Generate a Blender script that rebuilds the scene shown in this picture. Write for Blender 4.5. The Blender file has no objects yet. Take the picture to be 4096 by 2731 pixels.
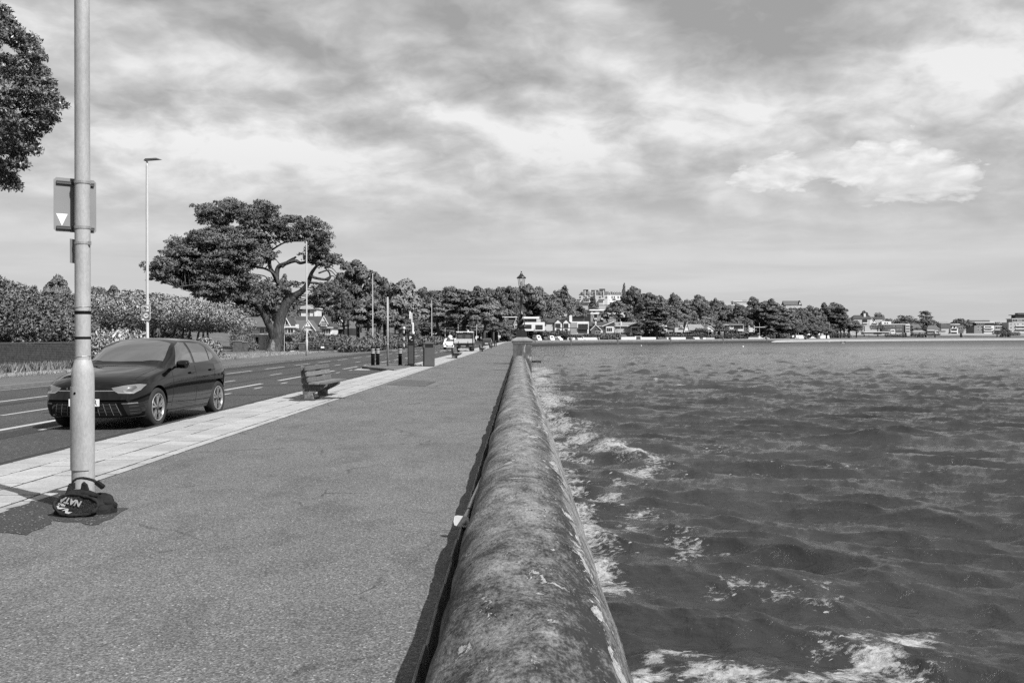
import bpy, bmesh, math, random
import numpy as np
from mathutils import Vector, Matrix, Euler
from mathutils.bvhtree import BVHTree

S = bpy.context.scene
COL = S.collection
R = math.radians
PI = math.pi
random.seed(7)
rng = np.random.default_rng(7)

# ------------------------------------------------------------------ camera
H = 1.42                      # eye height above the promenade
F = 3982.0                    # focal length in photo pixels (35 mm on 36 mm)
VX, VY = 2076.0, 1351.0       # where the promenade vanishes in the photo
ROLL = 0.0025
cam_d = bpy.data.cameras.new('camera')
cam_d.lens = 35.0; cam_d.sensor_width = 36.0
cam_d.clip_start = 0.05; cam_d.clip_end = 9000
cam_d.shift_x = -(VX - 2048) / 4096.0
cam_d.shift_y = -(1365.5 - VY) / 4096.0
cam = bpy.data.objects.new('camera', cam_d)
cam.location = (0, 0, H)
cam.rotation_euler = Euler((R(90), -0.0, 0), 'XYZ')
cam.rotation_euler = (Matrix.Rotation(R(90), 4, 'X') @ Matrix.Rotation(-ROLL, 4, 'Z')).to_euler()
COL.objects.link(cam); S.camera = cam

# ------------------------------------------------------------------ sun direction, world
SUN = Vector((0.72, -0.68, 0.98)).normalized()
w = bpy.data.worlds.new('World'); S.world = w; w.use_nodes = True
def build_world():
    nt = w.node_tree; nt.nodes.clear(); L = nt.links.new
    def N(t, **k):
        n = nt.nodes.new(t)
        for a, b in k.items(): setattr(n, a, b)
        return n
    def val(x, y, op, clamp=False):
        n = N('ShaderNodeMath', operation=op, use_clamp=clamp)
        for i, s in enumerate((x, y)):
            if s is None: continue
            if isinstance(s, (int, float)): n.inputs[i].default_value = s
            else: L(s, n.inputs[i])
        return n.outputs[0]
    sky = N('ShaderNodeTexSky', sky_type='NISHITA')
    sky.sun_disc = False
    sky.sun_elevation = math.asin(SUN.z)
    sky.sun_rotation = math.atan2(SUN.x, SUN.y)
    sky.air_density = 1.0; sky.dust_density = 1.5; sky.ozone_density = 1.0
    bw = N('ShaderNodeRGBToBW'); L(sky.outputs[0], bw.inputs[0])
    tc = N('ShaderNodeTexCoord')
    sx = N('ShaderNodeSeparateXYZ'); L(tc.outputs['Generated'], sx.inputs[0])
    zc = val(sx.outputs[2], 0.0, 'MAXIMUM')
    den = val(zc, 0.30, 'ADD')
    cx = N('ShaderNodeCombineXYZ')
    L(val(sx.outputs[0], den, 'DIVIDE'), cx.inputs[0]); L(val(sx.outputs[1], den, 'DIVIDE'), cx.inputs[1])
    def noise(scale, detail, rough, dist, off, vec=None):
        mp = N('ShaderNodeMapping'); mp.inputs['Location'].default_value = off
        L(vec or cx.outputs[0], mp.inputs[0])
        n = N('ShaderNodeTexNoise'); n.inputs['Scale'].default_value = scale
        n.inputs['Detail'].default_value = detail; n.inputs['Roughness'].default_value = rough
        n.inputs['Distortion'].default_value = dist
        L(mp.outputs[0], n.inputs['Vector']); return n.outputs[0]
    def ramp(x, pts, interp='EASE'):
        r = N('ShaderNodeValToRGB'); r.color_ramp.interpolation = interp
        e = r.color_ramp.elements
        while len(e) < len(pts): e.new(0.5)
        for q, (p, v) in zip(e, pts): q.position = p; q.color = (v, v, v, 1)
        L(x, r.inputs[0]); return r.outputs[0]
    # warp the plane a little so that the cloud edges billow
    wn = N('ShaderNodeTexNoise'); L(cx.outputs[0], wn.inputs['Vector']); wn.inputs['Scale'].default_value = 5.0; wn.inputs['Detail'].default_value = 3.0
    ws = N('ShaderNodeVectorMath', operation='SUBTRACT'); L(wn.outputs['Color'], ws.inputs[0]); ws.inputs[1].default_value = (0.5, 0.5, 0.5)
    wm = N('ShaderNodeVectorMath', operation='SCALE'); L(ws.outputs[0], wm.inputs[0]); wm.inputs['Scale'].default_value = 0.10
    wa = N('ShaderNodeVectorMath', operation='ADD'); L(cx.outputs[0], wa.inputs[0]); L(wm.outputs[0], wa.inputs[1]); wv = wa.outputs[0]
    big = noise(1.5, 2.5, 0.5, 0.4, (3.1, 1.7, 0.0))
    mid = noise(4.2, 8.0, 0.56, 0.1, (8.3, 2.2, 0), wv)
    lit = noise(4.2, 5.0, 0.56, 0.1, (8.3-0.035, 2.2+0.06, 0), wv)       # the same field a step towards the sun: relief
    dens = val(val(val(big, 0.62, 'MULTIPLY'), val(mid, 0.50, 'MULTIPLY'), 'ADD'), 0.055, 'SUBTRACT')
    relief = val(val(mid, lit, 'SUBTRACT'), 0.70, 'MULTIPLY')
    # banks of cloud at directions of the sky in view (photo px): centre, radius, amount
    def direction(px, py):
        v = Vector(((px - VX) / F, 1.0, (VY - py) / F)); return v.normalized()
    lump = val(val(mid, 1.7, 'MULTIPLY'), 0.15, 'ADD')
    banks = [(3980, 230, 0.06, 0.20), (650, 560, 0.13, 0.13), (1650, 330, 0.09, 0.10), (2250, 480, 0.09, 0.10), (2750, 560, 0.06, 0.05), (1200, 700, 0.08, 0.06),
             (1750, 60, 0.06, -0.10), (2900, 40, 0.10, -0.09), (1570, 520, 0.03, -0.06), (3250, 170, 0.06, -0.09), (250, 120, 0.08, -0.05), (900, -150, 0.12, -0.09), (2048, -150, 0.14, -0.10), (3100, -150, 0.12, -0.10)]
    for px, py, sg, amp in banks:
        d = direction(px, py)
        vm = N('ShaderNodeVectorMath', operation='SUBTRACT'); L(tc.outputs['Generated'], vm.inputs[0]); vm.inputs[1].default_value = d
        sc = N('ShaderNodeVectorMath', operation='MULTIPLY'); L(vm.outputs[0], sc.inputs[0]); sc.inputs[1].default_value = (1, 1, 2.2)
        ln = N('ShaderNodeVectorMath', operation='LENGTH'); L(sc.outputs[0], ln.inputs[0])
        q = val(val(ln.outputs['Value'], sg, 'DIVIDE'), 2.0, 'POWER')
        g = val(2.718, val(q, -1.0, 'MULTIPLY'), 'POWER')
        dens = val(dens, val(val(g, amp, 'MULTIPLY'), lump, 'MULTIPLY'), 'ADD')
    dens = val(dens, relief, 'ADD')
    cloud = ramp(dens, [(0.30, 0.24), (0.42, 0.305), (0.51, 0.365), (0.58, 0.42), (0.65, 0.485), (0.74, 0.56)], 'LINEAR')
    # the one crisp cumulus bank at the right
    gs = None
    for px, py, sg in [(3620, 690, 0.050), (3780, 720, 0.035), (3420, 670, 0.034), (3150, 690, 0.030), (3020, 715, 0.022), (3480, 610, 0.022)]:
        d = direction(px, py)
        vm = N('ShaderNodeVectorMath', operation='SUBTRACT'); L(tc.outputs['Generated'], vm.inputs[0]); vm.inputs[1].default_value = d
        sc = N('ShaderNodeVectorMath', operation='MULTIPLY'); L(vm.outputs[0], sc.inputs[0]); sc.inputs[1].default_value = (1, 1, 1.7)
        ln = N('ShaderNodeVectorMath', operation='LENGTH'); L(sc.outputs[0], ln.inputs[0])
        g = val(2.718, val(val(val(ln.outputs['Value'], sg, 'DIVIDE'), 2.0, 'POWER'), -1.0, 'MULTIPLY'), 'POWER')
        gs = g if gs is None else val(gs, g, 'MAXIMUM')
    puffn = noise(16.0, 6.0, 0.55, 0.2, (4.0, 1.0, 0), wv)
    cum = ramp(val(gs, val(val(puffn, 0.5, 'SUBTRACT'), 1.5, 'MULTIPLY'), 'ADD'), [(0.40, 0.0), (0.50, 0.55), (0.75, 1.0)], 'LINEAR')
    cumv = val(0.50, val(val(puffn, 0.4, 'SUBTRACT'), 0.55, 'MULTIPLY'), 'ADD')
    cmx = N('ShaderNodeMix', data_type='FLOAT'); L(cum, cmx.inputs[0]); L(cloud, cmx.inputs[2]); L(cumv, cmx.inputs[3]); cloud = cmx.outputs[0]
    # low bands near the horizon
    cz = N('ShaderNodeCombineXYZ')
    L(val(sx.outputs[0], 1.3, 'MULTIPLY'), cz.inputs[0]); L(val(sx.outputs[1], 1.3, 'MULTIPLY'), cz.inputs[1]); L(val(sx.outputs[2], 16.0, 'MULTIPLY'), cz.inputs[2])
    band = noise(1.5, 6.0, 0.55, 0.3, (2.0, 0.4, 0.7), cz.outputs[0])
    low = ramp(band, [(0.32, 0.315), (0.5, 0.37), (0.68, 0.42)])
    hz = ramp(sx.outputs[2], [(0.05, 0.0), (0.21, 1.0)])
    mx = N('ShaderNodeMix', data_type='FLOAT'); L(hz, mx.inputs[0]); L(low, mx.inputs[2]); L(cloud, mx.inputs[3])
    # clear sky seen through: nishita luminance varies the veil of cloud a little
    nb = ramp(val(bw.outputs[0], 0.06, 'MULTIPLY'), [(0.0, 0.80), (0.6, 1.08)], 'LINEAR')
    tot = val(val(mx.outputs[0], nb, 'MULTIPLY'), 10.0, 'MULTIPLY')
    below = ramp(val(sx.outputs[2], 0.5, 'ADD'), [(0.47, 0.25), (0.5, 1.0)], 'LINEAR')
    tot = val(tot, below, 'MULTIPLY')
    bg = N('ShaderNodeBackground'); L(tot, bg.inputs[0]); bg.inputs[1].default_value = 0.1
    out = N('ShaderNodeOutputWorld'); L(bg.outputs[0], out.inputs[0])
build_world()
w.cycles.sampling_method = 'MANUAL'; w.cycles.sample_map_resolution = 256
sun_d = bpy.data.lights.new('sun', 'SUN'); sun_d.energy = 5.0; sun_d.angle = R(0.6); sun_d.color = (1, 1, 1)
sun = bpy.data.objects.new('sun', sun_d); sun.rotation_euler = SUN.to_track_quat('Z', 'Y').to_euler(); COL.objects.link(sun)

S.render.engine = 'CYCLES'
cy = S.cycles
cy.max_bounces = 4; cy.diffuse_bounces = 2; cy.glossy_bounces = 2; cy.transmission_bounces = 2; cy.transparent_max_bounces = 4
cy.caustics_reflective = False; cy.caustics_refractive = False; cy.use_denoising = False; cy.use_adaptive_sampling = True; cy.adaptive_threshold = 0.02; cy.sample_clamp_direct = 1.3; cy.sample_clamp_indirect = 2.0
S.render.threads_mode = 'AUTO'
vs = S.view_settings
S.display_settings.display_device = 'sRGB'
vs.view_transform = 'Standard'; vs.look = 'None'; vs.exposure = 0.8; vs.gamma = 1.0; vs.use_curve_mapping = False

# ------------------------------------------------------------------ photo pixel -> place
def _unroll(px, py):
    dx, dy = px - VX, py - VY
    c, s = math.cos(ROLL), math.sin(ROLL)
    return dx * c - dy * s, dx * s + dy * c
def at(px, py, D):
    dx, dy = _unroll(px, py)
    return Vector((dx / F * D, D, H - dy / F * D))
def ground(px, py, z=0.0):
    dx, dy = _unroll(px, py)
    D = F * (H - z) / dy
    return Vector((dx / F * D, D, z))

# ------------------------------------------------------------------ helpers: tags, meshes, materials
def tag(o, label=None, cat=None, group=None, kind=None):
    if label: o['label'] = label
    if cat: o['category'] = cat
    if group: o['group'] = group
    if kind: o['kind'] = kind
    return o
def empty(name, loc=(0, 0, 0), rz=0.0, label=None, cat=None, group=None):
    o = bpy.data.objects.new(name, None); o.empty_display_size = 0.2
    o.location = loc; o.rotation_euler = (0, 0, rz); COL.objects.link(o)
    return tag(o, label, cat, group)
def link(name, me, parent=None):
    o = bpy.data.objects.new(name, me); COL.objects.link(o)
    if parent is not None: o.parent = parent
    return o
def copy_tree(o, parent=None):
    c = o.copy(); COL.objects.link(c); c.parent = parent
    for ch in list(o.children): copy_tree(ch, c)
    return c
class MB:
    def __init__(s): s.v = []; s.f = []
    def add(s, vs, fs):
        b = len(s.v); s.v += [tuple(p) for p in vs]; s.f += [tuple(b + i for i in f) for f in fs]; return s
    def box(s, x0, x1, y0, y1, z0, z1):
        return s.add([(x0,y0,z0),(x1,y0,z0),(x1,y1,z0),(x0,y1,z0),(x0,y0,z1),(x1,y0,z1),(x1,y1,z1),(x0,y1,z1)],
                     [(0,3,2,1),(4,5,6,7),(0,1,5,4),(1,2,6,5),(2,3,7,6),(3,0,4,7)])
    def cbox(s, x0, x1, y0, y1, z0, z1, c=0.01):
        # box with a chamfered top and upright edges
        vs = []
        for z, i in ((z0, 0), (z1 - c, 0), (z1, c)):
            for x, y in ((x0+i,y0+i),(x1-i,y0+i),(x1-i,y1-i),(x0+i,y1-i)): vs.append((x, y, z))
        fs = [(3,2,1,0), (8,9,10,11)]
        for k in (0, 4):
            for j in range(4): fs.append((k+j, k+(j+1)%4, k+4+(j+1)%4, k+4+j))
        return s.add(vs, fs)
    def obox(s, mtx, hx, hy, hz):
        vs = [mtx @ Vector((sx*hx, sy*hy, sz*hz)) for sz in (-1,1) for sx,sy in ((-1,-1),(1,-1),(1,1),(-1,1))]
        return s.add(vs, [(0,3,2,1),(4,5,6,7),(0,1,5,4),(1,2,6,5),(2,3,7,6),(3,0,4,7)])
    def prism(s, pts, a, b, axis='y'):
        # polygon pts (u,v) extruded along axis from a to b
        n = len(pts)
        def P(u, v, t): return {'y': (u, t, v), 'x': (t, u, v), 'z': (u, v, t)}[axis]
        vs = [P(u, v, a) for u, v in pts] + [P(u, v, b) for u, v in pts]
        fs = [tuple(range(n)), tuple(reversed(range(n, 2*n)))] + [(i, n+i, n+(i+1)%n, (i+1)%n) for i in range(n)]
        return s.add(vs, fs)
    def tube(s, pts, rad, n=8, cap=True):
        pts = [Vector(p) for p in pts]
        if isinstance(rad, (int, float)): rad = [rad] * len(pts)
        b = len(s.v); up = None
        for i, p in enumerate(pts):
            t = (pts[min(i+1, len(pts)-1)] - pts[max(i-1, 0)]).normalized()
            if up is None: up = Vector((1,0,0)) if abs(t.x) < 0.9 else Vector((0,1,0))
            u = (up - t * up.dot(t)).normalized(); up = u; w_ = t.cross(u)
            for k in range(n):
                a = 2*PI*k/n; s.v.append(tuple(p + (u*math.cos(a) + w_*math.sin(a)) * rad[i]))
        for i in range(len(pts)-1):
            for k in range(n):
                s.f.append((b+i*n+k, b+i*n+(k+1)%n, b+(i+1)*n+(k+1)%n, b+(i+1)*n+k))
        if cap:
            s.f.append(tuple(b+k for k in reversed(range(n)))); s.f.append(tuple(b+(len(pts)-1)*n+k for k in range(n)))
        return s
    def lathe(s, prof, n=16, c=(0,0,0), sq=False):
        b = len(s.v)
        off = PI/4 if sq else 0
        for r, z in prof:
            for k in range(n):
                a = 2*PI*k/n + off; s.v.append((c[0]+r*math.cos(a), c[1]+r*math.sin(a), c[2]+z))
        for i in range(len(prof)-1):
            for k in range(n):
                s.f.append((b+i*n+k, b+i*n+(k+1)%n, b+(i+1)*n+(k+1)%n, b+(i+1)*n+k))
        s.f.append(tuple(b+k for k in reversed(range(n)))); s.f.append(tuple(b+(len(prof)-1)*n+k for k in range(n)))
        return s
    def mesh(s, name, mat=None, smooth=False):
        me = bpy.data.meshes.new(name); me.from_pydata(s.v, [], s.f)
        if mat: me.materials.append(mat)
        if smooth: me.polygons.foreach_set('use_smooth', [True]*len(me.polygons))
        me.update(); return me
    def build(s, name, mat=None, parent=None, smooth=False, bevel=0.0):
        me = s.mesh(name, mat, smooth)
        if bevel:
            bm = bmesh.new(); bm.from_mesh(me)
            bmesh.ops.bevel(bm, geom=list(bm.edges), offset=bevel, segments=2, affect='EDGES', profile=0.5, clamp_overlap=True)
            bm.to_mesh(me); bm.free()
        return link(name, me, parent)
def smooth_by_angle(me, ang=0.6):
    me.polygons.foreach_set('use_smooth', [True]*len(me.polygons))
    me.set_sharp_from_angle(angle=ang)
def np_mesh(name, V, Fq, mat=None, smooth=False):
    me = bpy.data.meshes.new(name)
    V = np.asarray(V, dtype=np.float32); Fq = np.asarray(Fq, dtype=np.int32)
    k = Fq.shape[1]
    me.vertices.add(len(V)); me.vertices.foreach_set('co', V.ravel())
    me.loops.add(Fq.size); me.loops.foreach_set('vertex_index', Fq.ravel())
    me.polygons.add(len(Fq)); me.polygons.foreach_set('loop_start', np.arange(0, Fq.size, k, dtype=np.int32))
    me.polygons.foreach_set('loop_total', np.full(len(Fq), k, dtype=np.int32))
    if smooth: me.polygons.foreach_set('use_smooth', np.ones(len(Fq), dtype=bool))
    if mat: me.materials.append(mat)
    me.update(calc_edges=True); return me

MATS = {}
ALB = 0.74
class NT:
    def __init__(s, name):
        s.m = bpy.data.materials.new(name); s.m.use_nodes = True; s.nt = s.m.node_tree; s.nt.nodes.clear()
        s.out = s.n('ShaderNodeOutputMaterial'); s.p = s.n('ShaderNodeBsdfPrincipled'); s.l(s.p.outputs[0], s.out.inputs[0])
        MATS[name] = s.m
    def n(s, t, **k):
        n = s.nt.nodes.new(t)
        for a, b in k.items(): setattr(n, a, b)
        return n
    def l(s, a, b): s.nt.links.new(a, b)
    def put(s, sock, x):
        if isinstance(x, (int, float)):
            if sock.type == 'RGBA': sock.default_value = (x, x, x, 1)
            elif sock.type == 'VECTOR': sock.default_value = (x, x, x)
            else: sock.default_value = x
        elif isinstance(x, tuple): sock.default_value = x
        else: s.l(x, sock)
    def math(s, op, a, b=None, c=None, clamp=False):
        n = s.n('ShaderNodeMath', operation=op, use_clamp=clamp)
        for i, q in enumerate((a, b, c)):
            if q is not None: s.put(n.inputs[i], q)
        return n.outputs[0]
    def coord(s, which='Object', scale=(1,1,1), off=(0,0,0)):
        t = s.n('ShaderNodeTexCoord'); mp = s.n('ShaderNodeMapping'); mp.inputs['Scale'].default_value = scale; mp.inputs['Location'].default_value = off
        s.l(t.outputs[which], mp.inputs[0]); return mp.outputs[0]
    def geo(s, scale=(1,1,1)):
        t = s.n('ShaderNodeNewGeometry'); mp = s.n('ShaderNodeMapping'); mp.inputs['Scale'].default_value = scale
        s.l(t.outputs['Position'], mp.inputs[0]); return mp.outputs[0]
    def noise(s, vec, scale, detail=5, rough=0.55, dist=0.0, out=0):
        n = s.n('ShaderNodeTexNoise'); s.l(vec, n.inputs['Vector'])
        n.inputs['Scale'].default_value = scale; n.inputs['Detail'].default_value = detail; n.inputs['Roughness'].default_value = rough; n.inputs['Distortion'].default_value = dist
        return n.outputs[out]
    def voro(s, vec, scale, feature='F1', out='Distance'):
        n = s.n('ShaderNodeTexVoronoi', feature=feature); s.l(vec, n.inputs['Vector']); n.inputs['Scale'].default_value = scale
        return n.outputs[out]
    def ramp(s, x, pts, interp='LINEAR'):
        r = s.n('ShaderNodeValToRGB'); r.color_ramp.interpolation = interp; e = r.color_ramp.elements
        while len(e) < len(pts): e.new(0.5)
        for q, (p, v) in zip(e, pts): q.position = p; q.color = (v, v, v, 1)
        s.l(x, r.inputs[0]); return r.outputs[0]
    def mix(s, f, a, b):
        n = s.n('ShaderNodeMix', data_type='FLOAT'); s.put(n.inputs[0], f); s.put(n.inputs[2], a); s.put(n.inputs[3], b); return n.outputs[0]
    def bump(s, h, strength=0.3, dist=0.02):
        n = s.n('ShaderNodeBump'); n.inputs['Strength'].default_value = strength; n.inputs['Distance'].default_value = dist
        s.l(h, n.inputs['Height']); s.l(n.outputs[0], s.p.inputs['Normal']); return n
    def base(s, x): s.put(s.p.inputs['Base Color'], x)
    def set(s, **k):
        for a, b in k.items(): s.put(s.p.inputs[a.replace('_', ' ')], b)
        return s
def M(name, v, rough=0.75, var=0.25, scale=3.0, bump=0.0, bscale=30.0, metal=0.0, spec=0.4, which='Object', stretch=(1,1,1), fine=0.0):
    if name in MATS: return MATS[name]
    v *= ALB
    t = NT(name); c = t.coord(which, stretch)
    x = t.noise(c, scale, 6, 0.6)
    col = t.ramp(x, [(0.28, v*(1-var)), (0.72, min(0.95, v*(1+var)))])
    if fine:
        y = t.noise(c, scale*14, 3, 0.6); col = t.math('MULTIPLY', col, t.ramp(y, [(0.3, 1-fine), (0.7, 1+fine)]))
    t.base(col); t.set(Roughness=rough, Metallic=metal); t.p.inputs['Specular IOR Level'].default_value = spec
    if bump: t.bump(t.noise(c, bscale, 4, 0.6), bump, 0.01)
    return t.m
def rnd_mat(name, v, var, rough=0.8, scale=6.0, nvar=0.2, spec=0.3, fine=0.0, bump=0.0):
    # grey that differs from object to object (slabs, bricks, boards)
    v *= ALB; t = NT(name); oi = t.n('ShaderNodeObjectInfo'); c = t.geo()
    a = t.math('MULTIPLY_ADD', oi.outputs['Random'], 2*var*v, v*(1-var))
    col = t.math('MULTIPLY', a, t.ramp(t.noise(c, scale, 6, 0.62), [(0.25, 1-nvar), (0.75, 1+nvar)]))
    if fine: col = t.math('MULTIPLY', col, t.ramp(t.noise(c, scale*18, 3, 0.6), [(0.3, 1-fine), (0.7, 1+fine)]))
    t.base(col); t.set(Roughness=rough); t.p.inputs['Specular IOR Level'].default_value = spec
    if bump: t.bump(t.noise(c, 60, 4, 0.6), bump, 0.01)
    return t.m
def text_mesh(name, body, size, mat, parent, mtx, depth=0.0, align='CENTER', sx=1.0, bold=0.0):
    cu = bpy.data.curves.new(name, 'FONT'); cu.body = body; cu.size = size; cu.align_x = align; cu.align_y = 'CENTER'; cu.extrude = depth; cu.resolution_u = 3; cu.offset = bold
    o = bpy.data.objects.new(name, cu); COL.objects.link(o)
    dg = bpy.context.evaluated_depsgraph_get()
    me = bpy.data.meshes.new_from_object(o.evaluated_get(dg)); bpy.data.objects.remove(o)
    me.transform(mtx @ Matrix.Diagonal((sx, 1, 1, 1))); me.materials.clear(); me.materials.append(mat); me.name = name
    return link(name, me, parent)
# ------------------------------------------------------------------ shoreline, land
WZ = -1.9                       # mean water level
_shore = [(0.4,-60),(0.4,0),(0.4,60),(0.4,140),(0.4,220),(0.45,290),(1.6,345),(6.2,392),(22.6,436),(47,476),(79,520),(118,576),(159,640),(206,715),(286,800),(376,872),(482,950),(640,1060),(900,1230),(1300,1480)]
def _catmull(P, n=12):
    P = [np.array(p, float) for p in P]; out = []
    for i in range(len(P)-1):
        p0, p1, p2, p3 = P[max(i-1,0)], P[i], P[i+1], P[min(i+2,len(P)-1)]
        for k in range(n):
            t = k/n; out.append(0.5*((2*p1)+(-p0+p2)*t+(2*p0-5*p1+4*p2-p3)*t*t+(-p0+3*p1-3*p2+p3)*t**3))
    out.append(P[-1]); return np.array(out)
SH = _catmull(_shore, 12)
_tan = np.gradient(SH, axis=0); _tan /= np.linalg.norm(_tan, axis=1)[:, None]
NRM = np.stack([-_tan[:,1], _tan[:,0]], 1)          # points inland
def smooth(x, a, b):
    t = np.clip((x-a)/(b-a), 0, 1); return t*t*(3-2*t)
_hy = [-60, 60, 130, 250, 340, 400, 480, 540, 600, 680, 760, 830, 950, 1500]
_hz = [4.5, 5, 7, 12, 15, 17, 18, 17, 14, 12.5, 9, 5, 3.5, 3]
def hill(sy, d):
    hm = np.interp(sy, _hy, _hz)
    return hm * (0.22*smooth(d, 21, 60) + 0.78*smooth(d, 55, 190)) + 0.06*hm*np.sin(d*0.05+sy*0.03)*smooth(d, 60, 120)
def terrain(x, y):
    q = (SH[:,0]-x)**2 + (SH[:,1]-y)**2; i = int(q.argmin())
    d = (x-SH[i,0])*NRM[i,0] + (y-SH[i,1])*NRM[i,1]
    return float(hill(SH[i,1], max(d, 0.0)))
def offset_pt(i, d): return SH[i] + NRM[i]*d
def strip(name, d0, d1, z0, z1, mat, i0=0, i1=None, parent=None, kind='structure', nd=1):
    i1 = len(SH) if i1 is None else i1
    V = []; Fq = []
    for i in range(i0, i1):
        for k in range(nd+1):
            t = k/nd; p = offset_pt(i, d0+(d1-d0)*t); V.append((p[0], p[1], z0+(z1-z0)*t))
    m = nd+1
    for i in range(i1-i0-1):
        for k in range(nd): Fq.append((i*m+k, (i+1)*m+k, (i+1)*m+k+1, i*m+k+1))
    Fq = [tuple(reversed(f)) for f in Fq]
    o = link(name, np_mesh(name, V, Fq, mat), parent)
    if parent is None: tag(o, kind=kind)
    return o

# --- ground materials
def mat_ground():
    t = NT('grass_ground'); c = t.geo()
    col = t.ramp(t.noise(c, 0.35, 8, 0.65), [(0.3, 0.055), (0.5, 0.095), (0.72, 0.15)])
    col = t.math('MULTIPLY', col, t.ramp(t.noise(c, 9, 5, 0.7), [(0.3, 0.6), (0.7, 1.35)]))
    t.base(col); t.set(Roughness=0.95); t.p.inputs['Specular IOR Level'].default_value = 0.1
    t.bump(t.noise(c, 14, 6, 0.7), 0.8, 0.06)
def mat_tarmac(name, v, agg, speck, glint, cracks=False):
    v *= ALB; t = NT(name); c = t.geo()
    vo = t.voro(c, agg, 'F1', 'Color'); sp = t.n('ShaderNodeSeparateColor'); t.l(vo, sp.inputs[0])
    cell = t.ramp(sp.outputs[0], [(0.0, 1-speck), (0.55, 1.0), (0.95, 1+speck), (1.0, 1+speck*1.6)])
    n = t.ramp(t.noise(c, agg*0.55, 5, 0.7), [(0.25, 1-speck*0.75), (0.75, 1+speck*0.75)])
    big = t.ramp(t.noise(c, 0.45, 6, 0.6), [(0.25, 0.84), (0.75, 1.14)])
    st = t.ramp(t.noise(t.geo((1.0, 0.25, 1)), 1.4, 5, 0.65), [(0.3, 0.92), (0.7, 1.07)])
    gl = t.math('MULTIPLY', t.math('GREATER_THAN', sp.outputs[1], 0.985), glint)
    col = t.math('MULTIPLY', t.math('MULTIPLY', t.math('MULTIPLY', cell, n), t.math('MULTIPLY', big, st)), v)
    if cracks:
        wob = t.n('ShaderNodeVectorMath', operation='ADD'); wv = t.n('ShaderNodeVectorMath', operation='SCALE'); wv.inputs['Scale'].default_value = 0.55
        t.l(t.noise(c, 1.3, 5, 0.65, 0, 1), wv.inputs[0]); t.l(c, wob.inputs[0]); t.l(wv.outputs[0], wob.inputs[1])
        ed = t.voro(wob.outputs[0], 0.62, 'DISTANCE_TO_EDGE'); msk = t.ramp(t.noise(c, 0.9, 3, 0.6), [(0.50, 0.0), (0.62, 1.0)])
        ck = t.math('MULTIPLY', t.ramp(ed, [(0.004, 1.0), (0.012, 0.0)]), msk)
        col = t.math('MULTIPLY', col, t.math('MULTIPLY_ADD', ck, -0.55, 1.0))
        stn = t.ramp(t.noise(t.geo((1.0, 0.5, 1)), 2.2, 6, 0.7, 0.6), [(0.34, 0.78), (0.48, 1.0), (0.70, 1.10)])
        col = t.math('MULTIPLY', col, stn)
    t.base(t.math('ADD', col, gl)); t.set(Roughness=0.85); t.p.inputs['Specular IOR Level'].default_value = 0.3
    t.bump(t.math('ADD', t.voro(c, agg, 'F1'), t.noise(c, agg*0.8, 3, 0.6)), 0.55, 0.006)
    return t.m
mat_ground()
TAR = mat_tarmac('promenade_tarmac', 0.128, 110, 0.55, 0.16, True)
ROAD = mat_tarmac('road_asphalt', 0.055, 60, 0.45, 0.12)
PATCH = mat_tarmac('repair_asphalt', 0.042, 95, 0.5, 0.2)
PATCH2 = mat_tarmac('repair_asphalt_old', 0.085, 95, 0.45, 0.2)
FOOT = mat_tarmac('footpath_tarmac', 0.12, 70, 0.4, 0.1)
SLAB = rnd_mat('slab_concrete', 0.34, 0.12, 0.85, 1.6, 0.2, fine=0.18, bump=0.3)
SLABJ = M('slab_joint_sand', 0.02, 0.95, 0.4, 9)
KERB = rnd_mat('kerb_concrete', 0.15, 0.15, 0.85, 4.0, 0.25, fine=0.15)
PAINT = M('road_paint', 0.44, 0.7, 0.18, 5.0, which='Object', fine=0.25)
SAND = M('beach_sand', 0.30, 0.95, 0.15, 0.3, fine=0.15)

def land():
    ds = [0.4, 19.3, 19.6, 24, 30, 40, 55, 75, 100, 130, 165, 210, 280, 400, 600, 900, 1400]
    V = []; Fq = []; m = len(ds)
    for i in range(len(SH)):
        for d in ds:
            p = offset_pt(i, d); z = float(hill(SH[i,1], max(d, 0.0))) if d > 19.5 else -0.30
            if d > 19.5: z += -0.02 + 0.05*math.sin(p[0]*1.3)*math.sin(p[1]*0.9)
            if d == 0.4: z = -0.5
            V.append((p[0], p[1], z))
    for i in range(len(SH)-1):
        for k in range(m-1): Fq.append((i*m+k, i*m+k+1, (i+1)*m+k+1, (i+1)*m+k))
    o = link('ground', np_mesh('ground', V, Fq, MATS['grass_ground'], True)); tag(o, kind='structure')
    # land behind the far end, so that it reaches the horizon
    o = link('far_ground', np_mesh('far_ground', [(-9000,-300,-0.6),(-1000,-300,-0.6),(-1000,9000,-0.6),(-9000,9000,-0.6)], [(0,1,2,3)], MATS['grass_ground'])); tag(o, kind='structure')
land()
dX = lambda X: 0.4 - X
KX = -5.87; SX = -4.22; LX = -15.35
walk = strip('promenade', dX(-0.30), dX(SX+0.01), 0, 0, TAR, nd=2)
slabbed = strip('slab_bed', dX(SX+0.01), dX(KX-0.13), -0.002, -0.002, SLABJ)
road = strip('road', dX(KX-0.12), dX(LX), -0.07, -0.07, ROAD, nd=2)
strip('far_footpath', dX(LX-0.13), dX(-18.9), 0.012, 0.0, FOOT)
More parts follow.
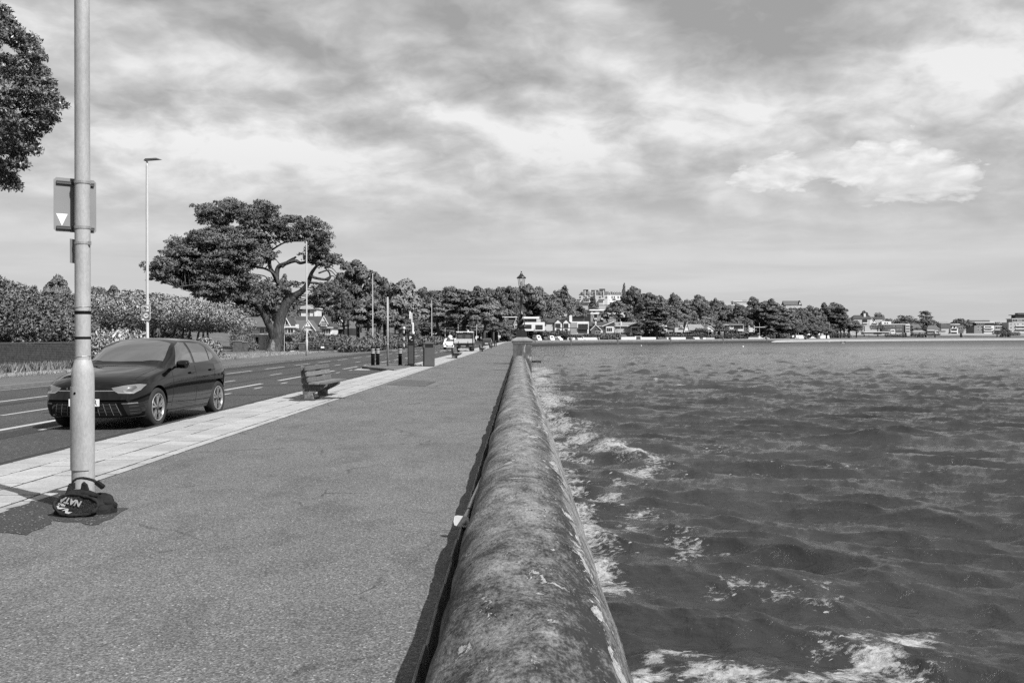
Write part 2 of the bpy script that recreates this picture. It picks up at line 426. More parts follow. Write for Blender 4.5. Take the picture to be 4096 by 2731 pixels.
# kerb of the far side: upstand
def far_kerb():
    mb = MB()
    for i in range(0, len(SH)-1):
        a0, a1 = offset_pt(i, dX(LX)), offset_pt(i+1, dX(LX)); b0, b1 = offset_pt(i, dX(LX-0.14)), offset_pt(i+1, dX(LX-0.14))
        mb.add([(a0[0],a0[1],-0.1),(a1[0],a1[1],-0.1),(a1[0],a1[1],0.03),(a0[0],a0[1],0.03),(b1[0],b1[1],0.04),(b0[0],b0[1],0.04)], [(0,1,2,3),(3,2,4,5)])
    tag(mb.build('far_kerb', KERB), kind='structure')
far_kerb()

# --- slabs, edging and kerb stones (parts of the slab bed)
def slabs():
    L = 0.435; g = 0.036
    rows = [(SX-0.16, SX), (SX-0.16-0.50, SX-0.16), (SX-0.16-1.0, SX-0.16-0.5), (KX+0.01, SX-0.16-1.0)]
    protos = {}
    for r, (x0, x1) in enumerate(rows):
        w_ = x1-x0-g
        me = MB().cbox(-w_/2, w_/2, -(L-g)/2, (L-g)/2, -0.04, 0.0, 0.004).mesh('slab' if r else 'edging_slab', SLAB)
        protos[r] = (me, (x0+x1)/2)
    kme = MB().cbox(-0.06, 0.06, -0.452, 0.452, -0.2, 0.0, 0.012).mesh('kerbstone', KERB)
    rest = MB(); rs = random.Random(3)
    for r, (x0, x1) in enumerate(rows):
        me, xc = protos[r]; off = (0.5*L if r % 2 else 0.0) + 0.11*r
        y = 4.6 + off; k = 0
        while y < 110:
            dz = rs.uniform(-0.004, 0.004); tx, ty = rs.uniform(-.006,.006), rs.uniform(-.006,.006)
            if y < 34.2:
                o = link('slab' if r else 'edging_slab', me, slabbed); o.location = (xc+rs.uniform(-.003,.003), y, 0.004+dz); o.rotation_euler = (tx, ty, rs.uniform(-.006,.006))
            else:
                w_ = x1-x0-g; rest.box(xc-w_/2, xc+w_/2, y-(L-g)/2, y+(L-g)/2, -0.03, 0.004+dz)
            y += L
    o = rest.build('slab_run', SLAB, slabbed); tag(o, kind='stuff')
    y = 4.5; rest = MB()
    while y < 140:
        if y < 55:
            o = link('kerbstone', kme, slabbed); o.location = (KX-0.065+rs.uniform(-.004,.004), y, -0.006+rs.uniform(-.004,.003))
        else: rest.box(KX-0.125, KX-0.005, y-0.45, y+0.45, -0.2, -0.006)
        y += 0.915
    o = rest.build('kerb_run', KERB, slabbed); tag(o, kind='stuff')
slabs()
strip('slab_paving', dX(SX+0.012), dX(KX-0.12), 0.003, 0.003, SLAB, i0=29)

# --- road markings: thin painted sheets
def line_marks(name, X, wid, dash, gap, y0, y1, phase=0.0):
    mb = MB(); y = y0 + phase
    while y < y1:
        e = min(y+dash, y1); mb.add([(X-wid/2,y,-0.066),(X+wid/2,y,-0.066),(X+wid/2,e,-0.066),(X-wid/2,e,-0.066)], [(0,1,2,3)]); y += dash+gap
    tag(mb.build(name, PAINT, None), kind='structure')
line_marks('lane_line', -8.5, 0.15, 4.2, 2.3, 8.3, 200, 0.9)
line_marks('bay_line', -7.85, 0.09, 0.9, 2.4, 9.0, 90, 0.7)
line_marks('cycle_line', -10.1, 0.10, 2.0, 5.0, 10.0, 160, 2.4)
line_marks('centre_line', -12.35, 0.12, 4.0, 2.4, 9.0, 240, 1.0)
line_marks('edge_line', -15.05, 0.07, 400, 1, 5, 64)
line_marks('junction_line', -15.05, 0.12, 0.7, 0.5, 66, 92)
def marks2():
    mb = MB()
    for pts in ([(1415,1479),(1432,1474.5),(1480,1477),(1478,1479.5)],):
        g = [ground(px, py, -0.066) for px, py in pts]; mb.add(g, [(0,1,2,3)])
    # zebra stripes far up the road
    for k in range(8):
        x = -6.6 - k*1.15; mb.add([(x,118,-.066),(x-.6,118,-.066),(x-.6,121.5,-.066),(x,121.5,-.066)], [(0,1,2,3)])
    tag(mb.build('crossing_marks', PAINT), kind='structure')
marks2()
# dark strips of relaid asphalt in the road and tar seams
def road_patches():
    mb = MB()
    def q(x0, x1, y0, y1, sk=0.0): mb.add([(x0,y0,-.0675),(x1,y0+sk,-.0675),(x1,y1+sk,-.0675),(x0,y1,-.0675)], [(0,1,2,3)])
    q(-11.9,-11.5,6,64); q(-9.6,-9.45,20,74); q(-7.9,-5.99,26.0,26.25,0.4); q(-8.4,-6.0,31.2,31.45,0.8); q(-14.4,-13.6,30,110); q(-7.1,-6.0,41,41.3,.5)
    q(-13.2,-12.7,9,24); q(-8.2,-7.7,9,19)
    tag(mb.build('road_seams', mat_tarmac('seam_tar', 0.032, 60, 0.4, 0.05)), kind='structure')
road_patches()
def prom_patches():
    rp = random.Random(5)
    def poly(name, pts, mat, z=0.004, jag=0.02):
        g = [ground(px, py) for px, py in pts]; out = []
        for i, a in enumerate(g):
            b = g[(i+1)%len(g)]; n = max(2, int((b-a).length/0.12))
            for k in range(n):
                p = a.lerp(b, k/n); out.append((p.x+rp.uniform(-jag,jag), p.y+rp.uniform(-jag,jag), z))
        tag(MB().add(out, [tuple(range(len(out)))]).build(name, mat), kind='structure')
    poly('repair_patch', [(-40,2062),(0,2046),(110,2012),(210,1958),(330,1965),(340,2020),(520,2032),(470,2062),(395,2096),(340,2100),(330,2088),(215,2084),(195,2096),(172,2112),(95,2142),(60,2133),(0,2132),(-60,2140)], PATCH)
    poly('repair_patch', [(1548,1537),(1626,1518.5),(1740,1526),(1697,1545)], PATCH2, jag=0.012)
    mb = MB()
    def seam(pts, w_):
        g = [ground(*p) for p in pts]
        for a, b in zip(g, g[1:]):
            d = (b-a); n = Vector((-d.y, d.x, 0)).normalized()*w_/2
            mb.add([a+n+Vector((0,0,.005)), a-n+Vector((0,0,.005)), b-n+Vector((0,0,.005)), b+n+Vector((0,0,.005))], [(0,1,2,3)])
    seam([(1545,1537.5),(1600,1542),(1697,1546),(1742,1526)], 0.035)
    seam([(1735,1470.5),(1782,1473)], 0.09); seam([(1980,1479),(2034,1481.5)], 0.16); seam([(1920,1415.5),(2045,1424.5)], 0.16); seam([(1850,1398),(1950,1400)], 0.2)
    seam([(1757,1536),(1830,1538)], 0.04)
    tag(mb.build('tar_seams', PATCH), kind='structure')
prom_patches()

# ------------------------------------------------------------------ sea wall
def mat_wall():
    t = NT('sea_wall_concrete')
    n1 = t.noise(t.geo((8.0, 4.2, 8.0)), 1.0, 9, 0.76, 0.3)
    n2 = t.noise(t.geo((1.0, 1.3, 1.0)), 1.5, 6, 0.6, 0.6)
    n3 = t.noise(t.geo((70, 34, 70)), 1.0, 4, 0.74)
    s = t.n('ShaderNodeSeparateXYZ'); t.l(t.geo(), s.inputs[0])
    a = t.math('ADD', t.math('ADD', t.math('MULTIPLY', n1, 0.50), t.math('MULTIPLY', n2, 0.28)), t.math('MULTIPLY', n3, 0.42))
    a = t.math('SUBTRACT', a, 0.085)
    # algae: thickest over the first metres and along the seaward shoulder
    near = t.n('ShaderNodeMapRange'); t.put(near.inputs[0], s.outputs[1]); near.inputs[1].default_value = 3.0; near.inputs[2].default_value = 10.0; near.inputs[3].default_value = -0.05; near.inputs[4].default_value = 0.015
    xw = t.math('ADD', s.outputs[0], t.math('MULTIPLY', t.math('SUBTRACT', n2, 0.5), 0.25))
    sea = t.ramp(t.math('ADD', xw, 0.5), [(0.62, 0.0), (0.73, 0.085), (0.80, 0.075), (0.83, 0.0)])
    a = t.math('SUBTRACT', t.math('ADD', a, near.outputs[0]), sea)
    col = t.ramp(a, [(0.39, 0.022), (0.45, 0.062), (0.50, 0.108), (0.555, 0.16), (0.63, 0.24)])
    # pale scabs where the render has come away, with pits inside
    sc = t.math('ADD', t.noise(t.geo((1.6, 0.95, 1.6)), 3.3, 9, 0.68, 1.1), t.math('MULTIPLY', t.math('SUBTRACT', n3, 0.5), 0.10))
    edge = t.ramp(t.math('ABSOLUTE', t.math('SUBTRACT', xw, 0.325)), [(0.0, 0.11), (0.02, 0.07), (0.05, 0.0)])
    sd = t.math('ADD', sc, edge)
    scm = t.ramp(sd, [(0.61, 0.0), (0.622, 1.0)])
    rimd = t.ramp(sd, [(0.56, 0.0), (0.60, 1.0), (0.612, 1.0), (0.62, 0.0)])
    pale = t.ramp(n3, [(0.32, 0.11), (0.68, 0.36)])
    col = t.mix(t.math('MULTIPLY', scm, 0.9), col, pale)
    col = t.math('MULTIPLY', col, t.math('MULTIPLY_ADD', rimd, -0.45, 1.0))
    pit = t.ramp(t.math('ADD', t.voro(t.geo((1, .55, 1)), 24, 'F1'), t.math('MULTIPLY', t.noise(t.geo(), 4.0, 3, 0.6), 0.9)), [(0.45, 1.0), (0.52, 0.0)])
    col = t.math('MULTIPLY', col, t.math('MULTIPLY_ADD', pit, -0.75, 1.0))
    lich = t.ramp(t.math('SUBTRACT', t.noise(t.geo((16, 8, 16)), 1.0, 6, 0.72, 0.6), t.math('MULTIPLY', pit, 0.3)), [(0.635, 0.0), (0.665, 1.0)])
    col = t.mix(t.math('MULTIPLY', lich, 0.7), col, 0.30)
    t.base(col); t.set(Roughness=0.9); t.p.inputs['Specular IOR Level'].default_value = 0.15
    h = t.math('SUBTRACT', t.math('ADD', t.math('MULTIPLY', n1, 0.8), t.math('MULTIPLY', n3, 0.25)), t.math('ADD', t.math('MULTIPLY', scm, 0.5), t.math('MULTIPLY', pit, 0.6)))
    t.bump(h, 0.9, 0.014)
    return t.m
WALLM = mat_wall()
PROF = [(-0.335,-0.10),(-0.345,0.06),(-0.345,0.16),(-0.325,0.25),(-0.28,0.325),(-0.21,0.385),(-0.12,0.428),(-0.02,0.447),(0.08,0.445),(0.17,0.42),(0.245,0.375),(0.30,0.325),(0.335,0.285),(0.375,0.215),(0.42,0.11),(0.47,-0.02),(0.53,-0.17),(0.59,-0.38),(0.64,-0.7),(0.70,-1.2),(0.78,-1.9),(0.85,-2.8)]
def sea_wall():
    prof = []
    for (a, b) in zip(PROF, PROF[1:]):
        for k in range(3): prof.append((a[0]+(b[0]-a[0])*k/3, a[1]+(b[1]-a[1])*k/3))
    prof.append(PROF[-1]); prof = np.array(prof); m = len(prof)
    # smooth it a little
    for _ in range(3): prof[1:-1] = 0.25*prof[:-2]+0.5*prof[1:-1]+0.25*prof[2:]
    ys = [1.2]
    while ys[-1] < 53.8: ys.append(ys[-1] + max(0.02, ys[-1]*0.0045))
    ys = np.array(ys); n = len(ys)
    tg = np.gradient(prof, axis=0); tg /= np.linalg.norm(tg, axis=1)[:,None]; nr = np.stack([-tg[:,1], tg[:,0]], 1)
    U, Yg = np.meshgrid(np.arange(m)/3.0, ys)
    r2 = np.random.default_rng(11); disp = np.zeros_like(U)
    for k in range(46):
        fu, fy = r2.normal(0, 1.3), r2.normal(0, 3.2)+math.copysign(1.0, r2.normal()); disp += 0.0014*np.sin(U*fu+Yg*fy*2.2+r2.uniform(0, 6.3))/ (0.7+0.15*abs(fy))
    for k in range(26):    # spalled hollows near the camera
        cy, cu = r2.uniform(2.2, 9), r2.uniform(6, 13.5); sy, su = r2.uniform(.03,.13), r2.uniform(.25,.9)
        disp -= r2.uniform(.006,.02)*np.exp(-(((Yg-cy)/sy)**2+((U-cu)/su)**2)**1.5)
    for yj in (5.6, 12.7, 19.8, 26.9, 34, 41.1, 48.2): disp -= 0.012*np.exp(-((Yg-yj-0.03*np.sin(U*.9))/.016)**2) - 0.004*np.exp(-((Yg-yj-.05)/.03)**2)   # day joints
    X = prof[None,:,0] + nr[None,:,0]*disp; Z = prof[None,:,1] + nr[None,:,1]*disp
    V = np.stack([X, Yg, Z], -1).reshape(-1, 3)
    I = np.arange(n*m).reshape(n, m)
    Fq = np.stack([I[:-1,:-1], I[:-1,1:], I[1:,1:], I[1:,:-1]], -1).reshape(-1, 4)
    root = empty('sea_wall', (0, 0, 0), 0, 'stained round-topped concrete sea wall running from the camera to the lamp pillar', 'wall')
    link('coping', np_mesh('coping', V, Fq, WALLM, True), root)
    # strip of lapped flashing along the foot of the wall
    FL = M('flashing_lead', 0.22, 0.6, 0.5, 5, bump=0.5)
    r3 = random.Random(2); y = 2.6
    while y < 53:
        L = r3.uniform(0.5, 0.62) if y < 22 else 1.4
        x0, x1 = -0.425+r3.uniform(-.006,.006), -0.425+r3.uniform(-.006,.006)
        z = 0.085+r3.uniform(-.012,.012); dz = r3.uniform(-.008,.008)
        mb = MB().add([(x0-.011,y,0),(x0+.007,y,z-.004),(x0+.012,y,z+.004),(x0+.02,y,z),(x0+.03,y,0.0),(x0+.085,y,-.002),
                       (x1-.011,y+L,0),(x1+.003,y+L,z+dz-.01),(x1+.008,y+L,z+dz),(x1+.016,y+L,z+dz-.004),(x1+.028,y+L,0),(x1+.085,y+L,-.002)],
                      [(i, i+6, i+7, i+1) for i in range(5)]+[(0,1,2,3,4),(10,9,8,7,6)])
        mb.build('flashing_strip', FL, root); y += L-0.012
    # dark gutter behind it
    MB().add([(-.412,2.4,.008),(-.33,2.4,.008),(-.33,53.8,.008),(-.412,53.8,.008)],[(0,1,2,3)]).build('gutter', M('gutter_dark', 0.028, .95, .5, 8), root)
    # the wall beyond the lamp pillar, then round the bay
    V = []; Fq = []; P2 = [(0.75,-.1),(0.755,.16),(.70,.32),(.52,.42),(.38,.447),(.2,.41),(.06,.29),(-.03,.1),(-.13,-.17),(-.24,-.7),(-.45,-2.8)]
    idx = [i for i in range(len(SH)) if 55 <= SH[i,1] <= 700]
    for i in idx:
        for d, z in P2: p = offset_pt(i, d); V.append((p[0], p[1], z))
    V0 = [(0.4-d, 54.6, z) for d, z in P2]; V = V0 + V; m = len(P2)
    for i in range(len(idx)):
        for k in range(m-1): Fq.append((i*m+k, i*m+k+1, (i+1)*m+k+1, (i+1)*m+k))
    t = NT('far_wall_concrete'); sp = t.n('ShaderNodeSeparateXYZ'); t.l(t.geo(), sp.inputs[0]); nn = t.noise(t.geo((.5,.5,1.6)), 1.0, 6, .65)
    hgt = t.math('ADD', sp.outputs[2], t.math('MULTIPLY', t.math('SUBTRACT', nn, .5), 1.2))
    t.base(t.math('MULTIPLY', t.ramp(t.math('MULTIPLY_ADD', hgt, .25, .5), [(.10,.03),(.30,.055),(.40,.10),(.55,.13),(.62,.17)]), t.ramp(t.noise(t.geo(), 2.2, 5, .7), [(.3,.6),(.7,1.4)]))); t.set(Roughness=.9); t.p.inputs['Specular IOR Level'].default_value = .1
    o = link('sea_wall', np_mesh('sea_wall', V, Fq, t.m, False))
    tag(o, 'weathered concrete sea wall curving round the far side of the bay', 'wall')
sea_wall()
# beach at the far right
def beach():
    i0 = int(np.argmin(abs(SH[:,1]-640))); V = []; Fq = []; m = 4
    for i in range(i0, len(SH)):
        f = min(1.0, (i-i0)/16.0)
        for k in range(m): d = -14*f*(1-k/3.0)+.6; p = offset_pt(i, d); V.append((p[0], p[1], -2.25+1.95*(k/3.0)**.8 if f > 0 else -2.25))
    for i in range(len(SH)-i0-1):
        for k in range(m-1): Fq.append((i*m+k, i*m+k+1, (i+1)*m+k+1, (i+1)*m+k))
    tag(link('beach', np_mesh('beach', V, Fq, SAND, True)), kind='structure')
beach()
strip('beach_bank', 0.0, 9, -0.35, 0.3, SAND, i0=int(np.argmin(abs(SH[:,1]-705))), nd=2)

# ------------------------------------------------------------------ water
def fft_tile(N, L, lam0, lam_min, lam_max, rms, wind, spread, seed):
    r = np.random.default_rng(seed)
    k = np.fft.fftfreq(N, L/N)*2*PI; KX_, KY_ = np.meshgrid(k, k); K = np.hypot(KX_, KY_); K[0,0] = 1e-6
    k0 = 2*PI/lam0
    Sp = np.exp(-1.25*(k0/K)**2)/K**4.1
    cosd = (KX_*wind[0]+KY_*wind[1])/K
    Sp *= np.abs(np.cos(np.arccos(np.clip(cosd,-1,1))/1.0))**spread + 0.02
    Sp[(K < 2*PI/lam_max) | (K > 2*PI/lam_min)] = 0; Sp[0,0] = 0
    A = np.sqrt(Sp)*(r.normal(size=(N,N))+1j*r.normal(size=(N,N)))
    h = np.fft.ifft2(A).real; s = rms/h.std(); A *= s
    return np.fft.ifft2(A).real, np.fft.ifft2(-1j*A*KX_/K).real, np.fft.ifft2(-1j*A*KY_/K).real
def samp(T, L, x, y):
    N = T.shape[0]; u = (x/L*N) % N; v = (y/L*N) % N
    i0 = np.floor(u).astype(int) % N; j0 = np.floor(v).astype(int) % N; fu = u-np.floor(u); fv = v-np.floor(v)
    i1 = (i0+1) % N; j1 = (j0+1) % N
    return T[j0,i0]*(1-fu)*(1-fv)+T[j0,i1]*fu*(1-fv)+T[j1,i0]*(1-fu)*fv+T[j1,i1]*fu*fv
def water():
    dp = [3300.0]
    while dp[-1] > 5: dp.append(dp[-1] - (14 if dp[-1] > 1420 else 3.4 if dp[-1] > 420 else 1.3 if dp[-1] > 50 else 0.8))
    Y = F*(H-WZ)/np.array(dp); tau = np.linspace(0, 1.15, 545)
    YY, TT = np.meshgrid(Y, tau, indexing='ij'); XX = 0.45 + YY*TT
    sp = np.gradient(Y)[:,None]*np.ones_like(TT)
    w1 = np.array([-0.42, -0.91])
    h1, a1, b1 = fft_tile(1024, 61.0, 3.3, 0.35, 11, 0.088, w1, 9, 3)
    h2, a2, b2 = fft_tile(512, 13.7, 0.55, 0.06, 0.9, 0.0100, (-.5,-.87), 8, 5)
    f1 = np.clip(4.5/np.maximum(sp, .01), 0.12, 1.0); f2 = np.clip(0.30/np.maximum(sp, .01), 0, 1.0)
    xr = XX*math.cos(.3)-YY*math.sin(.3); yr = XX*math.sin(.3)+YY*math.cos(.3)
    Z = samp(h1,61,XX,YY)*f1 + samp(h2,13.7,xr,yr)*f2
    ch = -0.78
    DX = ch*(samp(a1,61,XX,YY)*f1 + samp(a2,13.7,xr,yr)*f2*.7); DY = ch*(samp(b1,61,XX,YY)*f1 + samp(b2,13.7,xr,yr)*f2*.7)
    # a wave thrown back from the wall, about where the photo shows it
    def wave(p0, p1, wid, amp):
        a = ground(*p0, z=WZ); b = ground(*p1, z=WZ); d = (b-a); Ld = d.length; d /= Ld
        s = (XX-a.x)*d.x+(YY-a.y)*d.y; n = -(XX-a.x)*d.y+(YY-a.y)*d.x
        return amp*np.exp(-(n/wid)**2)*np.exp(-(np.clip(-s,0,None)/.5)**2)*np.exp(-(np.clip(s-Ld,0,None)/1.0)**2)
    Z += wave((2205,1690),(2570,1850),0.55,.22) + wave((2330,1960),(2600,2010),.35,.16) + wave((2500,1880),(3300,1960),.7,.12)
    # foam density in world space, centres read off the photo
    foam = np.zeros_like(Z)
    def blob(px, py, rx, ry, amp):
        nonlocal foam
        c = ground(px, py, WZ); c2 = ground(px+rx, py, WZ); c3 = ground(px, py+ry, WZ)
        ex = max(.02, abs(c2.x-c.x)); ey = max(.03, abs(c3.y-c.y))
        # follow the line of sight on the plane: direction of constant px
        dx = XX - (c.x + (YY-c.y)*c.x/c.y); foam = np.maximum(foam, (amp*1.12+(.12 if py < 1700 else 0))*np.exp(-(dx/ex)**2-((YY-c.y)/ey)**2))
    for b in [(2145,1475,25,18,.8),(2150,1495,40,14,.85),(2165,1520,45,16,.9),(2200,1540,60,14,.7),(2240,1510,70,10,.45),(2195,1580,30,16,.7),(2215,1615,40,14,.75),(2265,1600,60,16,.62),(2215,1655,30,12,.65),
              (2215,1690,40,14,1.05),(2250,1725,55,22,1.15),(2330,1765,80,20,1.1),(2430,1800,100,22,1.05),(2540,1830,80,26,1.0),(2620,1860,60,40,.8),(2330,1740,90,16,.8),
              (2330,1710,120,14,.6),(2560,1900,110,24,.9),(2480,1945,90,20,.88),(2420,1990,100,14,.85),(2390,2015,45,14,1.05),(2480,2030,90,16,.72),(2560,2065,120,24,.62),(2520,2110,70,30,.66),
              (2680,1925,90,20,.6),(2700,1760,140,20,.35),(2740,2120,110,24,.55),(2700,2160,90,26,.66),(2760,2180,70,22,.6),(2760,2230,120,28,.62),(2870,2200,120,20,.5),(2940,2340,150,34,.57),(3120,2370,130,34,.58),(3280,2400,150,40,.55),(3300,2350,60,14,.66),
              (2600,2625,50,22,1.0),(2680,2600,110,20,1.0),(2780,2625,80,14,.95),(2570,2670,40,35,1.0),(2620,2690,80,30,1.05),(2800,2680,150,34,.98),(2950,2705,180,28,1.15),(2650,2745,200,30,1.2),(3000,2760,300,40,1.15),(3250,2720,170,26,.85),(3400,2690,120,34,.92),
              (3500,2650,130,50,1.12),(3640,2590,110,50,1.1),(3600,2540,90,40,.8),(3720,2560,60,60,.75),(3450,2590,110,30,.7),(3300,2600,130,50,.58),(3250,2480,130,50,.55),(3420,2510,140,40,.6),(3560,2490,100,20,.68),(3780,2660,120,50,.6),(3600,2700,160,30,.75),(3900,2590,160,60,.42),
              (2725,1541,26,7,.95),(2625,1517,14,6,.8),(2450,1530,10,4,.7),(3230,1443,26,4,.75),(3290,1870,70,10,.52),(3420,1860,120,12,.5),(2850,1800,160,16,.42),(3000,1900,160,20,.40),(3700,1880,200,14,.40)]:
        blob(*b)
    rw = np.random.default_rng(4)
    for yb in np.geomspace(13.5, 110, 90):      # backwash hugging the foot of the wall
        cx, cyy, sx_, sy_ = .75+rw.uniform(0,.5)*yb/25, yb+rw.uniform(-.4,.4), rw.uniform(.25,.8)*max(1,yb/25), rw.uniform(.3,1.1)*max(1,yb/25)
        foam = np.maximum(foam, rw.uniform(.75,1.1)*np.exp(-((XX-cx)/sx_)**2-((YY-cyy)/sy_)**2))
    # scraps of foam on the steepest crests, thin everywhere
    foam = np.maximum(foam, np.clip((samp(h1,61,XX,YY)-0.20)/0.2, 0, .40)*np.clip(1.3-YY/60,0,1))
    V = np.stack([XX+DX, YY+DY, WZ+Z], -1).astype(np.float32)
    V[:,0,0] = 0.45
    n, m = XX.shape; I = np.arange(n*m).reshape(n, m)
    Fq = np.stack([I[:-1,:-1], I[:-1,1:], I[1:,1:], I[1:,:-1]], -1).reshape(-1,4)
    t = NT('sea_water'); g = t.geo()
    at_ = t.n('ShaderNodeAttribute', attribute_name='foam')
    la = t.noise(t.geo((1.0,1.5,1)), 2.6, 7, 0.68, 1.4); lb = t.noise(t.geo((1.0,1.8,1)), 19.0, 4, 0.65, 1.0)
    cells = t.voro(t.geo((1,1.6,1)), 11.0, 'SMOOTH_F1')
    lace = t.math('ADD', t.math('ADD', t.math('MULTIPLY', la, 0.62), t.math('MULTIPLY', lb, 0.34)), t.math('MULTIPLY', cells, 0.22))
    fm = t.ramp(t.math('ADD', at_.outputs['Fac'], t.math('MULTIPLY', t.math('SUBTRACT', lace, 0.575), 3.0)), [(0.56, 0.0), (0.72, 0.42), (0.95, 0.85), (1.15, 1.0)])
    vd = t.n('ShaderNodeTexVoronoi', feature='F1'); t.l(t.geo((1,2.2,1)), vd.inputs['Vector']); vd.inputs['Scale'].default_value = 5.5
    vs_ = t.n('ShaderNodeSeparateColor'); t.l(vd.outputs['Color'], vs_.inputs[0])
    fleck = t.math('LESS_THAN', t.math('ADD', vd.outputs['Distance'], t.math('MULTIPLY', t.math('SUBTRACT', lb, 0.5), 0.25)), t.math('MULTIPLY', vs_.outputs[0], 0.30))
    fleck = t.math('MULTIPLY', t.math('MULTIPLY', fleck, t.math('GREATER_THAN', vs_.outputs[1], t.math('SUBTRACT', 1.12, at_.outputs['Fac']))), 0.9)
    fm = t.math('MAXIMUM', fm, fleck)
    fn = t.ramp(t.noise(g, 13, 6, 0.72, 0.5), [(0.28, 0.13), (0.72, 0.36)])
    murk = t.ramp(t.noise(g, 0.25, 5, 0.6), [(0.3, 0.018), (0.7, 0.031)])
    t.base(t.mix(fm, murk, fn)); lod = t.n('ShaderNodeAttribute', attribute_name='lod')
    t.put(t.p.inputs['Roughness'], t.mix(fm, t.math('MULTIPLY_ADD', lod.outputs['Fac'], 0.32, 0.10), 0.85)); t.p.inputs['IOR'].default_value = 1.33
    rip = t.math('ADD', t.noise(t.geo((1.0,1.9,1)), 3.2, 6, 0.62, 0.6), t.math('MULTIPLY', t.noise(t.geo((1,1.5,1)), 15, 4, 0.6, 0.5), 0.22))
    rip = t.math('ADD', t.math('MULTIPLY', rip, t.math('MULTIPLY_ADD', lod.outputs['Fac'], -0.46, 0.58)), t.math('MULTIPLY', t.math('MULTIPLY', t.noise(t.geo((1,2.0,1)), 0.6, 4, .6, .4), 3.0), lod.outputs['Fac']))
    bn = t.bump(t.math('ADD', rip, t.math('MULTIPLY', fm, 0.15)), 0.8, 0.10)
    # far off, where the swell is finer than the grid, its slopes tilt the normal directly
    nz = t.n('ShaderNodeTexNoise'); t.l(t.geo((0.55, 0.075, 1)), nz.inputs['Vector']); nz.inputs['Scale'].default_value = 1.0; nz.inputs['Detail'].default_value = 4; nz.inputs['Roughness'].default_value = 0.75
    vsub = t.n('ShaderNodeVectorMath', operation='SUBTRACT'); t.l(nz.outputs['Color'], vsub.inputs[0]); vsub.inputs[1].default_value = (0.5, 0.5, 0.5)
    vsc = t.n('ShaderNodeVectorMath', operation='SCALE'); t.l(vsub.outputs[0], vsc.inputs[0]); t.l(t.math('MULTIPLY', lod.outputs['Fac'], 1.1), vsc.inputs['Scale'])
    gg = t.n('ShaderNodeNewGeometry'); vad = t.n('ShaderNodeVectorMath', operation='ADD'); t.l(gg.outputs['Normal'], vad.inputs[0]); t.l(vsc.outputs[0], vad.inputs[1])
    vno = t.n('ShaderNodeVectorMath', operation='NORMALIZE'); t.l(vad.outputs[0], vno.inputs[0]); t.l(vno.outputs[0], bn.inputs['Normal'])
    me = np_mesh('water', V.reshape(-1,3), Fq, t.m, True)
    a = me.attributes.new('foam', 'FLOAT', 'POINT'); a.data.foreach_set('value', foam.astype(np.float32).ravel())
    a = me.attributes.new('lod', 'FLOAT', 'POINT'); a.data.foreach_set('value', np.clip(1.05-f1, 0, 1).astype(np.float32).ravel())
    tag(link('sea', me), kind='structure')
    # open water beyond the swell grid (calm sheet, just below)
    tag(link('open_water', np_mesh('open_water', [(0.45,-400,WZ-.35),(9000,-400,WZ-.35),(9000,9000,WZ-.35),(0.45,9000,WZ-.35)], [(0,1,2,3)], t.m)), kind='structure')
water()
# ------------------------------------------------------------------ foliage kit
def mat_leaf(name, lo, hi, rough=0.5, spec=0.4, nscale=0.6, rvar=0.65):
    t = NT(name); g = t.n('ShaderNodeNewGeometry')
    oi = t.n('ShaderNodeObjectInfo')
    n = t.noise(t.geo(), nscale, 3, 0.6)
    x = t.math('ADD', t.math('MULTIPLY', g.outputs['Random Per Island'], rvar), t.math('MULTIPLY', n, 1.15-rvar))
    col = t.ramp(x, [(0.15, lo), (0.95, hi)])
    col = t.math('MULTIPLY', col, t.math('MULTIPLY_ADD', oi.outputs['Random'], 0.5, 0.75))
    t.base(col); t.set(Roughness=rough); t.p.inputs['Specular IOR Level'].default_value = spec
    return t.m
LEAF_PINE = mat_leaf('pine_needles', 0.035, 0.14, 0.7, 0.12, 0.5, 0.45)
LEAF_FAR = mat_leaf('far_foliage', 0.05, 0.15, 0.8, 0.08, 0.12, 0.3)
LEAF_FARL = mat_leaf('far_pale_foliage', 0.07, 0.18, 0.7, 0.1, 0.12, 0.3)
LEAF_OAK = mat_leaf('glossy_evergreen_leaf', 0.04, 0.21, 0.42, 0.5, 1.2)
LEAF_HEDGE = mat_leaf('hedge_leaf', 0.025, 0.19, 0.5, 0.3, 0.7, 0.45)
LEAF_HEDGE2 = mat_leaf('clipped_hedge_leaf', 0.07, 0.30, 0.45, 0.45, 0.9, 0.45)  # paler leaves: sunlight on the raised hedge put into the colour
LEAF_LAUREL = mat_leaf('laurel_leaf', 0.08, 0.42, 0.35, 0.55, 0.9, 0.6)
LEAF_PALE = mat_leaf('pale_broadleaf', 0.09, 0.19, 0.6, 0.2, 0.6, 0.35)
LEAF_REED = mat_leaf('tamarisk_foliage', 0.045, 0.15, 0.85, 0.1, 0.7)
LEAF_GRASS = mat_leaf('dry_grass', 0.10, 0.30, 0.9, 0.1, 1.0)
def mat_bark(name, v):
    t = NT(name); c = t.coord('Object', (1,1,0.22))
    a = t.noise(c, 7, 7, 0.65, 0.6); col = t.ramp(a, [(0.35, v*0.35), (0.55, v), (0.75, v*1.7)])
    t.base(col); t.set(Roughness=0.95); t.p.inputs['Specular IOR Level'].default_value = 0.15
    t.bump(a, 1.0, 0.12); return t.m
BARK = mat_bark('pine_bark', 0.062)
BARK_FAR = M('far_bark', 0.075, 0.95, 0.4, 1.0)

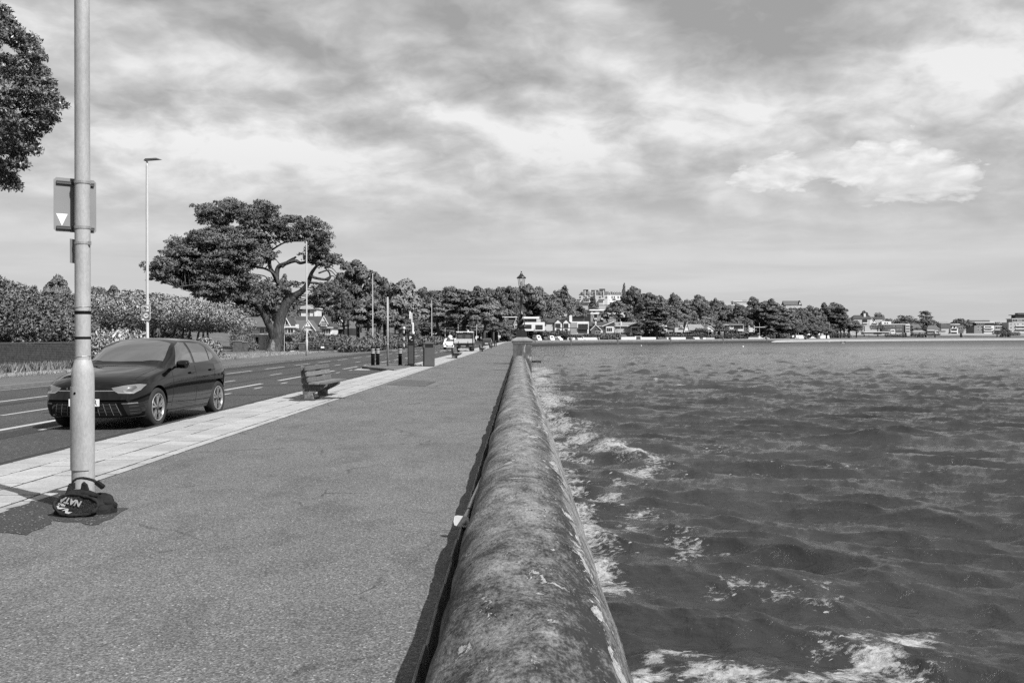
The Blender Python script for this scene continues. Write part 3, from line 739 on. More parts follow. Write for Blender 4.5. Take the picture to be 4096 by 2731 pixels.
def unit(a): return a/np.maximum(np.linalg.norm(a, axis=-1, keepdims=True), 1e-9)
def cards(P, D, size, asp, r, Nn=None):
    # leaf cards: diamond quads centred at P, long axis along D
    n = len(P); D = unit(D); q = unit(np.cross(D, unit(r.normal(size=(n,3))) if Nn is None else Nn))
    L = (size*r.uniform(.5,1.5,n))[:,None]; W = L*asp
    a = P - D*L*0.35; b = P + q*W*0.5 + D*L*.12; c = P + D*L*0.65; d = P - q*W*0.5 + D*L*.12
    V = np.stack([a,b,c,d],1).reshape(-1,3)
    return V
def card_mesh(name, V, mat):
    # columns 3:6, when given, are the clump's own normals, so that a crown shades as soft clumps rather than confetti
    me = np_mesh(name, V[:,:3], np.arange(len(V)).reshape(-1,4), mat, V.shape[1] == 6)
    if V.shape[1] == 6: me.normals_split_custom_set_from_vertices(V[:,3:].astype(np.float32))
    return me
def puff(c, rad, n, r, size, asp, shell=0.55, up=0.25, jit=0.55, soft=0.28):
    d = unit(r.normal(size=(n,3))); d[:,2] = np.where(d[:,2] < -0.25, -d[:,2]*0.6, d[:,2]); d = unit(d)
    rr = (shell + (1-shell)*r.uniform(0,1,n)**0.6)
    P = np.asarray(c)+d*rr[:,None]*np.asarray(rad)
    D = d/np.asarray(rad)*np.mean(rad); D = unit(unit(D)+np.array([0,0,up])+r.normal(size=(n,3))*jit*0.6)
    Nn = unit(unit(d/np.asarray(rad)*np.mean(rad))+np.array([0,0,.15])+r.normal(size=(n,3))*soft)
    tan = unit(np.cross(Nn, unit(r.normal(size=(n,3)))))
    D = unit(tan+d*.45+np.array([0,0,up*.8])); Gn = unit(Nn+r.normal(size=(n,3))*jit*.5)
    return np.concatenate([cards(P, D, size, asp, r, Gn), np.repeat(Nn, 4, axis=0)], 1)

# far and middle-distance trees: prototypes of height 1, width 1, copied
def proto(kind, seed, n):
    r = np.random.default_rng(seed); rs = random.Random(seed); Vs = []; tr = MB(); nod = []
    def limb(a, b, r0, r1):
        a, b = Vector(a), Vector(b); m = a.lerp(b, .5)+Vector((rs.uniform(-.03,.03), rs.uniform(-.03,.03), -0.01)); tr.tube([a, m, b], [r0, (r0+r1)/2, r1], 6)
    if kind == 'pine':       # umbrella pine: bare stem, flat lobed layers
        lean = rs.uniform(-.06,.06); tr.tube([(0,0,-.05),(lean*.4,.0,.25),(lean,.02,.55),(lean*1.3,.0,.8)], [.035,.028,.02,.010], 7)
        k = 26
        for i in range(k):
            a = i*2.4+rs.uniform(-.4,.4); q = math.sqrt((i+.5)/k); rad = .40*q*rs.uniform(.8,1.12)
            z = .88-.36*q**1.7+rs.uniform(-.07,.05); c = (lean+rad*math.cos(a), rad*math.sin(a), z)
            s = rs.uniform(.085,.145); Vs.append(puff(c, (s,s,s*.62), n//k, r, .052, .5, .5, .35, .6))
            if i % 2: limb((lean,0,.5+rs.uniform(-.06,.1)), (c[0],c[1],c[2]-.03), .010, .004)
    elif kind == 'cypress':  # layered flat plates, spiky edge
        tr.tube([(0,0,-.05),(.02,0,.3),(.0,.02,.8)], [.045,.035,.01], 7)
        k = 46
        for i in range(k):
            t = i/k; z = .22+.74*t+rs.uniform(-.03,.03); lim = .5*(1-.72*t**1.5)*(.75 if t < .1 else 1.0)
            a = i*2.4+rs.uniform(-.5,.5); rad = lim*rs.uniform(.35,.9); c = (rad*math.cos(a), rad*math.sin(a), z)
            Vs.append(puff(c, (.15,.15,.034), n//k, r, .055, .38, .35, .15, .45))
            if i % 3 == 0: limb((0,0,z-.10), c, .010, .003)
    elif kind == 'conifer':
        tr.tube([(0,0,-.05),(0,0,.9)], [.03,.006], 6); k = 44
        for i in range(k):
            t = i/k; z = .1+.88*t; lim = .46*(1-t)**.8+.03; a = i*2.4; rad = lim*rs.uniform(.4,.85); c = (rad*math.cos(a), rad*math.sin(a), z)
            s = .05+.10*(1-t); Vs.append(puff(c, (s,s,s*.55), n//k, r, .055, .4, .4, .3, .6))
    elif kind == 'tall':     # irregular tall pine with several lobes and gaps
        tr.tube([(0,0,-.05),(.03,0,.3),(-.02,.02,.6),(.0,.0,.9)], [.035,.03,.02,.008], 7); k = 30
        for i in range(k):
            t = i/k; z = .36+.6*t+rs.uniform(-.04,.04); lim = .44*(1-.55*t)*(1+.25*math.sin(i*1.7)); a = i*2.6+rs.uniform(-.4,.4); rad = lim*rs.uniform(.3,.95); c = (rad*math.cos(a), rad*math.sin(a), z)
            s = rs.uniform(.075,.125); Vs.append(puff(c, (s,s,s*.62), n//k, r, .052, .45, .45, .3, .6))
            if i % 2 == 0: limb((0,0,z-.09), (c[0],c[1],c[2]-.02), .010, .004)
    elif kind == 'round':
        tr.tube([(0,0,-.05),(.01,0,.2),(0,.0,.6)], [.04,.035,.02], 7); k = 40
        for i in range(k):
            d = unit(r.normal(size=3)); d[2] = abs(d[2])*1.0-.22; q = r.uniform(.55,1.0)
            c = (d[0]*.37*q, d[1]*.37*q, .50+d[2]*.44*q); s = rs.uniform(.09,.15)
            Vs.append(puff(c, (s,s,s*.8), n//k, r, .045, .6, .5, .2, .7))
            if i % 5 == 0: limb((0,0,.25), c, .012, .004)
    elif kind == 'bush':
        tr.tube([(0,0,-.05),(0,0,.5)], [.03,.01], 5); k = 24
        for i in range(k):
            d = unit(r.normal(size=3)); d[2] = abs(d[2]); q = r.uniform(.5,1.0); c = (d[0]*.38*q, d[1]*.38*q, .06+d[2]*.72*q); s = rs.uniform(.12,.18)
            Vs.append(puff(c, (s,s,s*.9), n//k, r, .06, .6, .5, .25, .7))
    return np.concatenate(Vs), tr
PROTO = {}
def get_proto(kind, var, mat, n=4200):
    if n == 4200: var = var % 4
    key = (kind, var, mat.name, n)
    if key not in PROTO:
        V, tr = proto(kind, 100+var*17+len(kind), n)
        PROTO[key] = (card_mesh('crown', V, mat), tr.mesh('trunk', BARK_FAR, True))
    return PROTO[key]
def tree_at(loc, h, w_, kind, var, mat, label, group=None, name='pine_tree', n=4200, rz=0.0, cat='tree'):
    cm, tm = get_proto(kind, var, mat, n)
    root = empty(name, loc, rz, label, cat, group); root.scale = (w_, w_, h)
    link('crown', cm, root); link('trunk', tm, root); return root
def tree_px(px, py_top, D, wpx, kind, var=0, mat=None, label=None, group=None, name='pine_tree', n=4200, base=None, cat='tree'):
    p = at(px, py_top, D); b = terrain(p.x, p.y) if base is None else base
    h = max(1.2, p.z-b); w_ = wpx/F*D*1.18
    return tree_at((p.x, p.y, b-0.1), h+0.1, w_*1.02, kind, var, mat or LEAF_FAR, label, group, name, n, random.uniform(0, 6.28), cat)

def shrub(name, label, lumps, size, asp, dens, mat, cat='bush', group=None, seed=1, stems=None, shell=0.6, up=0.25, jit=0.7, kind=None):
    # lumps: (x, y, z, rx, ry, rz) in metres
    r = np.random.default_rng(seed); base = Vector((np.mean([l[0] for l in lumps]), np.mean([l[1] for l in lumps]), 0)); base.z = terrain(base.x, base.y) if base.x < -19 else 0
    root = empty(name, base, 0, label, cat, group); Vs = []
    for (x, y, z, rx, ry, rz) in lumps:
        area = 4*PI*((rx*ry)**1.6/3+(rx*rz)**1.6/3+(ry*rz)**1.6/3)**(1/1.6)
        n = int(area*dens); c = np.array([x-base.x, y-base.y, z-base.z])
        d = unit(r.normal(size=(n,3))); rr = shell+(1-shell)*r.uniform(0,1,n)**.7
        # lumpy outline
        ph = r.uniform(0,6.3,6); bmp = 1+.07*np.sin(d[:,0]*9+ph[0])*np.sin(d[:,1]*8+ph[1])+.06*np.sin(d[:,2]*13+ph[2]+d[:,1]*7)
        P = c+d*(rr*bmp)[:,None]*np.array([rx,ry,rz]); Dr = unit(d*.35+np.array([0,0,up])+r.normal(size=(n,3))*(.5+jit))
        Nn = unit(unit(d/np.array([rx,ry,rz])*rx)+np.array([0,0,.2])+r.normal(size=(n,3))*.5); Gn = unit(Nn+r.normal(size=(n,3))*.45)
        ok = (P[:,2]+base.z > base.z+0.02) & ((d[:,0] > -.45) | (x > -19) | (cat != 'hedge')); Vs.append(np.concatenate([cards(P[ok], Dr[ok], size, asp, r, Gn[ok]), np.repeat(Nn[ok], 4, axis=0)], 1))
    link('foliage', card_mesh('foliage', np.concatenate(Vs), mat), root)
    if stems:
        for pts, rad in stems: MB().tube([Vector(p)-base for p in pts], rad, 6).build('stem', BARK_FAR, root, True)
    return root

# --- the great pine behind the road (photo px at D=110)
def hero_pine():
    D0 = 110.0
    def z5(u, v, dy=0.0): return at(560+u/2.2404, 760+v/2.2404, D0+dy)
    base = z5(1225, 1425); base.z = 0.0
    root = empty('pine_tree', base, 0, 'huge spreading old pine with forked thick trunk behind the road, tallest tree in view', 'tree')
    rs = random.Random(4); r = np.random.default_rng(4); px2m = D0/F/2.2404
    tr = MB(); nodes = []
    def limb(pts, w0, w1, dys=None, n=10):
        P = [z5(u, v, (dys[i] if dys else 0)) for i, (u, v) in enumerate(pts)]
        C = [Vector((*_,)) for _ in _catmull([tuple(p) for p in P], 5)]
        rad = [w0+(w1-w0)*i/(len(C)-1) for i in range(len(C))]; rad = [q*px2m*rs.uniform(.95,1.06) for q in rad]
        for c, q in zip(C, rad): nodes.append((c, q))
        tr.tube([c-base for c in C], rad, n)
    limb([(1222,1440),(1228,1330),(1250,1180),(1300,1040),(1370,945)], 58, 42)
    limb([(1215,1440),(1195,1320),(1160,1220),(1110,1120),(1050,1020),(960,950),(840,905),(700,880)], 42, 11, [0,0,-.5,-1,-2,-3,-3.5,-4])
    limb([(1350,960),(1440,915),(1505,835),(1540,740),(1600,660)], 34, 10, [0,0,-.5,-1,-1.5])
    limb([(1370,960),(1300,905),(1240,830),(1205,760),(1165,690),(1150,560),(1060,420)], 34, 9, [0,0,.5,.5,1,1.5,2])
    limb([(1225,800),(1235,700),(1290,665),(1390,635),(1440,655),(1510,620),(1530,480),(1550,380)], 23, 7, [.3,.3,0,-.3,-.3,-.5,-.5,-.5])
    limb([(1270,690),(1330,640),(1400,600)], 16, 8)
    limb([(1240,840),(1200,750),(1120,705),(1040,690),(900,640),(700,600)], 13, 5, [0,0,-.6,-1,-1.6,-2.5])
    limb([(1520,760),(1580,790),(1690,800),(1700,750),(1660,700)], 14, 5, [-1]*5)
    limb([(1530,830),(1620,840),(1700,880),(1780,930)], 12, 3, [-1.2]*4); limb([(1600,745),(1700,720),(1770,790)], 8, 3, [-1.4]*3); limb([(1660,800),(1730,770),(1765,830)], 8, 2, [-1.4]*3); limb([(1650,700),(1720,700),(1775,760)], 6, 2, [-1.4]*3)
    limb([(960,950),(820,860),(640,840),(480,850),(330,870)], 12, 4, [-3,-3.5,-4,-4.5,-5]); limb([(1100,1110),(1000,1010),(940,890),(900,780),(820,640)], 14, 5, [-1,-2,-2,-2,-2])
    limb([(1060,420),(960,330),(870,250)], 12, 4, [2,2,2]); limb([(1060,420),(1160,330),(1280,300)], 10, 4, [2,2,1]); limb([(1060,450),(860,350),(700,280),(600,240)], 10, 3, [2,2,2,2])
    limb([(1150,560),(1300,470),(1460,460)], 9, 4, [1,.6,0]); limb([(1160,850),(1130,780),(1060,760),(990,750)], 7, 3, [-1]*4)
    # ellipses of canopy: (u, v, ru, rv, number of tufts, depth spread m)
    groups = [(870,190,340,90,46,3.5),(620,230,110,80,14,2.5),(1130,270,190,90,26,3),(1320,330,170,90,26,2.6),(1540,360,120,110,24,2.2),(1630,470,70,90,10,2),(900,320,330,70,26,3),
              (800,440,320,95,54,3.4),(560,560,320,110,60,3.6),(330,640,200,90,30,3),(190,720,120,60,12,2.4),(640,680,360,90,56,3.6),(1020,470,110,80,18,2.6),(1090,590,120,80,22,2.6),(900,620,200,110,34,3),(420,760,260,60,24,3),
              (760,800,280,70,34,3.2),(250,800,130,35,7,2),(1620,610,110,90,18,2),(1700,660,80,90,12,2),(1570,540,80,60,7,2),
              (1150,940,120,70,20,2),(1060,1010,170,70,28,2.4),(860,990,200,60,20,2.6),(560,900,240,40,14,3),(1180,860,70,50,5,1.6),(930,1080,120,40,10,2.2),
              (1690,930,120,90,20,2.4),(1600,1000,70,50,5,2),(1350,870,60,40,3,3),(1290,430,150,50,9,2),(600,830,300,60,30,3.2),(760,930,220,60,22,3),(380,690,200,70,22,3),(480,470,200,60,16,2.6),(1000,900,120,60,12,2)]
    Vs = []; tips = []
    for (u, v, ru, rv, k, dep) in groups:
        for i in range(int(k*1.25)):
            a = rs.uniform(0, 2*PI); q = math.sqrt(rs.uniform(.02, 1)); c = z5(u+ru*q*math.cos(a), v+rv*q*math.sin(a), rs.uniform(-dep, dep*.8)+(-1.5 if u < 1000 and v > 400 else 0.5))
            s = rs.uniform(.5,.95); sz = s*rs.uniform(.55,.75)
            Vs.append(puff(np.array(c-base), (s,s,sz), 140, r, .265, .34, .35, .45, .6)); tips.append(c)
            if i % 2 == 0:
                for j in range(2):
                    cc = c+Vector((rs.uniform(-1,1),rs.uniform(-1,1),rs.uniform(-.4,.35)))*0.95; s2 = s*rs.uniform(.4,.62)
                    Vs.append(puff(np.array(cc-base), (s2,s2,s2*.75), 62, r, .25, .34, .3, .45, .6))
    for c in tips[::2]:
        nb = min(nodes, key=lambda q: (q[0]-c).length+ (3 if q[0].z > c.z+.3 else 0)); d = (nb[0]-c).length
        if .8 < d < 6: m = nb[0].lerp(c, .5)+Vector((0,0,-.12*d*.3)); tr.tube([nb[0]-base, m-base, c-base], [min(.07, nb[1]*.6), .045, .02], 5)
    link('crown', card_mesh('crown', np.concatenate(Vs), LEAF_PINE), root)
    tr.build('trunk', BARK, root, True)
hero_pine()

# --- evergreen tree leaning in at the left edge
def edge_tree():
    base = Vector((-25.5, 37.5, 0)); root = empty('evergreen_tree', base, 0, 'dense evergreen tree hanging in at the top left edge above the hedge', 'tree')
    r = np.random.default_rng(8); rs = random.Random(8); Vs = []; D0 = 37.0
    def E(px, py, dy=0): return at(px, py, D0+dy)
    outline = [(-30,60,60),(20,110,55),(60,150,50),(-20,200,120),(110,190,45),(120,250,45),(60,270,80),(150,300,40),(175,345,40),(130,360,60),(205,390,38),(215,430,32),(180,440,50),(100,420,80),(0,380,120),(195,480,36),(150,510,50),(80,520,80),(0,520,100),(125,570,36),(100,600,40),(40,610,60),(60,660,40),(-20,660,60),(20,710,35),(45,745,20),(-30,740,40),(-60,450,150),(-120,300,160),(-160,550,140),(-100,120,120)]
    for (px, py, rr) in outline:
        for k in range(max(3, int(rr/6))):
            a = rs.uniform(0, 6.28); q = math.sqrt(rs.uniform(0,1)); c = E(px+rr*.8*q*math.cos(a), py+rr*.8*q*math.sin(a), rs.uniform(-1.6, 1.6)*rr/60)
            s = rs.uniform(.26,.46); Vs.append(puff(np.array(c-base), (s,s,s*.8), 170, r, .13, .40, .3, .3, .55, .6))
    link('crown', card_mesh('crown', np.concatenate(Vs), LEAF_OAK), root)
    tr = MB(); tr.tube([(0,0,0),(.3,0,2.5),(.6,-.2,6),(1.2,-.3,10)], [.42,.36,.26,.1], 10)
    for px, py in [(60,250),(120,400),(40,600),(-60,150),(100,520)]:
        p = E(px, py)-base; tr.tube([(.6,-.2,5.5+max(0,(p.z-8)*.5)), (Vector((.6,-.2,6))+p)/2+Vector((0,0,.4)), p], [.14,.08,.03], 6)
    tr.build('trunk', BARK, root, True)
edge_tree()

# --- hedges behind the far footpath
def hedges():
    rs = random.Random(12)
    L = []
    for k in range(23):
        y = 31+k*0.82; hh = 2.65 if y < 42 else 2.2+.25*math.sin(y*.9); L.append((-22.6+rs.uniform(-.5,.5), y, hh+rs.uniform(-.12,.15), 1.75, 1.25, 1.45+rs.uniform(-.1,.15)))
        if k % 2: L.append((-21.2+rs.uniform(-.2,.3), y, 1.75+rs.uniform(-.3,.5), .8, .9, .75))
    for k in range(5): L.append((-24.0, 33+k*3.4, 3.0+rs.uniform(0,.3), 1.3, 2, 1.2))
    shrub('hedge', 'tall leafy hedge growing over the brick wall at the far left', L, .118, .5, 165, LEAF_HEDGE, 'hedge', seed=2, shell=.78)
    L = []
    for k in range(9): L.append((-20.5+rs.uniform(-.25,.25), 46.9+k*.85, .95+rs.uniform(-.1,.15), .7, .75, .85+rs.uniform(0,.25)))
    shrub('laurel_bush', 'low pale-leaved bush below the dark fence beyond the car roof', L, .17, .42, 120, LEAF_LAUREL, 'bush', seed=3)
    L = []
    for k in range(18):
        t = k/17; y = 53+t*16.5; L.append((-20.9+rs.uniform(-.2,.2), y, 2.95-.1*t+rs.uniform(-.12,.12), 1.75, 1.35, .92+rs.uniform(-.05,.12)))
        if k % 3 == 0: L.append((-22.8, y, 3.0, 1.5, 1.6, .9))
    L += [(-19.7,67.5,2.55,1.1,1.4,.75),(-19.5,69.8,2.35,1.0,1.1,.7),(-19.9,64,2.75,1.1,1.6,.75)]
    stems = []
    for k in range(11):
        y = 53+k*1.5; stems.append(([(-21.3+rs.uniform(-.5,.5), y, 0), (-21.2, y+rs.uniform(-.3,.5), 1.1), (-21+rs.uniform(-.4,.4), y+rs.uniform(-.4,.9), 2.4)], [.10,.085,.06]))
    shrub('hedge', 'clipped flat-topped hedge raised on bare dark stems behind the speed camera sign', L, .115, .5, 180, LEAF_HEDGE2, 'hedge', shell=.78, seed=5, stems=stems)
    L = [(-18.5+rs.uniform(-.3,.3), 58.6+rs.uniform(-1.4,1.4), .55+rs.uniform(-.2,.35), .75, .8, .62) for _ in range(9)]
    shrub('laurel_bush', 'small round glossy bush at the road edge under the end of the clipped hedge', L, .15, .5, 140, LEAF_LAUREL, 'bush', seed=6)
    # dark undergrowth behind the stems
    L = [(-24.5+rs.uniform(-.5,.5), 50+k*1.8, 1.0, 1.3, 1.4, 1.3) for k in range(13)]
    shrub('undergrowth', 'dark undergrowth behind the stems of the clipped hedge', L, .22, .5, 55, LEAF_FAR, 'bush', seed=7)
    # paling fence in the gap
    root = empty('paling_fence', (-22.0, 53, 0), 0, 'dark weathered paling fence in the gap between the two hedges', 'fence'); FM = rnd_mat('old_paling', .05, .4, .9, 5, .3)
    me = MB().prism([(-.045,0),(.045,0),(.045,1.75),(0,1.85),(-.045,1.75)], -.01, .01, 'x').mesh('paling', FM)
    for k in range(34):
        o = link('paling', me, root); o.location = (rs.uniform(-.01,.01), -2+k*.125, rs.uniform(-.03,.03)+.5); o.rotation_euler = (rs.uniform(-.03,.03), 0, 0)
    MB().box(.015,.06,-2.1,2.3,.75,.84).build('rail', FM, root); MB().box(.015,.06,-2.1,2.3,1.85,1.94).build('rail', FM, root)
hedges()
def brick_wall():
    root = empty('brick_wall', (-20.35, 30, 0), 0, 'low shade-darkened brick wall under the overhanging hedge at the far left', 'wall'); rs = random.Random(9)
    BR = rnd_mat('shaded_brick', .05, .1, .9, 7, .6)  # brick colour lowered to carry the overhanging hedge's shade
    MB().box(-.22, 0, 0, 16.4, -.2, 1.2).build('mortar_core', M('old_mortar', .03, .95, .4, 6), root)
    mb = MB(); t = .0
    for c in range(16):
        y = -.11*(c % 2); z = .02+c*.075
        while y < 16.2:
            if y > 4: mb.box(-.02, .012+rs.uniform(-.004,.004), y+.006, y+.21, z+.005, z+.068)
            y += .222
    tag(mb.build('bricks', BR, root), kind='stuff')
    MB().box(-.25,.03,0,16.4,1.225,1.29).build('coping_course', M('brick_coping', .07,.9,.4,4), root)
brick_wall()
def grasses():
    r = np.random.default_rng(21)
    def tufts(name, n, fx, size, mat, asp=.10):
        P = np.array([fx(r) for _ in range(n)]); D = np.stack([r.normal(0,.45,n), r.normal(0,.45,n), np.ones(n)], 1)
        o = link(name, card_mesh(name, cards(P+np.array([0,0,size*.3]), D, size, asp, r), mat)); return tag(o, kind='stuff')
    tufts('verge_grass', 9000, lambda r: (-19.0-abs(r.normal(0,.55)), r.uniform(30,58), 0.0), .15, LEAF_GRASS)
    tufts('wall_foot_weeds', 3500, lambda r: (-20.2+abs(r.normal(0,.2)), r.uniform(36,50), 0.02), .42, LEAF_REED, .16)
    tufts('lawn_grass', 12000, lambda r: (-19.2-abs(r.normal(0,3.0)), r.uniform(58,105), 0.02), .16, LEAF_GRASS)
    tufts('gutter_weeds', 500, lambda r: (-.335+r.normal(0,.012), r.uniform(4,40), .01), .05, LEAF_REED, .3)
    tufts('joint_weeds', 260, lambda r: (-5.4+r.normal(0,.25), 50.2+r.normal(0,.25), .0), .12, LEAF_REED, .2)
grasses()
# ------------------------------------------------------------------ street furniture
GALV = M('galvanised_paint', 0.33, 0.55, 0.2, 5.0, bump=0.2, bscale=18, fine=0.12, stretch=(1,1,.4))
GALV2 = M('column_paint_far', 0.50, 0.5, 0.08, 2.0)
PLATE = M('sign_back_metal', 0.20, 0.5, 0.1, 3.0, metal=0.0)
WHITE = M('white_paint', 0.78, 0.5, 0.05, 2.0)
BLACK = M('black_paint', 0.012, 0.5, 0.4, 4.0, spec=0.25)
BLACKM = M('black_plastic', 0.008, 0.6, 0.3, 6.0, spec=.15)
DARKG = M('dark_grey_paint', 0.06, 0.5, 0.25, 4.0)
TAPE = M('black_tape', 0.006, 0.8, 0.2, 8.0, spec=.1)
STEEL = M('steel_band', 0.45, 0.35, 0.15, 8.0, metal=0.7)
SIGNGREY = M('sign_backing_grey', 0.10, 0.5, 0.1, 4.0)

def near_lamp():
    b = ground(333, 2036); root = empty('street_lamp', b, 0, 'tall pale grey street lamp column in the foreground with taped bands and door cover', 'street lamp')
    q = lambda py: H-(py-VY)/F*b.y           # photo row -> height at this column
    mb = MB(); mb.lathe([(.090,-.05),(.090,q(1870)),(.0905,q(1560)),(.089,q(1485)),(.085,q(1470)),(.067,q(1437)),(.064,q(1434)),(.0,q(1433.9))], 28)
    o = mb.build('base_column', GALV, root); smooth_by_angle(o.data, .5)
    mb = MB(); mb.lathe([(.0635,q(1440)),(.0605,3.0),(.055,8.0),(.052,8.6),(.0,8.62)], 26); o = mb.build('shaft', GALV, root); smooth_by_angle(o.data, .5)
    # curved door cover, proud of the column
    V = []; n = 14; a0, a1 = R(-90-76), R(-90+52); z0, z1 = q(1872), q(1541)
    mb = MB()
    for r_ in (.092, .0985):
        for z in (z0, z1):
            for k in range(n+1): a = a0+(a1-a0)*k/n; mb.v.append((r_*math.cos(a), r_*math.sin(a), z))
    m = n+1
    for k in range(n):
        mb.f += [(2*m+k, 2*m+k+1, 3*m+k+1, 3*m+k), (k, m+k, m+k+1, k+1), (m+k, 3*m+k, 3*m+k+1, m+k+1), (k, k+1, 2*m+k+1, 2*m+k)]
    mb.f += [(0, 2*m, 3*m, m), (n, m+n, 3*m+n, 2*m+n)]
    door = mb.build('door', GALV, root); smooth_by_angle(door.data, .6)
    a = R(-90-16); lk = MB().tube([(.09*math.cos(a), .09*math.sin(a), q(1566)), (.1005*math.cos(a), .1005*math.sin(a), q(1566))], .011, 12); lk.build('lock', TAPE, door)
    for py, t_ in ((1246,.028),(1347,.022)):
        z = q(py); MB().lathe([(.0640,z-t_/2),(.0640,z+t_/2)], 26).build('tape', TAPE, root)
    for py in (1223,1420):
        z = q(py); p = [(.0655*math.cos(2*PI*k/20), .0655*math.sin(2*PI*k/20), z+.004*math.sin(2*PI*k/20+1)) for k in range(21)]
        w_ = MB().tube(p, .0022, 5); w_.tube([(.064,-.015,z),(.07,-.02,z-.012),(.068,-.03,z-.022)], .0022, 5); w_.build('wire_tie', STEEL, root)
    # lantern far above the frame
    MB().add([(-.09,-.12,8.6),(.09,-.12,8.6),(.07,.62,8.66),(-.07,.62,8.66),(-.07,-.1,8.7),(.07,-.1,8.7),(.05,.6,8.70),(-.05,.6,8.70)],[(3,2,1,0),(4,5,6,7),(0,1,5,4),(1,2,6,5),(2,3,7,6),(3,0,4,7)]).build('lantern', DARKG, root)
    # the sign fixed to it, seen from behind
    ang = R(38); zc = (q(705)+q(926))/2
    sg = empty('traffic_sign', (b.x, b.y, zc), 0, 'grey back of a rectangular traffic sign clamped to the foreground lamp column', 'sign')
    M4 = Matrix.Rotation(ang, 4, 'Z') @ Matrix.Translation((-.035, .088, 0))
    hw, hh = .168, .225; ch = .02
    pts = [(-hw+ch,-hh),(hw-ch,-hh),(hw,-hh+ch),(hw,hh-ch),(hw-ch,hh),(-hw+ch,hh),(-hw,hh-ch),(-hw,-hh+ch)]
    mb = MB().prism(pts, 0, .003, 'y'); mb.v = [tuple(M4 @ Vector(v)) for v in mb.v]; mb.build('plate', PLATE, sg)
    for z in (hh-.04, -hh+.035):
        mb = MB().box(-.15,.15,-.016,-.001,z-.009,z+.009); mb.box(-.15,.15,-.019,-.016,z-.012,z-.006); mb.box(-.15,.15,-.019,-.016,z+.006,z+.012)
        mb.v = [tuple(M4 @ Vector(v)) for v in mb.v]; mb.build('channel', DARKG, sg)
        MB().lathe([(.0655,z-.011),(.0665,z-.011),(.0665,z+.011),(.0655,z+.011)], 24).build('clamp', STEEL, sg)
    mb = MB().prism([(-.045,.05),(.045,.05),(0,-.05)], -.0015, -.0005, 'y'); T2 = M4 @ Matrix.Translation((-.105,0,-.125)); mb.v = [tuple(T2 @ Vector(v)) for v in mb.v]; mb.build('sticker', WHITE, sg)
    s2 = empty('traffic_sign', (b.x, b.y, q(1000)), 0, 'small notice plate seen edge-on at the left of the foreground lamp column', 'sign')
    mb = MB().box(-.0015,.0015,-.07,.07,-.10,.10); T3 = Matrix.Translation((-.082,.03,0)) @ Matrix.Rotation(R(-4), 4, 'Z'); mb.v = [tuple(T3 @ Vector(v)) for v in mb.v]; mb.build('plate', PLATE, s2)
    MB().lathe([(.0645,.055),(.066,.055),(.066,.073),(.0645,.073)], 24).build('clamp', STEEL, s2)
    MB().box(.055,.078,-.03,-.01,.05,.08).build('clamp_bolt', STEEL, s2)
near_lamp()

def lamp_proto(h):
    root = empty('street_lamp')
    k = h/9.3
    MB().lathe([(.10,-.1),(.10,1.15),(.095,1.2),(.065,1.32),(.062,3),(.045*1.1,h-.25),(.04,h-.05),(0,h-.04)], 12).build('column', GALV2, root, True)
    ln = MB(); ln.add([(-.12,-.11,h-.02),(-.12,.11,h-.02),(.5,.13,h+.03),(.5,-.13,h+.03),(-.05,-.09,h+.07),(-.05,.09,h+.07),(.42,.09,h+.09),(.42,-.09,h+.09),(.66,0,h+.02)],
                      [(0,1,2,8,3),(7,6,5,4),(0,4,5,1),(1,5,6,2),(3,7,4,0),(2,6,8),(6,7,8),(7,3,8)])
    ln.build('lantern', DARKG, root)
    return root
LG = 'street lamps along the far side of the road'
def lamps():
    lp = lamp_proto(9.0)
    spec = [(590, 42.9, -16.0, 9.1, 'slim street lamp rising behind the car and carrying the 30 speed camera sign'),
            (1227, 80.8, None, 9.4, 'slim street lamp in front of the great pine carrying the triangular warning sign'),
            (1491, 115, None, 9.0, 'slim street lamp rising behind the pair of black bollards'),
            (1727, 200, None, 9.2, 'slim street lamp standing behind the litter bin'),
            (1780.5, 305, None, 8.9, 'slim street lamp just left of the oncoming white hatchback'),
            (1832.6, 285, None, 9.0, 'slim street lamp directly above the flatbed truck cab'),
            (1906, 312, None, 9.2, 'slim street lamp between the flatbed truck and the dark parked car'),
            (1995, 366, None, 9.2, 'slim street lamp with a small white plate at the bend of the road')]
    for i, (px, D, X, h, lab) in enumerate(spec):
        o = lp if i == 0 else copy_tree(lp)
        p = at(px, VY, D); o.location = (p.x, D, 0.0); o.scale = (1,1,h/9.0); tag(o, lab, 'street lamp', LG)
        if D > 150: o.scale = (1.35, 1.35, h/9.0)
    # lamps round the bay, standing behind the sea wall
    far = [(2481,500,1276,'far street lamp in front of the brick apartment block'),(2664,560,1299,'far street lamp right of the big dark cypress'),(2816,610,1282,'far street lamp above the long white garden wall'),(2955,660,1285,'far street lamp before the flat-roofed white houses'),(3038,670,1291,'far plain lamp post near the white garage'),(3071,690,1287,'far street lamp right of the white garage'),
           (3193,760,1291,'far street lamp left of the parked white pickup'),(3317,800,1287,'far street lamp at the end of the low white wall'),(3353,830,1289,'far street lamp before the grassy bank'),(3410,880,1289,'far street lamp beside the spreading dark tree on the beach road'),(3475,900,1296,'far street lamp left of the long brick block'),(3708,980,1298,'far lamp post among the small white beach houses'),(3855,1030,1296,'far lamp post left of the curved white flats')]
    for px, D, top, lab in far:
        p = at(px, top, D); o = copy_tree(lp); o.location = (p.x, D, 0.0); o.scale = (1.9, 1.9, p.z/9.0); o.rotation_euler = (0,0,R(200)); tag(o, lab, 'street lamp', 'street lamps round the bay')
lamps()

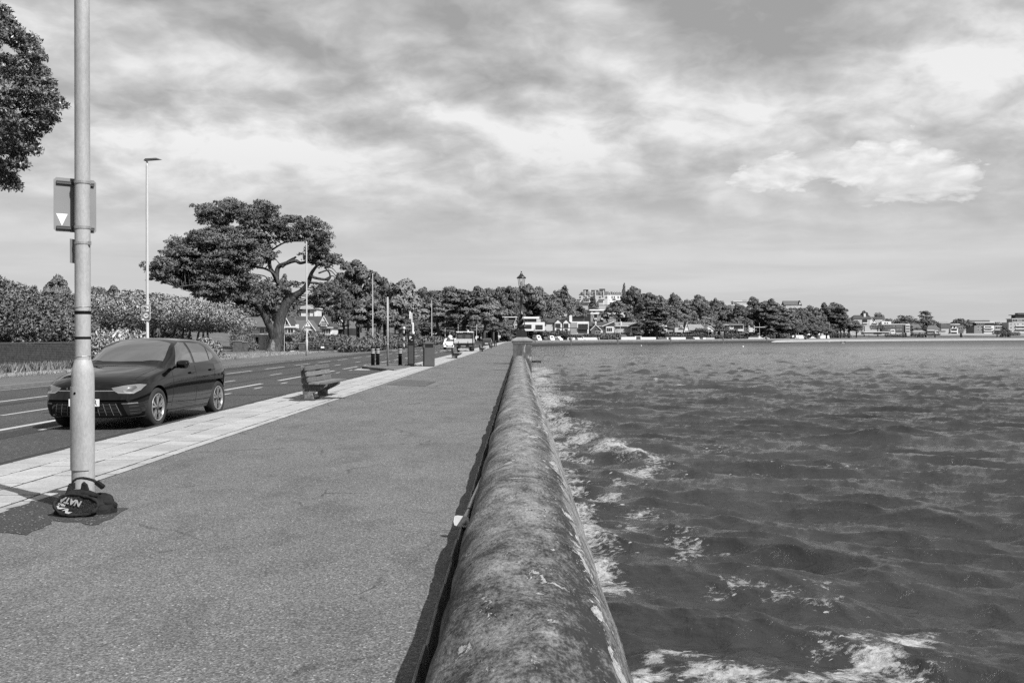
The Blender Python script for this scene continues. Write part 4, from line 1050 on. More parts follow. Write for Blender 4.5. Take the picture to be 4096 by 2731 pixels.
def plate_sign(name, label, D, px0, px1, py0, py1, dy=-.10):
    p = at((px0+px1)/2, (py0+py1)/2, D+dy); return empty(name, p, 0, label, 'sign')
def speed_sign():
    root = plate_sign('speed_camera_sign', 'speed camera sign with a 30 roundel on the slim lamp behind the car', 42.9, 567, 601, 1222, 1281)
    SG = M('sign_blue_grey', .085, .45, .05, 3)
    def rr(hw, hh, c, y0, y1):
        return MB().prism([(-hw+c,-hh),(hw-c,-hh),(hw,-hh+c),(hw,hh-c),(hw-c,hh),(-hw+c,hh),(-hw,hh-c),(-hw,-hh+c)], y0, y1, 'y')
    rr(.183,.32,.03,0,.006).build('plate', WHITE, root); rr(.165,.302,.02,-.002,0).build('panel', SG, root)
    sy = MB(); 
    o = MB().box(-.13,.12,-.004,-.002,.06,.28).build('camera_panel', WHITE, root)
    MB().box(-.11,.01,-.006,-.004,.08,.265).build('camera_body', BLACKM, o); MB().prism([(.015,.10),(.10,.14),(.10,.19),(.015,.245)], -.006,-.004,'y').build('camera_hood', M('sign_mid_grey',.3,.5,.05,2), o)
    MB().box(.072,.105,-.008,-.006,.14,.19).build('camera_lens', BLACKM, o)
    for x, z, r_ in ((-.06,.135,.034),(-.03,.235,.02)):
        m = MB(); n = 16
        m.prism([(x+r_*math.cos(2*PI*k/n), z+r_*math.sin(2*PI*k/n)) for k in range(n)], -.008,-.006,'y').build('ring', WHITE, o)
        MB().prism([(x+r_*.55*math.cos(2*PI*k/n), z+r_*.55*math.sin(2*PI*k/n)) for k in range(n)], -.010,-.008,'y').build('lens', BLACKM, o)
    n = 28
    def disc(r_, y0, y1): return MB().prism([(r_*math.cos(2*PI*k/n), -.115+r_*math.sin(2*PI*k/n)) for k in range(n)], y0, y1, 'y')
    disc(.135,-.003,-.002).build('roundel_edge', M('sign_pale_grey',.35,.5,.05,2), root); disc(.128,-.004,-.003).build('roundel_ring', SG, root); d = disc(.105,-.006,-.004).build('roundel', WHITE, root)
    text_mesh('number', '30', .155, BLACKM, d, Matrix.Translation((0,-.0075,-.115)) @ Matrix.Rotation(R(90), 4, 'X'), .0005, bold=.004)
    MB().box(-.165,-.08,-.004,-.002,-.30,-.245).build('maker_label', WHITE, root)
    # thin bar above it (edge of a crosswise plate)
    MB().box(-.36,.30,.02,.40,.332,.346).build('cross_plate', PLATE, root)
speed_sign()
def warning_sign():
    root = plate_sign('warning_sign', 'triangular pedestrian warning sign on the slim lamp before the great pine', 80.8, 1216, 1246, 1285, 1313)
    def tri(s, y0, y1, c=.06):
        P = [Vector((0,.577*s)), Vector((-.5*s,-.289*s)), Vector((.5*s,-.289*s))]; pts = []
        for i in range(3): a, b, d = P[i], P[i-1], P[(i+1)%3]; pts += [tuple(a.lerp(b,c)), tuple(a.lerp(d,c))]
        return MB().prism(pts, y0, y1, 'y')
    tri(.66,0,.005).build('plate', M('sign_red_grey',.11,.45,.05,3), root); f = tri(.47,-.003,-.001,.03).build('face', WHITE, root)
    mb = MB()
    def bar(a, b, w_):
        a, b = Vector(a), Vector(b); d = (b-a).normalized(); nn = Vector((-d.y, d.x))*w_/2; mb.prism([tuple(a-nn),tuple(b-nn),tuple(b+nn),tuple(a+nn)], -.006, -.003, 'y')
    bar((.0,.09),(-.005,-.01),.05); bar((-.005,0),(-.06,-.105),.022); bar((.0,0),(.055,-.10),.022); bar((0,.08),(-.06,.03),.018); bar((0,.08),(.06,.02),.018)
    mb.prism([(.005+.024*math.cos(k*PI/5), .125+.024*math.sin(k*PI/5)) for k in range(10)], -.006, -.003, 'y')
    mb.build('walking_figure_symbol', BLACKM, f)
warning_sign()
def road_plates():
    for px, py, D, wd, ht, lab in [(1995,1346,366,1.3,.9,'small white plate with dark lettering rows on the lamp at the road bend'),(1908.5,1347.5,312,.8,.55,'small pale plate on the lamp right of the flatbed truck')]:
        p = at(px, py, D-.2); r_ = empty('road_sign', p, 0, lab, 'sign'); MB().box(-wd/2,wd/2,0,.03,-ht/2,ht/2).build('plate', WHITE, r_)
        MB().box(-wd*.36,wd*.36,-.02,0,-.04*ht,.12*ht).build('dark_bar', DARKG, r_)
road_plates()

def bollard_proto():
    root = empty('bollard')
    MB().lathe([(.085,-.05),(.085,.92),(.082,.97),(.06,1.01),(.0,1.02)], 16).build('post', BLACK, root, True)
    for z in (.62,.70,.80): MB().lathe([(.0865,z),(.0865,z+.03)], 16).build('reflective_band', WHITE, root)
    return root
def island():
    g = [ground(1448,1468), ground(1576,1482), ground(1625,1471), ground(1660,1461), ground(1560,1457), ground(1480,1458)]
    pts = [(p.x, p.y) for p in g]
    o = MB().prism([(x, y) for x, y in pts], -.1, .045, 'z').build('traffic_island', KERB, None, bevel=.012); tag(o, kind='structure')
    c = Vector((sum(p[0] for p in pts)/len(pts), sum(p[1] for p in pts)/len(pts)))
    inner = [(c.x+(x-c.x)*.90, c.y+(y-c.y)*.92) for x, y in pts]
    tag(MB().add([(x,y,.049) for x, y in inner], [tuple(range(len(inner)))]).build('island_surface', FOOT), kind='structure')
    bp = bollard_proto()
    for i, (px, py, lab) in enumerate([(1491.7,1461,'black bollard with white bands, leftmost of three on the kerbed island'),(1511,1460,'black bollard with white bands, middle of three on the kerbed island'),(1600.6,1460.5,'black bollard with white bands, right of the slender post beside the parking machine')]):
        b = bp if i == 0 else copy_tree(bp); p = ground(px, py, .045); b.location = p; b.scale = (1.12,1.12,1.0); tag(b, lab, 'bollard', 'bollards on the kerbed island')
    p = ground(1551,1463.5,.045); r_ = empty('sign_post', p, 0, 'slender grey post without a sign between the bollards', 'post')
    MB().lathe([(.048,-.05),(.048,3.4),(.0,3.42)], 12).build('post', GALV, r_, True)
    for z in (1.05,1.72,2.25): MB().lathe([(.052,z),(.056,z+.01),(.056,z+.04),(.052,z+.05)], 12).build('clamp', GALV, r_)
    p = ground(1647.5,1455); r_ = empty('sign_post', p, 0, 'post with narrow edge-on sign plates rising behind the parking machine', 'post')
    q = lambda py: H-(py-VY)/F*p.y
    MB().lathe([(.04,-.05),(.04,q(1250)),(0,q(1249.5))], 10).build('post', GALV, r_, True)
    for (x, a, b) in ((-.085,1244,1274),(.075,1289,1330)): MB().box(x-.012,x+.012,-.3,.3,q(b),q(a)).build('sign_plate', WHITE, r_)
    MB().box(-.1,.16,-.06,-.04,q(1334),q(1325)).build('small_plate', WHITE, r_)
island()
def parking_machine(px, py, D=None, lab='', first=True):
    p = ground(px, py); r_ = empty('parking_machine', p, 0, lab, 'parking machine', 'parking machines on the slab strip')
    MB().box(-.16,.16,-.14,.14,0,1.18).build('cabinet', BLACK, r_, bevel=.015)
    MB().prism([(-.14,1.185),(.14,1.185),(.14,1.50),(-.02,1.60),(-.14,1.60)], -.16, .16, 'x').build('head', BLACK, r_, bevel=.012)
    pn = MB().box(-.13,.13,-.145,-.14,1.22,1.42).build('panel', BLACKM, r_)
    text_mesh('parking_letter', 'P', .20, WHITE, r_, Matrix.Translation((-.02,-.149,1.43)) @ Matrix.Rotation(R(90),4,'X'), .001, bold=.006)
    MB().box(.0,.10,-.149,-.146,1.30,1.34).build('notice', M('pale_notice',.4,.5,.2,8), r_)
    MB().box(-.12,.12,-.146,-.141,.15,1.05).build('door', DARKG, r_)
parking_machine(1645, 1466, lab='dark parking ticket machine with a white P standing left of the litter bin')
parking_machine(1925.5, 1405, lab='dark parking ticket machine with a white notice far up the promenade')
def litter_bin():
    p = ground(1715, 1465); r_ = empty('litter_bin', p, R(9), 'grey square litter bin with pyramid lid and dark slot beside the slab strip', 'litter bin')
    BM_ = M('bin_grey_green', .075, .5, .12, 5, fine=.1)
    s = .285; c = .05; h = 1.14
    octo = [(-s+c,-s),(s-c,-s),(s,-s+c),(s,s-c),(s-c,s),(-s+c,s),(-s,s-c),(-s,-s+c)]
    MB().prism(octo, .03, h-.20, 'z').build('body', BM_, r_)
    for k, (x0,x1,y0,y1) in enumerate([(-s,-s+.09,-s,-s+.09),(s-.09,s,-s,-s+.09),(-s,-s+.09,s-.09,s),(s-.09,s,s-.09,s)]): MB().box(x0+.004,x1-.004,y0+.004,y1-.004,h-.2,h-.04).build('corner_post', BM_, r_)
    MB().prism([(x*.9,y*.9) for x,y in octo], h-.2, h-.041, 'z').build('dark_opening', M('bin_inside',.008,.9,.1,4), r_)
    MB().prism(octo, h-.04, h, 'z').build('rim', BM_, r_)
    e = .305; MB().add([(-e,-e,h),(e,-e,h),(e,e,h),(-e,e,h),(-e,-e,h+.015),(e,-e,h+.015),(e,e,h+.015),(-e,e,h+.015),(0,0,h+.12)],[(3,2,1,0),(0,1,5,4),(1,2,6,5),(2,3,7,6),(3,0,4,7),(4,5,8),(5,6,8),(6,7,8),(7,4,8)]).build('lid', BM_, r_)
    MB().prism([(x*.94,y*.94) for x,y in octo], 0, .03, 'z').build('plinth', BLACKM, r_)
    EM = M('bin_emblem', .24, .5, .3, 9)
    m = MB(); top = [(-.10,.72),(-.03,.775),(.03,.77),(.08,.73),(.12,.66)]; bot = [(.10,.66),(.06,.70),(.02,.735),(-.03,.745),(-.09,.715)]
    m.prism(top+bot, -s-.004, -s-.001, 'y'); m.prism([(.10,.64),(.17,.60),(.185,.565),(.14,.585)], -s-.004, -s-.001, 'y'); m.build('emblem', EM, r_)
    MB().box(-s+.06,s-.06,-s-.006,-s-.0005,.06,h-.26).build('door_panel', BM_, r_)
litter_bin()

# benches: concrete ends, timber slats
def mat_speckle():
    t = NT('lichen_concrete'); c = t.geo()
    a = t.noise(c, 16, 8, .72, .4); col = t.ramp(a, [(.32,.028),(.5,.085),(.62,.17),(.72,.30)]); t.base(col); t.set(Roughness=.95); t.bump(a,.5,.02); return t.m
BCON = mat_speckle(); SLATM = rnd_mat('weathered_slat', .135, .22, .85, 9, .35, fine=.25)
def bench_proto():
    root = empty('bench')
    prof = [(0,0),(.22,0),(.215,.14),(.52,.29),(.535,.345),(.21,.345),(.13,.40),(.05,.76),(-.07,.78),(-.055,.40),(-.02,.14)]
    for y in (0.05, 1.45): MB().prism(prof, y, y+.16, 'y').build('concrete_leg', BCON, root, bevel=.012)
    for k, (x, z) in enumerate([(.062,.70),(.092,.565),(.122,.43)]):
        T = Matrix.Translation((x,1.12,z+.02)) @ Matrix.Rotation(R(-13),4,'Y'); m = MB().obox(T, .022, 1.18, .052); m.build('back_slat', SLATM, root, bevel=.006)
    for k, x in enumerate((.20,.335,.47)): MB().box(x-.06,x+.06,-.06,2.3,.348,.395).build('seat_slat', SLATM, root, bevel=.006)
    MB().box(.30,.40,.2,1.5,.27,.34).build('under_rail', SLATM, root)
    return root
def benches():
    bp = bench_proto()
    for i, (px, py, lab) in enumerate([(1212,1598,'weathered slatted bench with mossy concrete ends on the slab strip, nearest of all'),(1808,1434,'far bench on the slab strip beyond the litter bin, in front of the flatbed truck'),(1918,1406,'far bench beside the second parking machine'),(1957,1394,'farthest bench near the dark parked car, at the end of the slab strip')]):
        b = bp if i == 0 else copy_tree(bp); p = ground(px, py); b.location = p; b.rotation_euler = (0,0,R(-2)); tag(b, lab, 'bench', 'benches along the promenade')
    # dark patches on the slabs round the feet of the near bench
    ST = mat_tarmac('bench_patch_dark', .05, 120, .5, .0); rs = random.Random(6)
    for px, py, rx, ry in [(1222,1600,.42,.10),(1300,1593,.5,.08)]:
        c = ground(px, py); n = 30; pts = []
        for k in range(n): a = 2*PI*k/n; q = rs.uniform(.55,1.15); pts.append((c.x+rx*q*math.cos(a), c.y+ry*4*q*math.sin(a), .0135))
        o = MB().add(pts, [tuple(range(n))]).build('dark_patch', ST, slabbed)
benches()
def beacons():
    def b(px, py_base, D, lab):
        p = at(px, VY, D); r_ = empty('belisha_beacon', (p.x, D, 0), 0, lab, 'beacon', 'crossing beacons')
        for k in range(6): MB().lathe([(.05,k*.4),(.05,(k+1)*.4)], 10).build('pole_band', WHITE if k % 2 else BLACK, r_)
        o = MB().lathe([(0.01,2.4),(.12,2.43),(.17,2.52),(.18,2.58),(.15,2.68),(.08,2.75),(0,2.77)], 14).build('globe', M('beacon_globe',.6,.3,.05,2), r_, True)
    b(1616, 1399, 118, 'crossing beacon with pale globe between the bollard and the parking machine'); b(1872, 1390, 170, 'crossing beacon with pale globe right behind the flatbed truck')
    for k, (px, py, h, lab) in enumerate([(1978,1386,1.0,'first of two thin dark posts at the far end of the slab strip'),(1984.5,1385,1.0,'second of two thin dark posts at the far end of the slab strip')]):
        p = ground(px, py); r_ = empty('post', p, 0, lab, 'post'); MB().lathe([(.09,0),(.09,h),(0,h+.03)], 8).build('shaft', BLACK, r_)
beacons()

# ------------------------------------------------------------------ pillars and ornamental lamps on the sea wall
PILM = NT('pillar_stone')
def _pil():
    t = PILM; c = t.coord('Object', (1,1,.45)); a = t.noise(c, 2.6, 8, .65, .5)
    col = t.ramp(a, [(.38,.035),(.52,.06),(.60,.085),(.64,.26),(.8,.32)]); s = t.n('ShaderNodeSeparateXYZ'); t.l(t.coord('Object'), s.inputs[0])
    col = t.math('MULTIPLY', col, t.ramp(t.noise(c, 22, 4, .6), [(.3,.75),(.7,1.2)])); t.base(col); t.set(Roughness=.9); t.bump(a,.4,.02)
_pil(); PILM = PILM.m
CAPM = M('pillar_cap_stone', .22, .85, .3, 2.0, fine=.2)
def pillar_proto():
    root = empty('wall_pillar')
    s2 = math.sqrt(2)
    MB().lathe([(.51*s2,-2.9),(.51*s2,1.10)], 4, sq=True).build('shaft', PILM, root)
    MB().lathe([(.54*s2,1.102),(.54*s2,1.16),(.57*s2,1.18),(.575*s2,1.22),(.60*s2,1.235),(.60*s2,1.28)], 4, sq=True).build('cornice', CAPM, root)
    MB().lathe([(.585*s2,1.282),(.585*s2,1.30),(.26*s2,1.47),(.0,1.471)], 4, sq=True).build('cap', CAPM, root)
    return root
def lampstd_proto():
    IR = M('cast_iron_black', .014, .32, .5, 5, spec=.6)
    root = empty('ornamental_lamp')
    s2 = math.sqrt(2)
    MB().lathe([(.285*s2,0),(.285*s2,.29),(.26*s2,.312),(.0,.313)], 4, sq=True).build('base_block', IR, root)
    MB().lathe([(.20*s2,.313),(.20*s2,.36),(.165*s2,.40),(.165*s2,.46),(.18*s2,.48),(.18*s2,.50)], 4, sq=True).build('plinth', IR, root)
    # two entwined fish-like scrolls around the foot
    for ph in (0, 2.1, 4.2):
        pts = []; rad = []
        for k in range(15):
            t = k/14; a = ph+t*4.2; r_ = .125*(1-t)**.6+.035; pts.append((r_*math.cos(a), r_*math.sin(a), .50+.70*t)); rad.append(.075*(1-t)**.55+.016)
        MB().tube(pts, rad, 8).build('scroll', IR, root, True)
    MB().lathe([(.055,.5),(.055,1.18),(.12,1.20),(.125,1.26),(.085,1.28),(.085,1.32),(.07,1.34),(.066,2.18),(.09,2.20),(.095,2.26),(.075,2.30),(.085,2.36),(.06,2.42),(.035,2.52),(.05,2.60),(.10,2.66),(.0,2.665)], 16).build('column', IR, root, True)
    hx = 6
    gl = NT('lantern_glass'); gl.base(.02); gl.set(Roughness=.05); tr_ = gl.n('ShaderNodeBsdfTransparent'); mx_ = gl.n('ShaderNodeMixShader'); mx_.inputs[0].default_value = .12; gl.l(tr_.outputs[0], mx_.inputs[1]); gl.l(gl.p.outputs[0], mx_.inputs[2]); gl.l(mx_.outputs[0], gl.out.inputs[0])
    fr = MB(); 
    for k in range(hx):
        a = 2*PI*k/hx; fr.tube([(.115*math.cos(a),.115*math.sin(a),2.66),(.185*math.cos(a),.185*math.sin(a),3.20)], .012, 5)
    fr.build('glazing_bars', IR, root)
    for k in range(hx):
        a, b = 2*PI*k/hx, 2*PI*(k+1)/hx; r0, r1 = .113, .182
        MB().add([(r0*math.cos(a),r0*math.sin(a),2.67),(r0*math.cos(b),r0*math.sin(b),2.67),(r1*math.cos(b),r1*math.sin(b),3.19),(r1*math.cos(a),r1*math.sin(a),3.19)],[(0,1,2,3)]).build('pane', gl.m, root)
    MB().lathe([(.245,3.20),(.25,3.22),(.24,3.26),(.17,3.31),(.09,3.40),(.05,3.48),(.028,3.53),(.028,3.555),(.036,3.57),(.036,3.59),(0,3.60)], 12).build('cap', IR, root, True)
    MB().lathe([(.03,2.67),(.03,2.85),(.045,2.87),(.045,3.0),(0,3.03)], 8).build('lamp_unit', M('lamp_grey',.3,.5,.1,2), root)
    return root
def pillars():
    pp = pillar_proto(); lp = lampstd_proto()
    spots = [(0.168, 54.5)]
    for y in (117, 178, 238, 298, 352): i = int(np.argmin(abs(SH[:,1]-y))); p = offset_pt(i, .2); spots.append((p[0], p[1]))
    for px, D in ((2137,398),(2281,437),(2465,478),(2681,521),(2890,577),(3067,641),(3219,715)):
        i = int(np.argmin(abs((SH[:,0]/SH[:,1]) - (px-VX)/F) + 1e3*(SH[:,1] < 380))); p = offset_pt(i, .2); spots.append((p[0], p[1]))
    labs = ['nearest stained stone pillar with moulded cap that ends the sea wall in front', 'second pillar of the sea wall, behind the nearest one']+[n_+' pillar in line along the straight sea wall, beyond the second' for n_ in ('third','fourth','fifth','sixth')]+['far sea wall pillar beside the first camper van','far sea wall pillar right of the small white vans','far sea wall pillar in front of the dark round bush','far sea wall pillar below the big dark cypress','far sea wall pillar right of the dark parked van','far sea wall pillar near the white garage','last far sea wall pillar, where the sand beach begins']
    ll = ['nearest black ornamental lamp with glazed lantern on the stone pillar','second black ornamental lamp, peeping out left of the nearest column']+[n_+' black ornamental lamp in line along the straight sea wall, beyond the second' for n_ in ('third','fourth','fifth','sixth')]+['far ornamental lamp beside the first camper van','far ornamental lamp right of the small white vans','far ornamental lamp in front of the dark round bush']
    for i, (x, y) in enumerate(spots):
        o = pp if i == 0 else copy_tree(pp); o.location = (x, y, 0); tag(o, labs[i], 'pillar', 'pillars of the sea wall')
        if i > 6: o.scale = (1.1,1.1,1.0)
        if i > 0: o.rotation_euler = (0,0,math.atan2(-_tan[int(np.argmin((SH[:,0]-x)**2+(SH[:,1]-y)**2)),0], _tan[int(np.argmin((SH[:,0]-x)**2+(SH[:,1]-y)**2)),1]))
        if i < 9:
            l = lp if i == 0 else copy_tree(lp); l.location = (x-(.03 if i == 0 else .35 if i == 1 else 0), y, 1.47); l.scale = (1.05,1.05,1.0); tag(l, ll[i], 'lamp', 'ornamental lamps on the sea wall')
        else:
            MB().lathe([(.2,0),(.28,.2),(.12,.4),(.16,.6),(.05,.9),(0,.92)], 10).build('finial', BLACK, o).location = (0,0,1.47)
pillars()

# ------------------------------------------------------------------ bag, paddle
def bag():
    b = ground(338, 2052); root = empty('gym_bag', b, 0, 'crumpled black bag with upside-down white lettering at the foot of the lamp column', 'bag')
    CL = NT('bag_cloth'); c = CL.coord('Object'); a = CL.noise(c, 9, 5, .6); CL.base(CL.ramp(a, [(.3,.010),(.7,.022)])); CL.set(Roughness=.9, Specular_IOR_Level=.08); CL.bump(CL.noise(c, 14, 4, .6, .6), .9, .03); CL = CL.m
    r = np.random.default_rng(3)
    V = []; n, m = 64, 26
    for j in range(m):
        t = j/(m-1); z = .175*math.sin(t*PI/2)**.9; s = max(0.0, math.cos(t*PI/2))**.55
        for i in range(n):
            a = 2*PI*i/n; ca, sa = math.cos(a), math.sin(a)
            k = 1+.08*math.sin(3*a+1)+.06*math.sin(5*a+2.3+4*t)+.045*math.sin(9*a+6*t)+.03*math.sin(14*a-7*t)
            x = .225*s*k*math.copysign(abs(ca)**.85, ca)+.03*t; y = .15*s*k*math.copysign(abs(sa)**.85, sa)+.02*t
            zz = z*(1+.10*math.sin(2*a+1.2)+.07*math.sin(6*a+5*t)) * (1-.25*max(0,ca)*t)
            V.append((x, y, max(0.0, zz)))
    Fq = [(j*n+i, j*n+(i+1)%n, (j+1)*n+(i+1)%n, (j+1)*n+i) for j in range(m-1) for i in range(n)]
    me = np_mesh('sack', V, Fq, CL, True); link('sack', me, root)
    # end panel: slightly hollow oval of net with print, facing the camera
    T = Matrix.Translation((.0,-.155,.090)) @ Matrix.Rotation(R(-34),4,'X') @ Matrix.Rotation(R(6),4,'Y')
    mb = MB(); nr, na = 8, 40
    mb.v.append(tuple(T @ Vector((0,.012,0))))
    for k in range(1, nr+1):
        q = k/nr
        for i in range(na):
            a = 2*PI*i/na; mb.v.append(tuple(T @ Vector((.175*q*math.cos(a), .012*(1-q*q)+.004*math.sin(5*a)*q, .088*q*math.sin(a)))))
    for i in range(na): mb.f.append((0, 1+i, 1+(i+1)%na))
    for k in range(nr-1):
        for i in range(na): mb.f.append((1+k*na+i, 1+(k+1)*na+i, 1+(k+1)*na+(i+1)%na, 1+k*na+(i+1)%na))
    NM = NT('bag_net'); c = NM.coord('Object'); vo = NM.voro(c, 95, 'F1'); NM.base(NM.ramp(vo, [(.2,.03),(.5,.008)])); NM.set(Roughness=.7, Specular_IOR_Level=.1); NM.bump(vo,.8,.01)
    pan = mb.build('printed_panel', NM.m, root, True)
    rim = [T @ Vector((.178*math.cos(2*PI*k/36), -.004+.006*math.sin(10*PI*k/36), .091*math.sin(2*PI*k/36)+.006*math.sin(8*PI*k/36))) for k in range(37)]
    MB().tube(rim, [.013+.005*math.sin(k*1.9) for k in range(37)], 8).build('piping', CL, root, True)
    PR = M('bag_print', .20, .6, .35, 30); PW = M('bag_print_bright', .34, .6, .3, 30)
    up = T @ Matrix.Rotation(R(90),4,'X') @ Matrix.Rotation(R(180-9),4,'Z')
    text_mesh('lettering', 'NATA', .068, PR, pan, T @ Matrix.Translation((-.055,-.004,.030)) @ Matrix.Rotation(R(90),4,'X') @ Matrix.Rotation(R(180-9),4,'Z'), .0008, bold=.003)
    text_mesh('small_lettering', 'MILO', .026, PW, pan, T @ Matrix.Translation((-.115,-.004,-.006)) @ Matrix.Rotation(R(90),4,'X') @ Matrix.Rotation(R(180-9),4,'Z'), .0008, bold=.001)
    for pts in ([(-.150,-.020),(-.13,-.018),(-.13,-.032),(-.065,-.030),(-.11,-.046),(-.15,-.046)], [(-.095,-.058),(-.062,-.034),(-.045,-.036),(-.043,-.062),(-.005,-.060),(-.03,-.078),(-.062,-.074),(-.066,-.052)]):
        m2 = MB().prism(pts, -.006, -.004, 'y'); m2.v = [tuple(T @ Vector(v)) for v in m2.v]; m2.build('zigzag_print', PW, pan)
    # rolled mouth, strap loop and buckle on top
    MB().tube([(-.15,-.03,.125),(-.10,-.07,.16),(-.03,-.08,.175),(.06,-.06,.17),(.12,-.03,.145)], [.02,.03,.034,.03,.02], 8).build('rolled_top', CL, root, True)
    def band(pts, wdt, th):
        m3 = MB(); P = [Vector(p) for p in pts]
        for p in P: m3.v += [(p.x,p.y-wdt/2,p.z-th),(p.x,p.y+wdt/2,p.z-th),(p.x,p.y+wdt/2,p.z+th),(p.x,p.y-wdt/2,p.z+th)]
        for i in range(len(P)-1):
            for k in range(4): m3.f.append((i*4+k, i*4+(k+1)%4, i*4+4+(k+1)%4, i*4+4+k))
        m3.f += [(3,2,1,0), tuple(len(m3.v)-4+k for k in range(4))]; return m3
    band([(-.115,-.02,.185),(-.085,-.02,.262),(-.055,-.02,.285),(-.01,-.02,.291),(.04,-.02,.283),(.085,-.02,.27),(.125,-.02,.24)], .034, .008).build('handle', CL, root)
    MB().obox(Matrix.Translation((.135,-.02,.235)) @ Matrix.Rotation(R(38),4,'Y'), .038, .022, .018).build('buckle', BLACKM, root, bevel=.006)
    MB().prism([(-.13,.17),(-.06,.205),(-.06,.255),(-.10,.25)], -.06, -.03, 'y').build('flap', CL, root)
    MB().prism([(.0,.20),(.06,.20),(.045,.245),(.02,.265),(.008,.25)], -.075, -.045, 'y').build('flap', CL, root)
    MB().tube([(.17,-.05,.10),(.215,-.02,.09),(.235,.02,.06),(.22,.05,.03)], [.028,.03,.03,.02], 8).build('side_strap', CL, root, True)
bag()
def paddle():
    a = ground(1858, 2086, .12); e = ground(1922, 1930, .19); d = (e-a); tip = a+d*1.18
    root = empty('canoe_paddle', a, 0, 'pale canoe paddle lying along the foot of the sea wall, blade towards the camera', 'paddle')
    PM = M('paddle_shaft_pale', .42, .3, .1, 6, spec=.6); PB = M('paddle_blade_grey', .42, .45, .12, 6)
    loc = lambda p: p-a
    ax = d.normalized(); side = Vector((1,0,0)); side = (side-ax*side.dot(ax)).normalized(); up = side.cross(ax); up = up if up.z > 0 else -up
    P = [a+ax*(-.03), a+ax*.12+up*.006, a+ax*.25+up*.012, a+d*.5+up*.02, tip]
    MB().tube([loc(p) for p in P], [.016,.020,.0155,.015,.015], 12).build('shaft', PM, root, True)
    k = a+ax*.30+up*.013; MB().tube([loc(k), loc(k+ax*.03)], .0185, 12).build('ferrule', M('paddle_ferrule',.05,.4,.1,5), root, True)
    # blade: small rounded plate, tilted up against the shaft
    bn = (up*.85+ax*.50).normalized(); out = [(-.075,.030),(-.070,.042),(-.050,.046),(.0,.040),(.028,.030),(.032,.0),(.030,-.035),(.0,-.040),(-.050,-.034),(-.070,-.026),(-.078,.0)]
    n = len(out); mb = MB(); nn = side.cross(bn)
    for th in (.003, -.003):
        for u, v in out: mb.v.append(tuple(side*u+bn*v+nn*(th+.8*(u+.02)**2)))
    mb.f = [tuple(range(n)), tuple(reversed(range(n,2*n)))]+[(i, n+i, n+(i+1)%n, (i+1)%n) for i in range(n)]
    mb.build('blade', PB, root)
paddle()
def rock():
    p = ground(2146, 1452, WZ); root = empty('mooring_raft', p, 0, 'dark low timber block in the water right of the nearest pillar', 'raft')
    m = MB().box(-.65,.62,-.6,.6,-.4,.28); m.build('hull', M('wet_timber',.018,.5,.5,4), root, bevel=.08)
    for k in range(5): MB().box(-.6+k*.25,-.6+k*.25+.2,-.62,.62,.285,.33).build('plank', M('wet_timber',.018), root)
rock()
# ------------------------------------------------------------------ the black car
from mathutils.geometry import delaunay_2d_cdt
def paint(name, v, rough=.22, coat=1.0):
    t = NT(name); t.base(v); t.set(Roughness=rough, Coat_Weight=coat, Coat_Roughness=.03); t.p.inputs['Specular IOR Level'].default_value = .35; return t.m
CARBLK = paint('black_car_paint', .002, .05, 0.35)
CARGLS = paint('car_glass', .060, .05, 1.0)  # base greyed to stand in for sky reflected in the panes
TYRE = M('tyre_rubber', .018, .85, .2, 20)
CHROME = M('bright_trim', .60, .22, .05, 5, metal=.85)
RIMD = M('rim_dark', .09, .35, .2, 6, metal=.3)
LENS = paint('headlight_lens', .12, .08)
HOLE = M('dark_void', .004, .9, .1, 4)
def polymask(x, y, poly):
    c = False; n = len(poly)
    for i in range(n):
        (x1,y1),(x2,y2) = poly[i], poly[i-1]
        if (y1 > y) != (y2 > y) and x < (x2-x1)*(y-y1)/(y2-y1)+x1: c = not c
    return c
class Shell:
    def __init__(s, me): s.bvh = BVHTree.FromPolygons([v.co.copy() for v in me.vertices], [tuple(p.vertices) for p in me.polygons])
    def ray(s, plane, u, v, side=1):
        o, d = {'side': (Vector((3*side,u,v)), Vector((-side,0,0))), 'front': (Vector((u,-3,v)), Vector((0,1,0))), 'rear': (Vector((u,8,v)), Vector((0,-1,0))), 'top': (Vector((u,v,4)), Vector((0,0,-1)))}[plane]
        h = s.bvh.ray_cast(o, d); return h[0], h[1], d
    def patch(s, name, poly, plane, off, mat, parent, side=1, step=.05):
        pts = []; n = len(poly)
        for i in range(n):
            a, b = Vector(poly[i]), Vector(poly[(i+1)%n]); k = max(1, int((b-a).length/step))
            pts += [a.lerp(b, j/k) for j in range(k)]
        nb = len(pts); xs = [p.x for p in pts]; ys = [p.y for p in pts]
        u = min(xs)+step
        while u < max(xs):
            v = min(ys)+step
            while v < max(ys):
                if polymask(u, v, poly) and min((p-Vector((u,v))).length for p in pts[:nb]) > step*.45: pts.append(Vector((u, v)))
                v += step
            u += step
        r = delaunay_2d_cdt(pts, [], [list(range(nb))], 1, 1e-5)
        V = []; ok = []
        for p in r[0]:
            h, nn, d = s.ray(plane, p.x, p.y, side)
            if h is None: V.append((0,0,0)); ok.append(False); continue
            if nn.dot(d) > 0: nn = -nn
            V.append(tuple(h+nn*off)); ok.append(True)
        Fs = [tuple(f) for f in r[2] if all(ok[i] for i in f)]
        return MB().add(V, Fs).build(name, mat, parent, True)
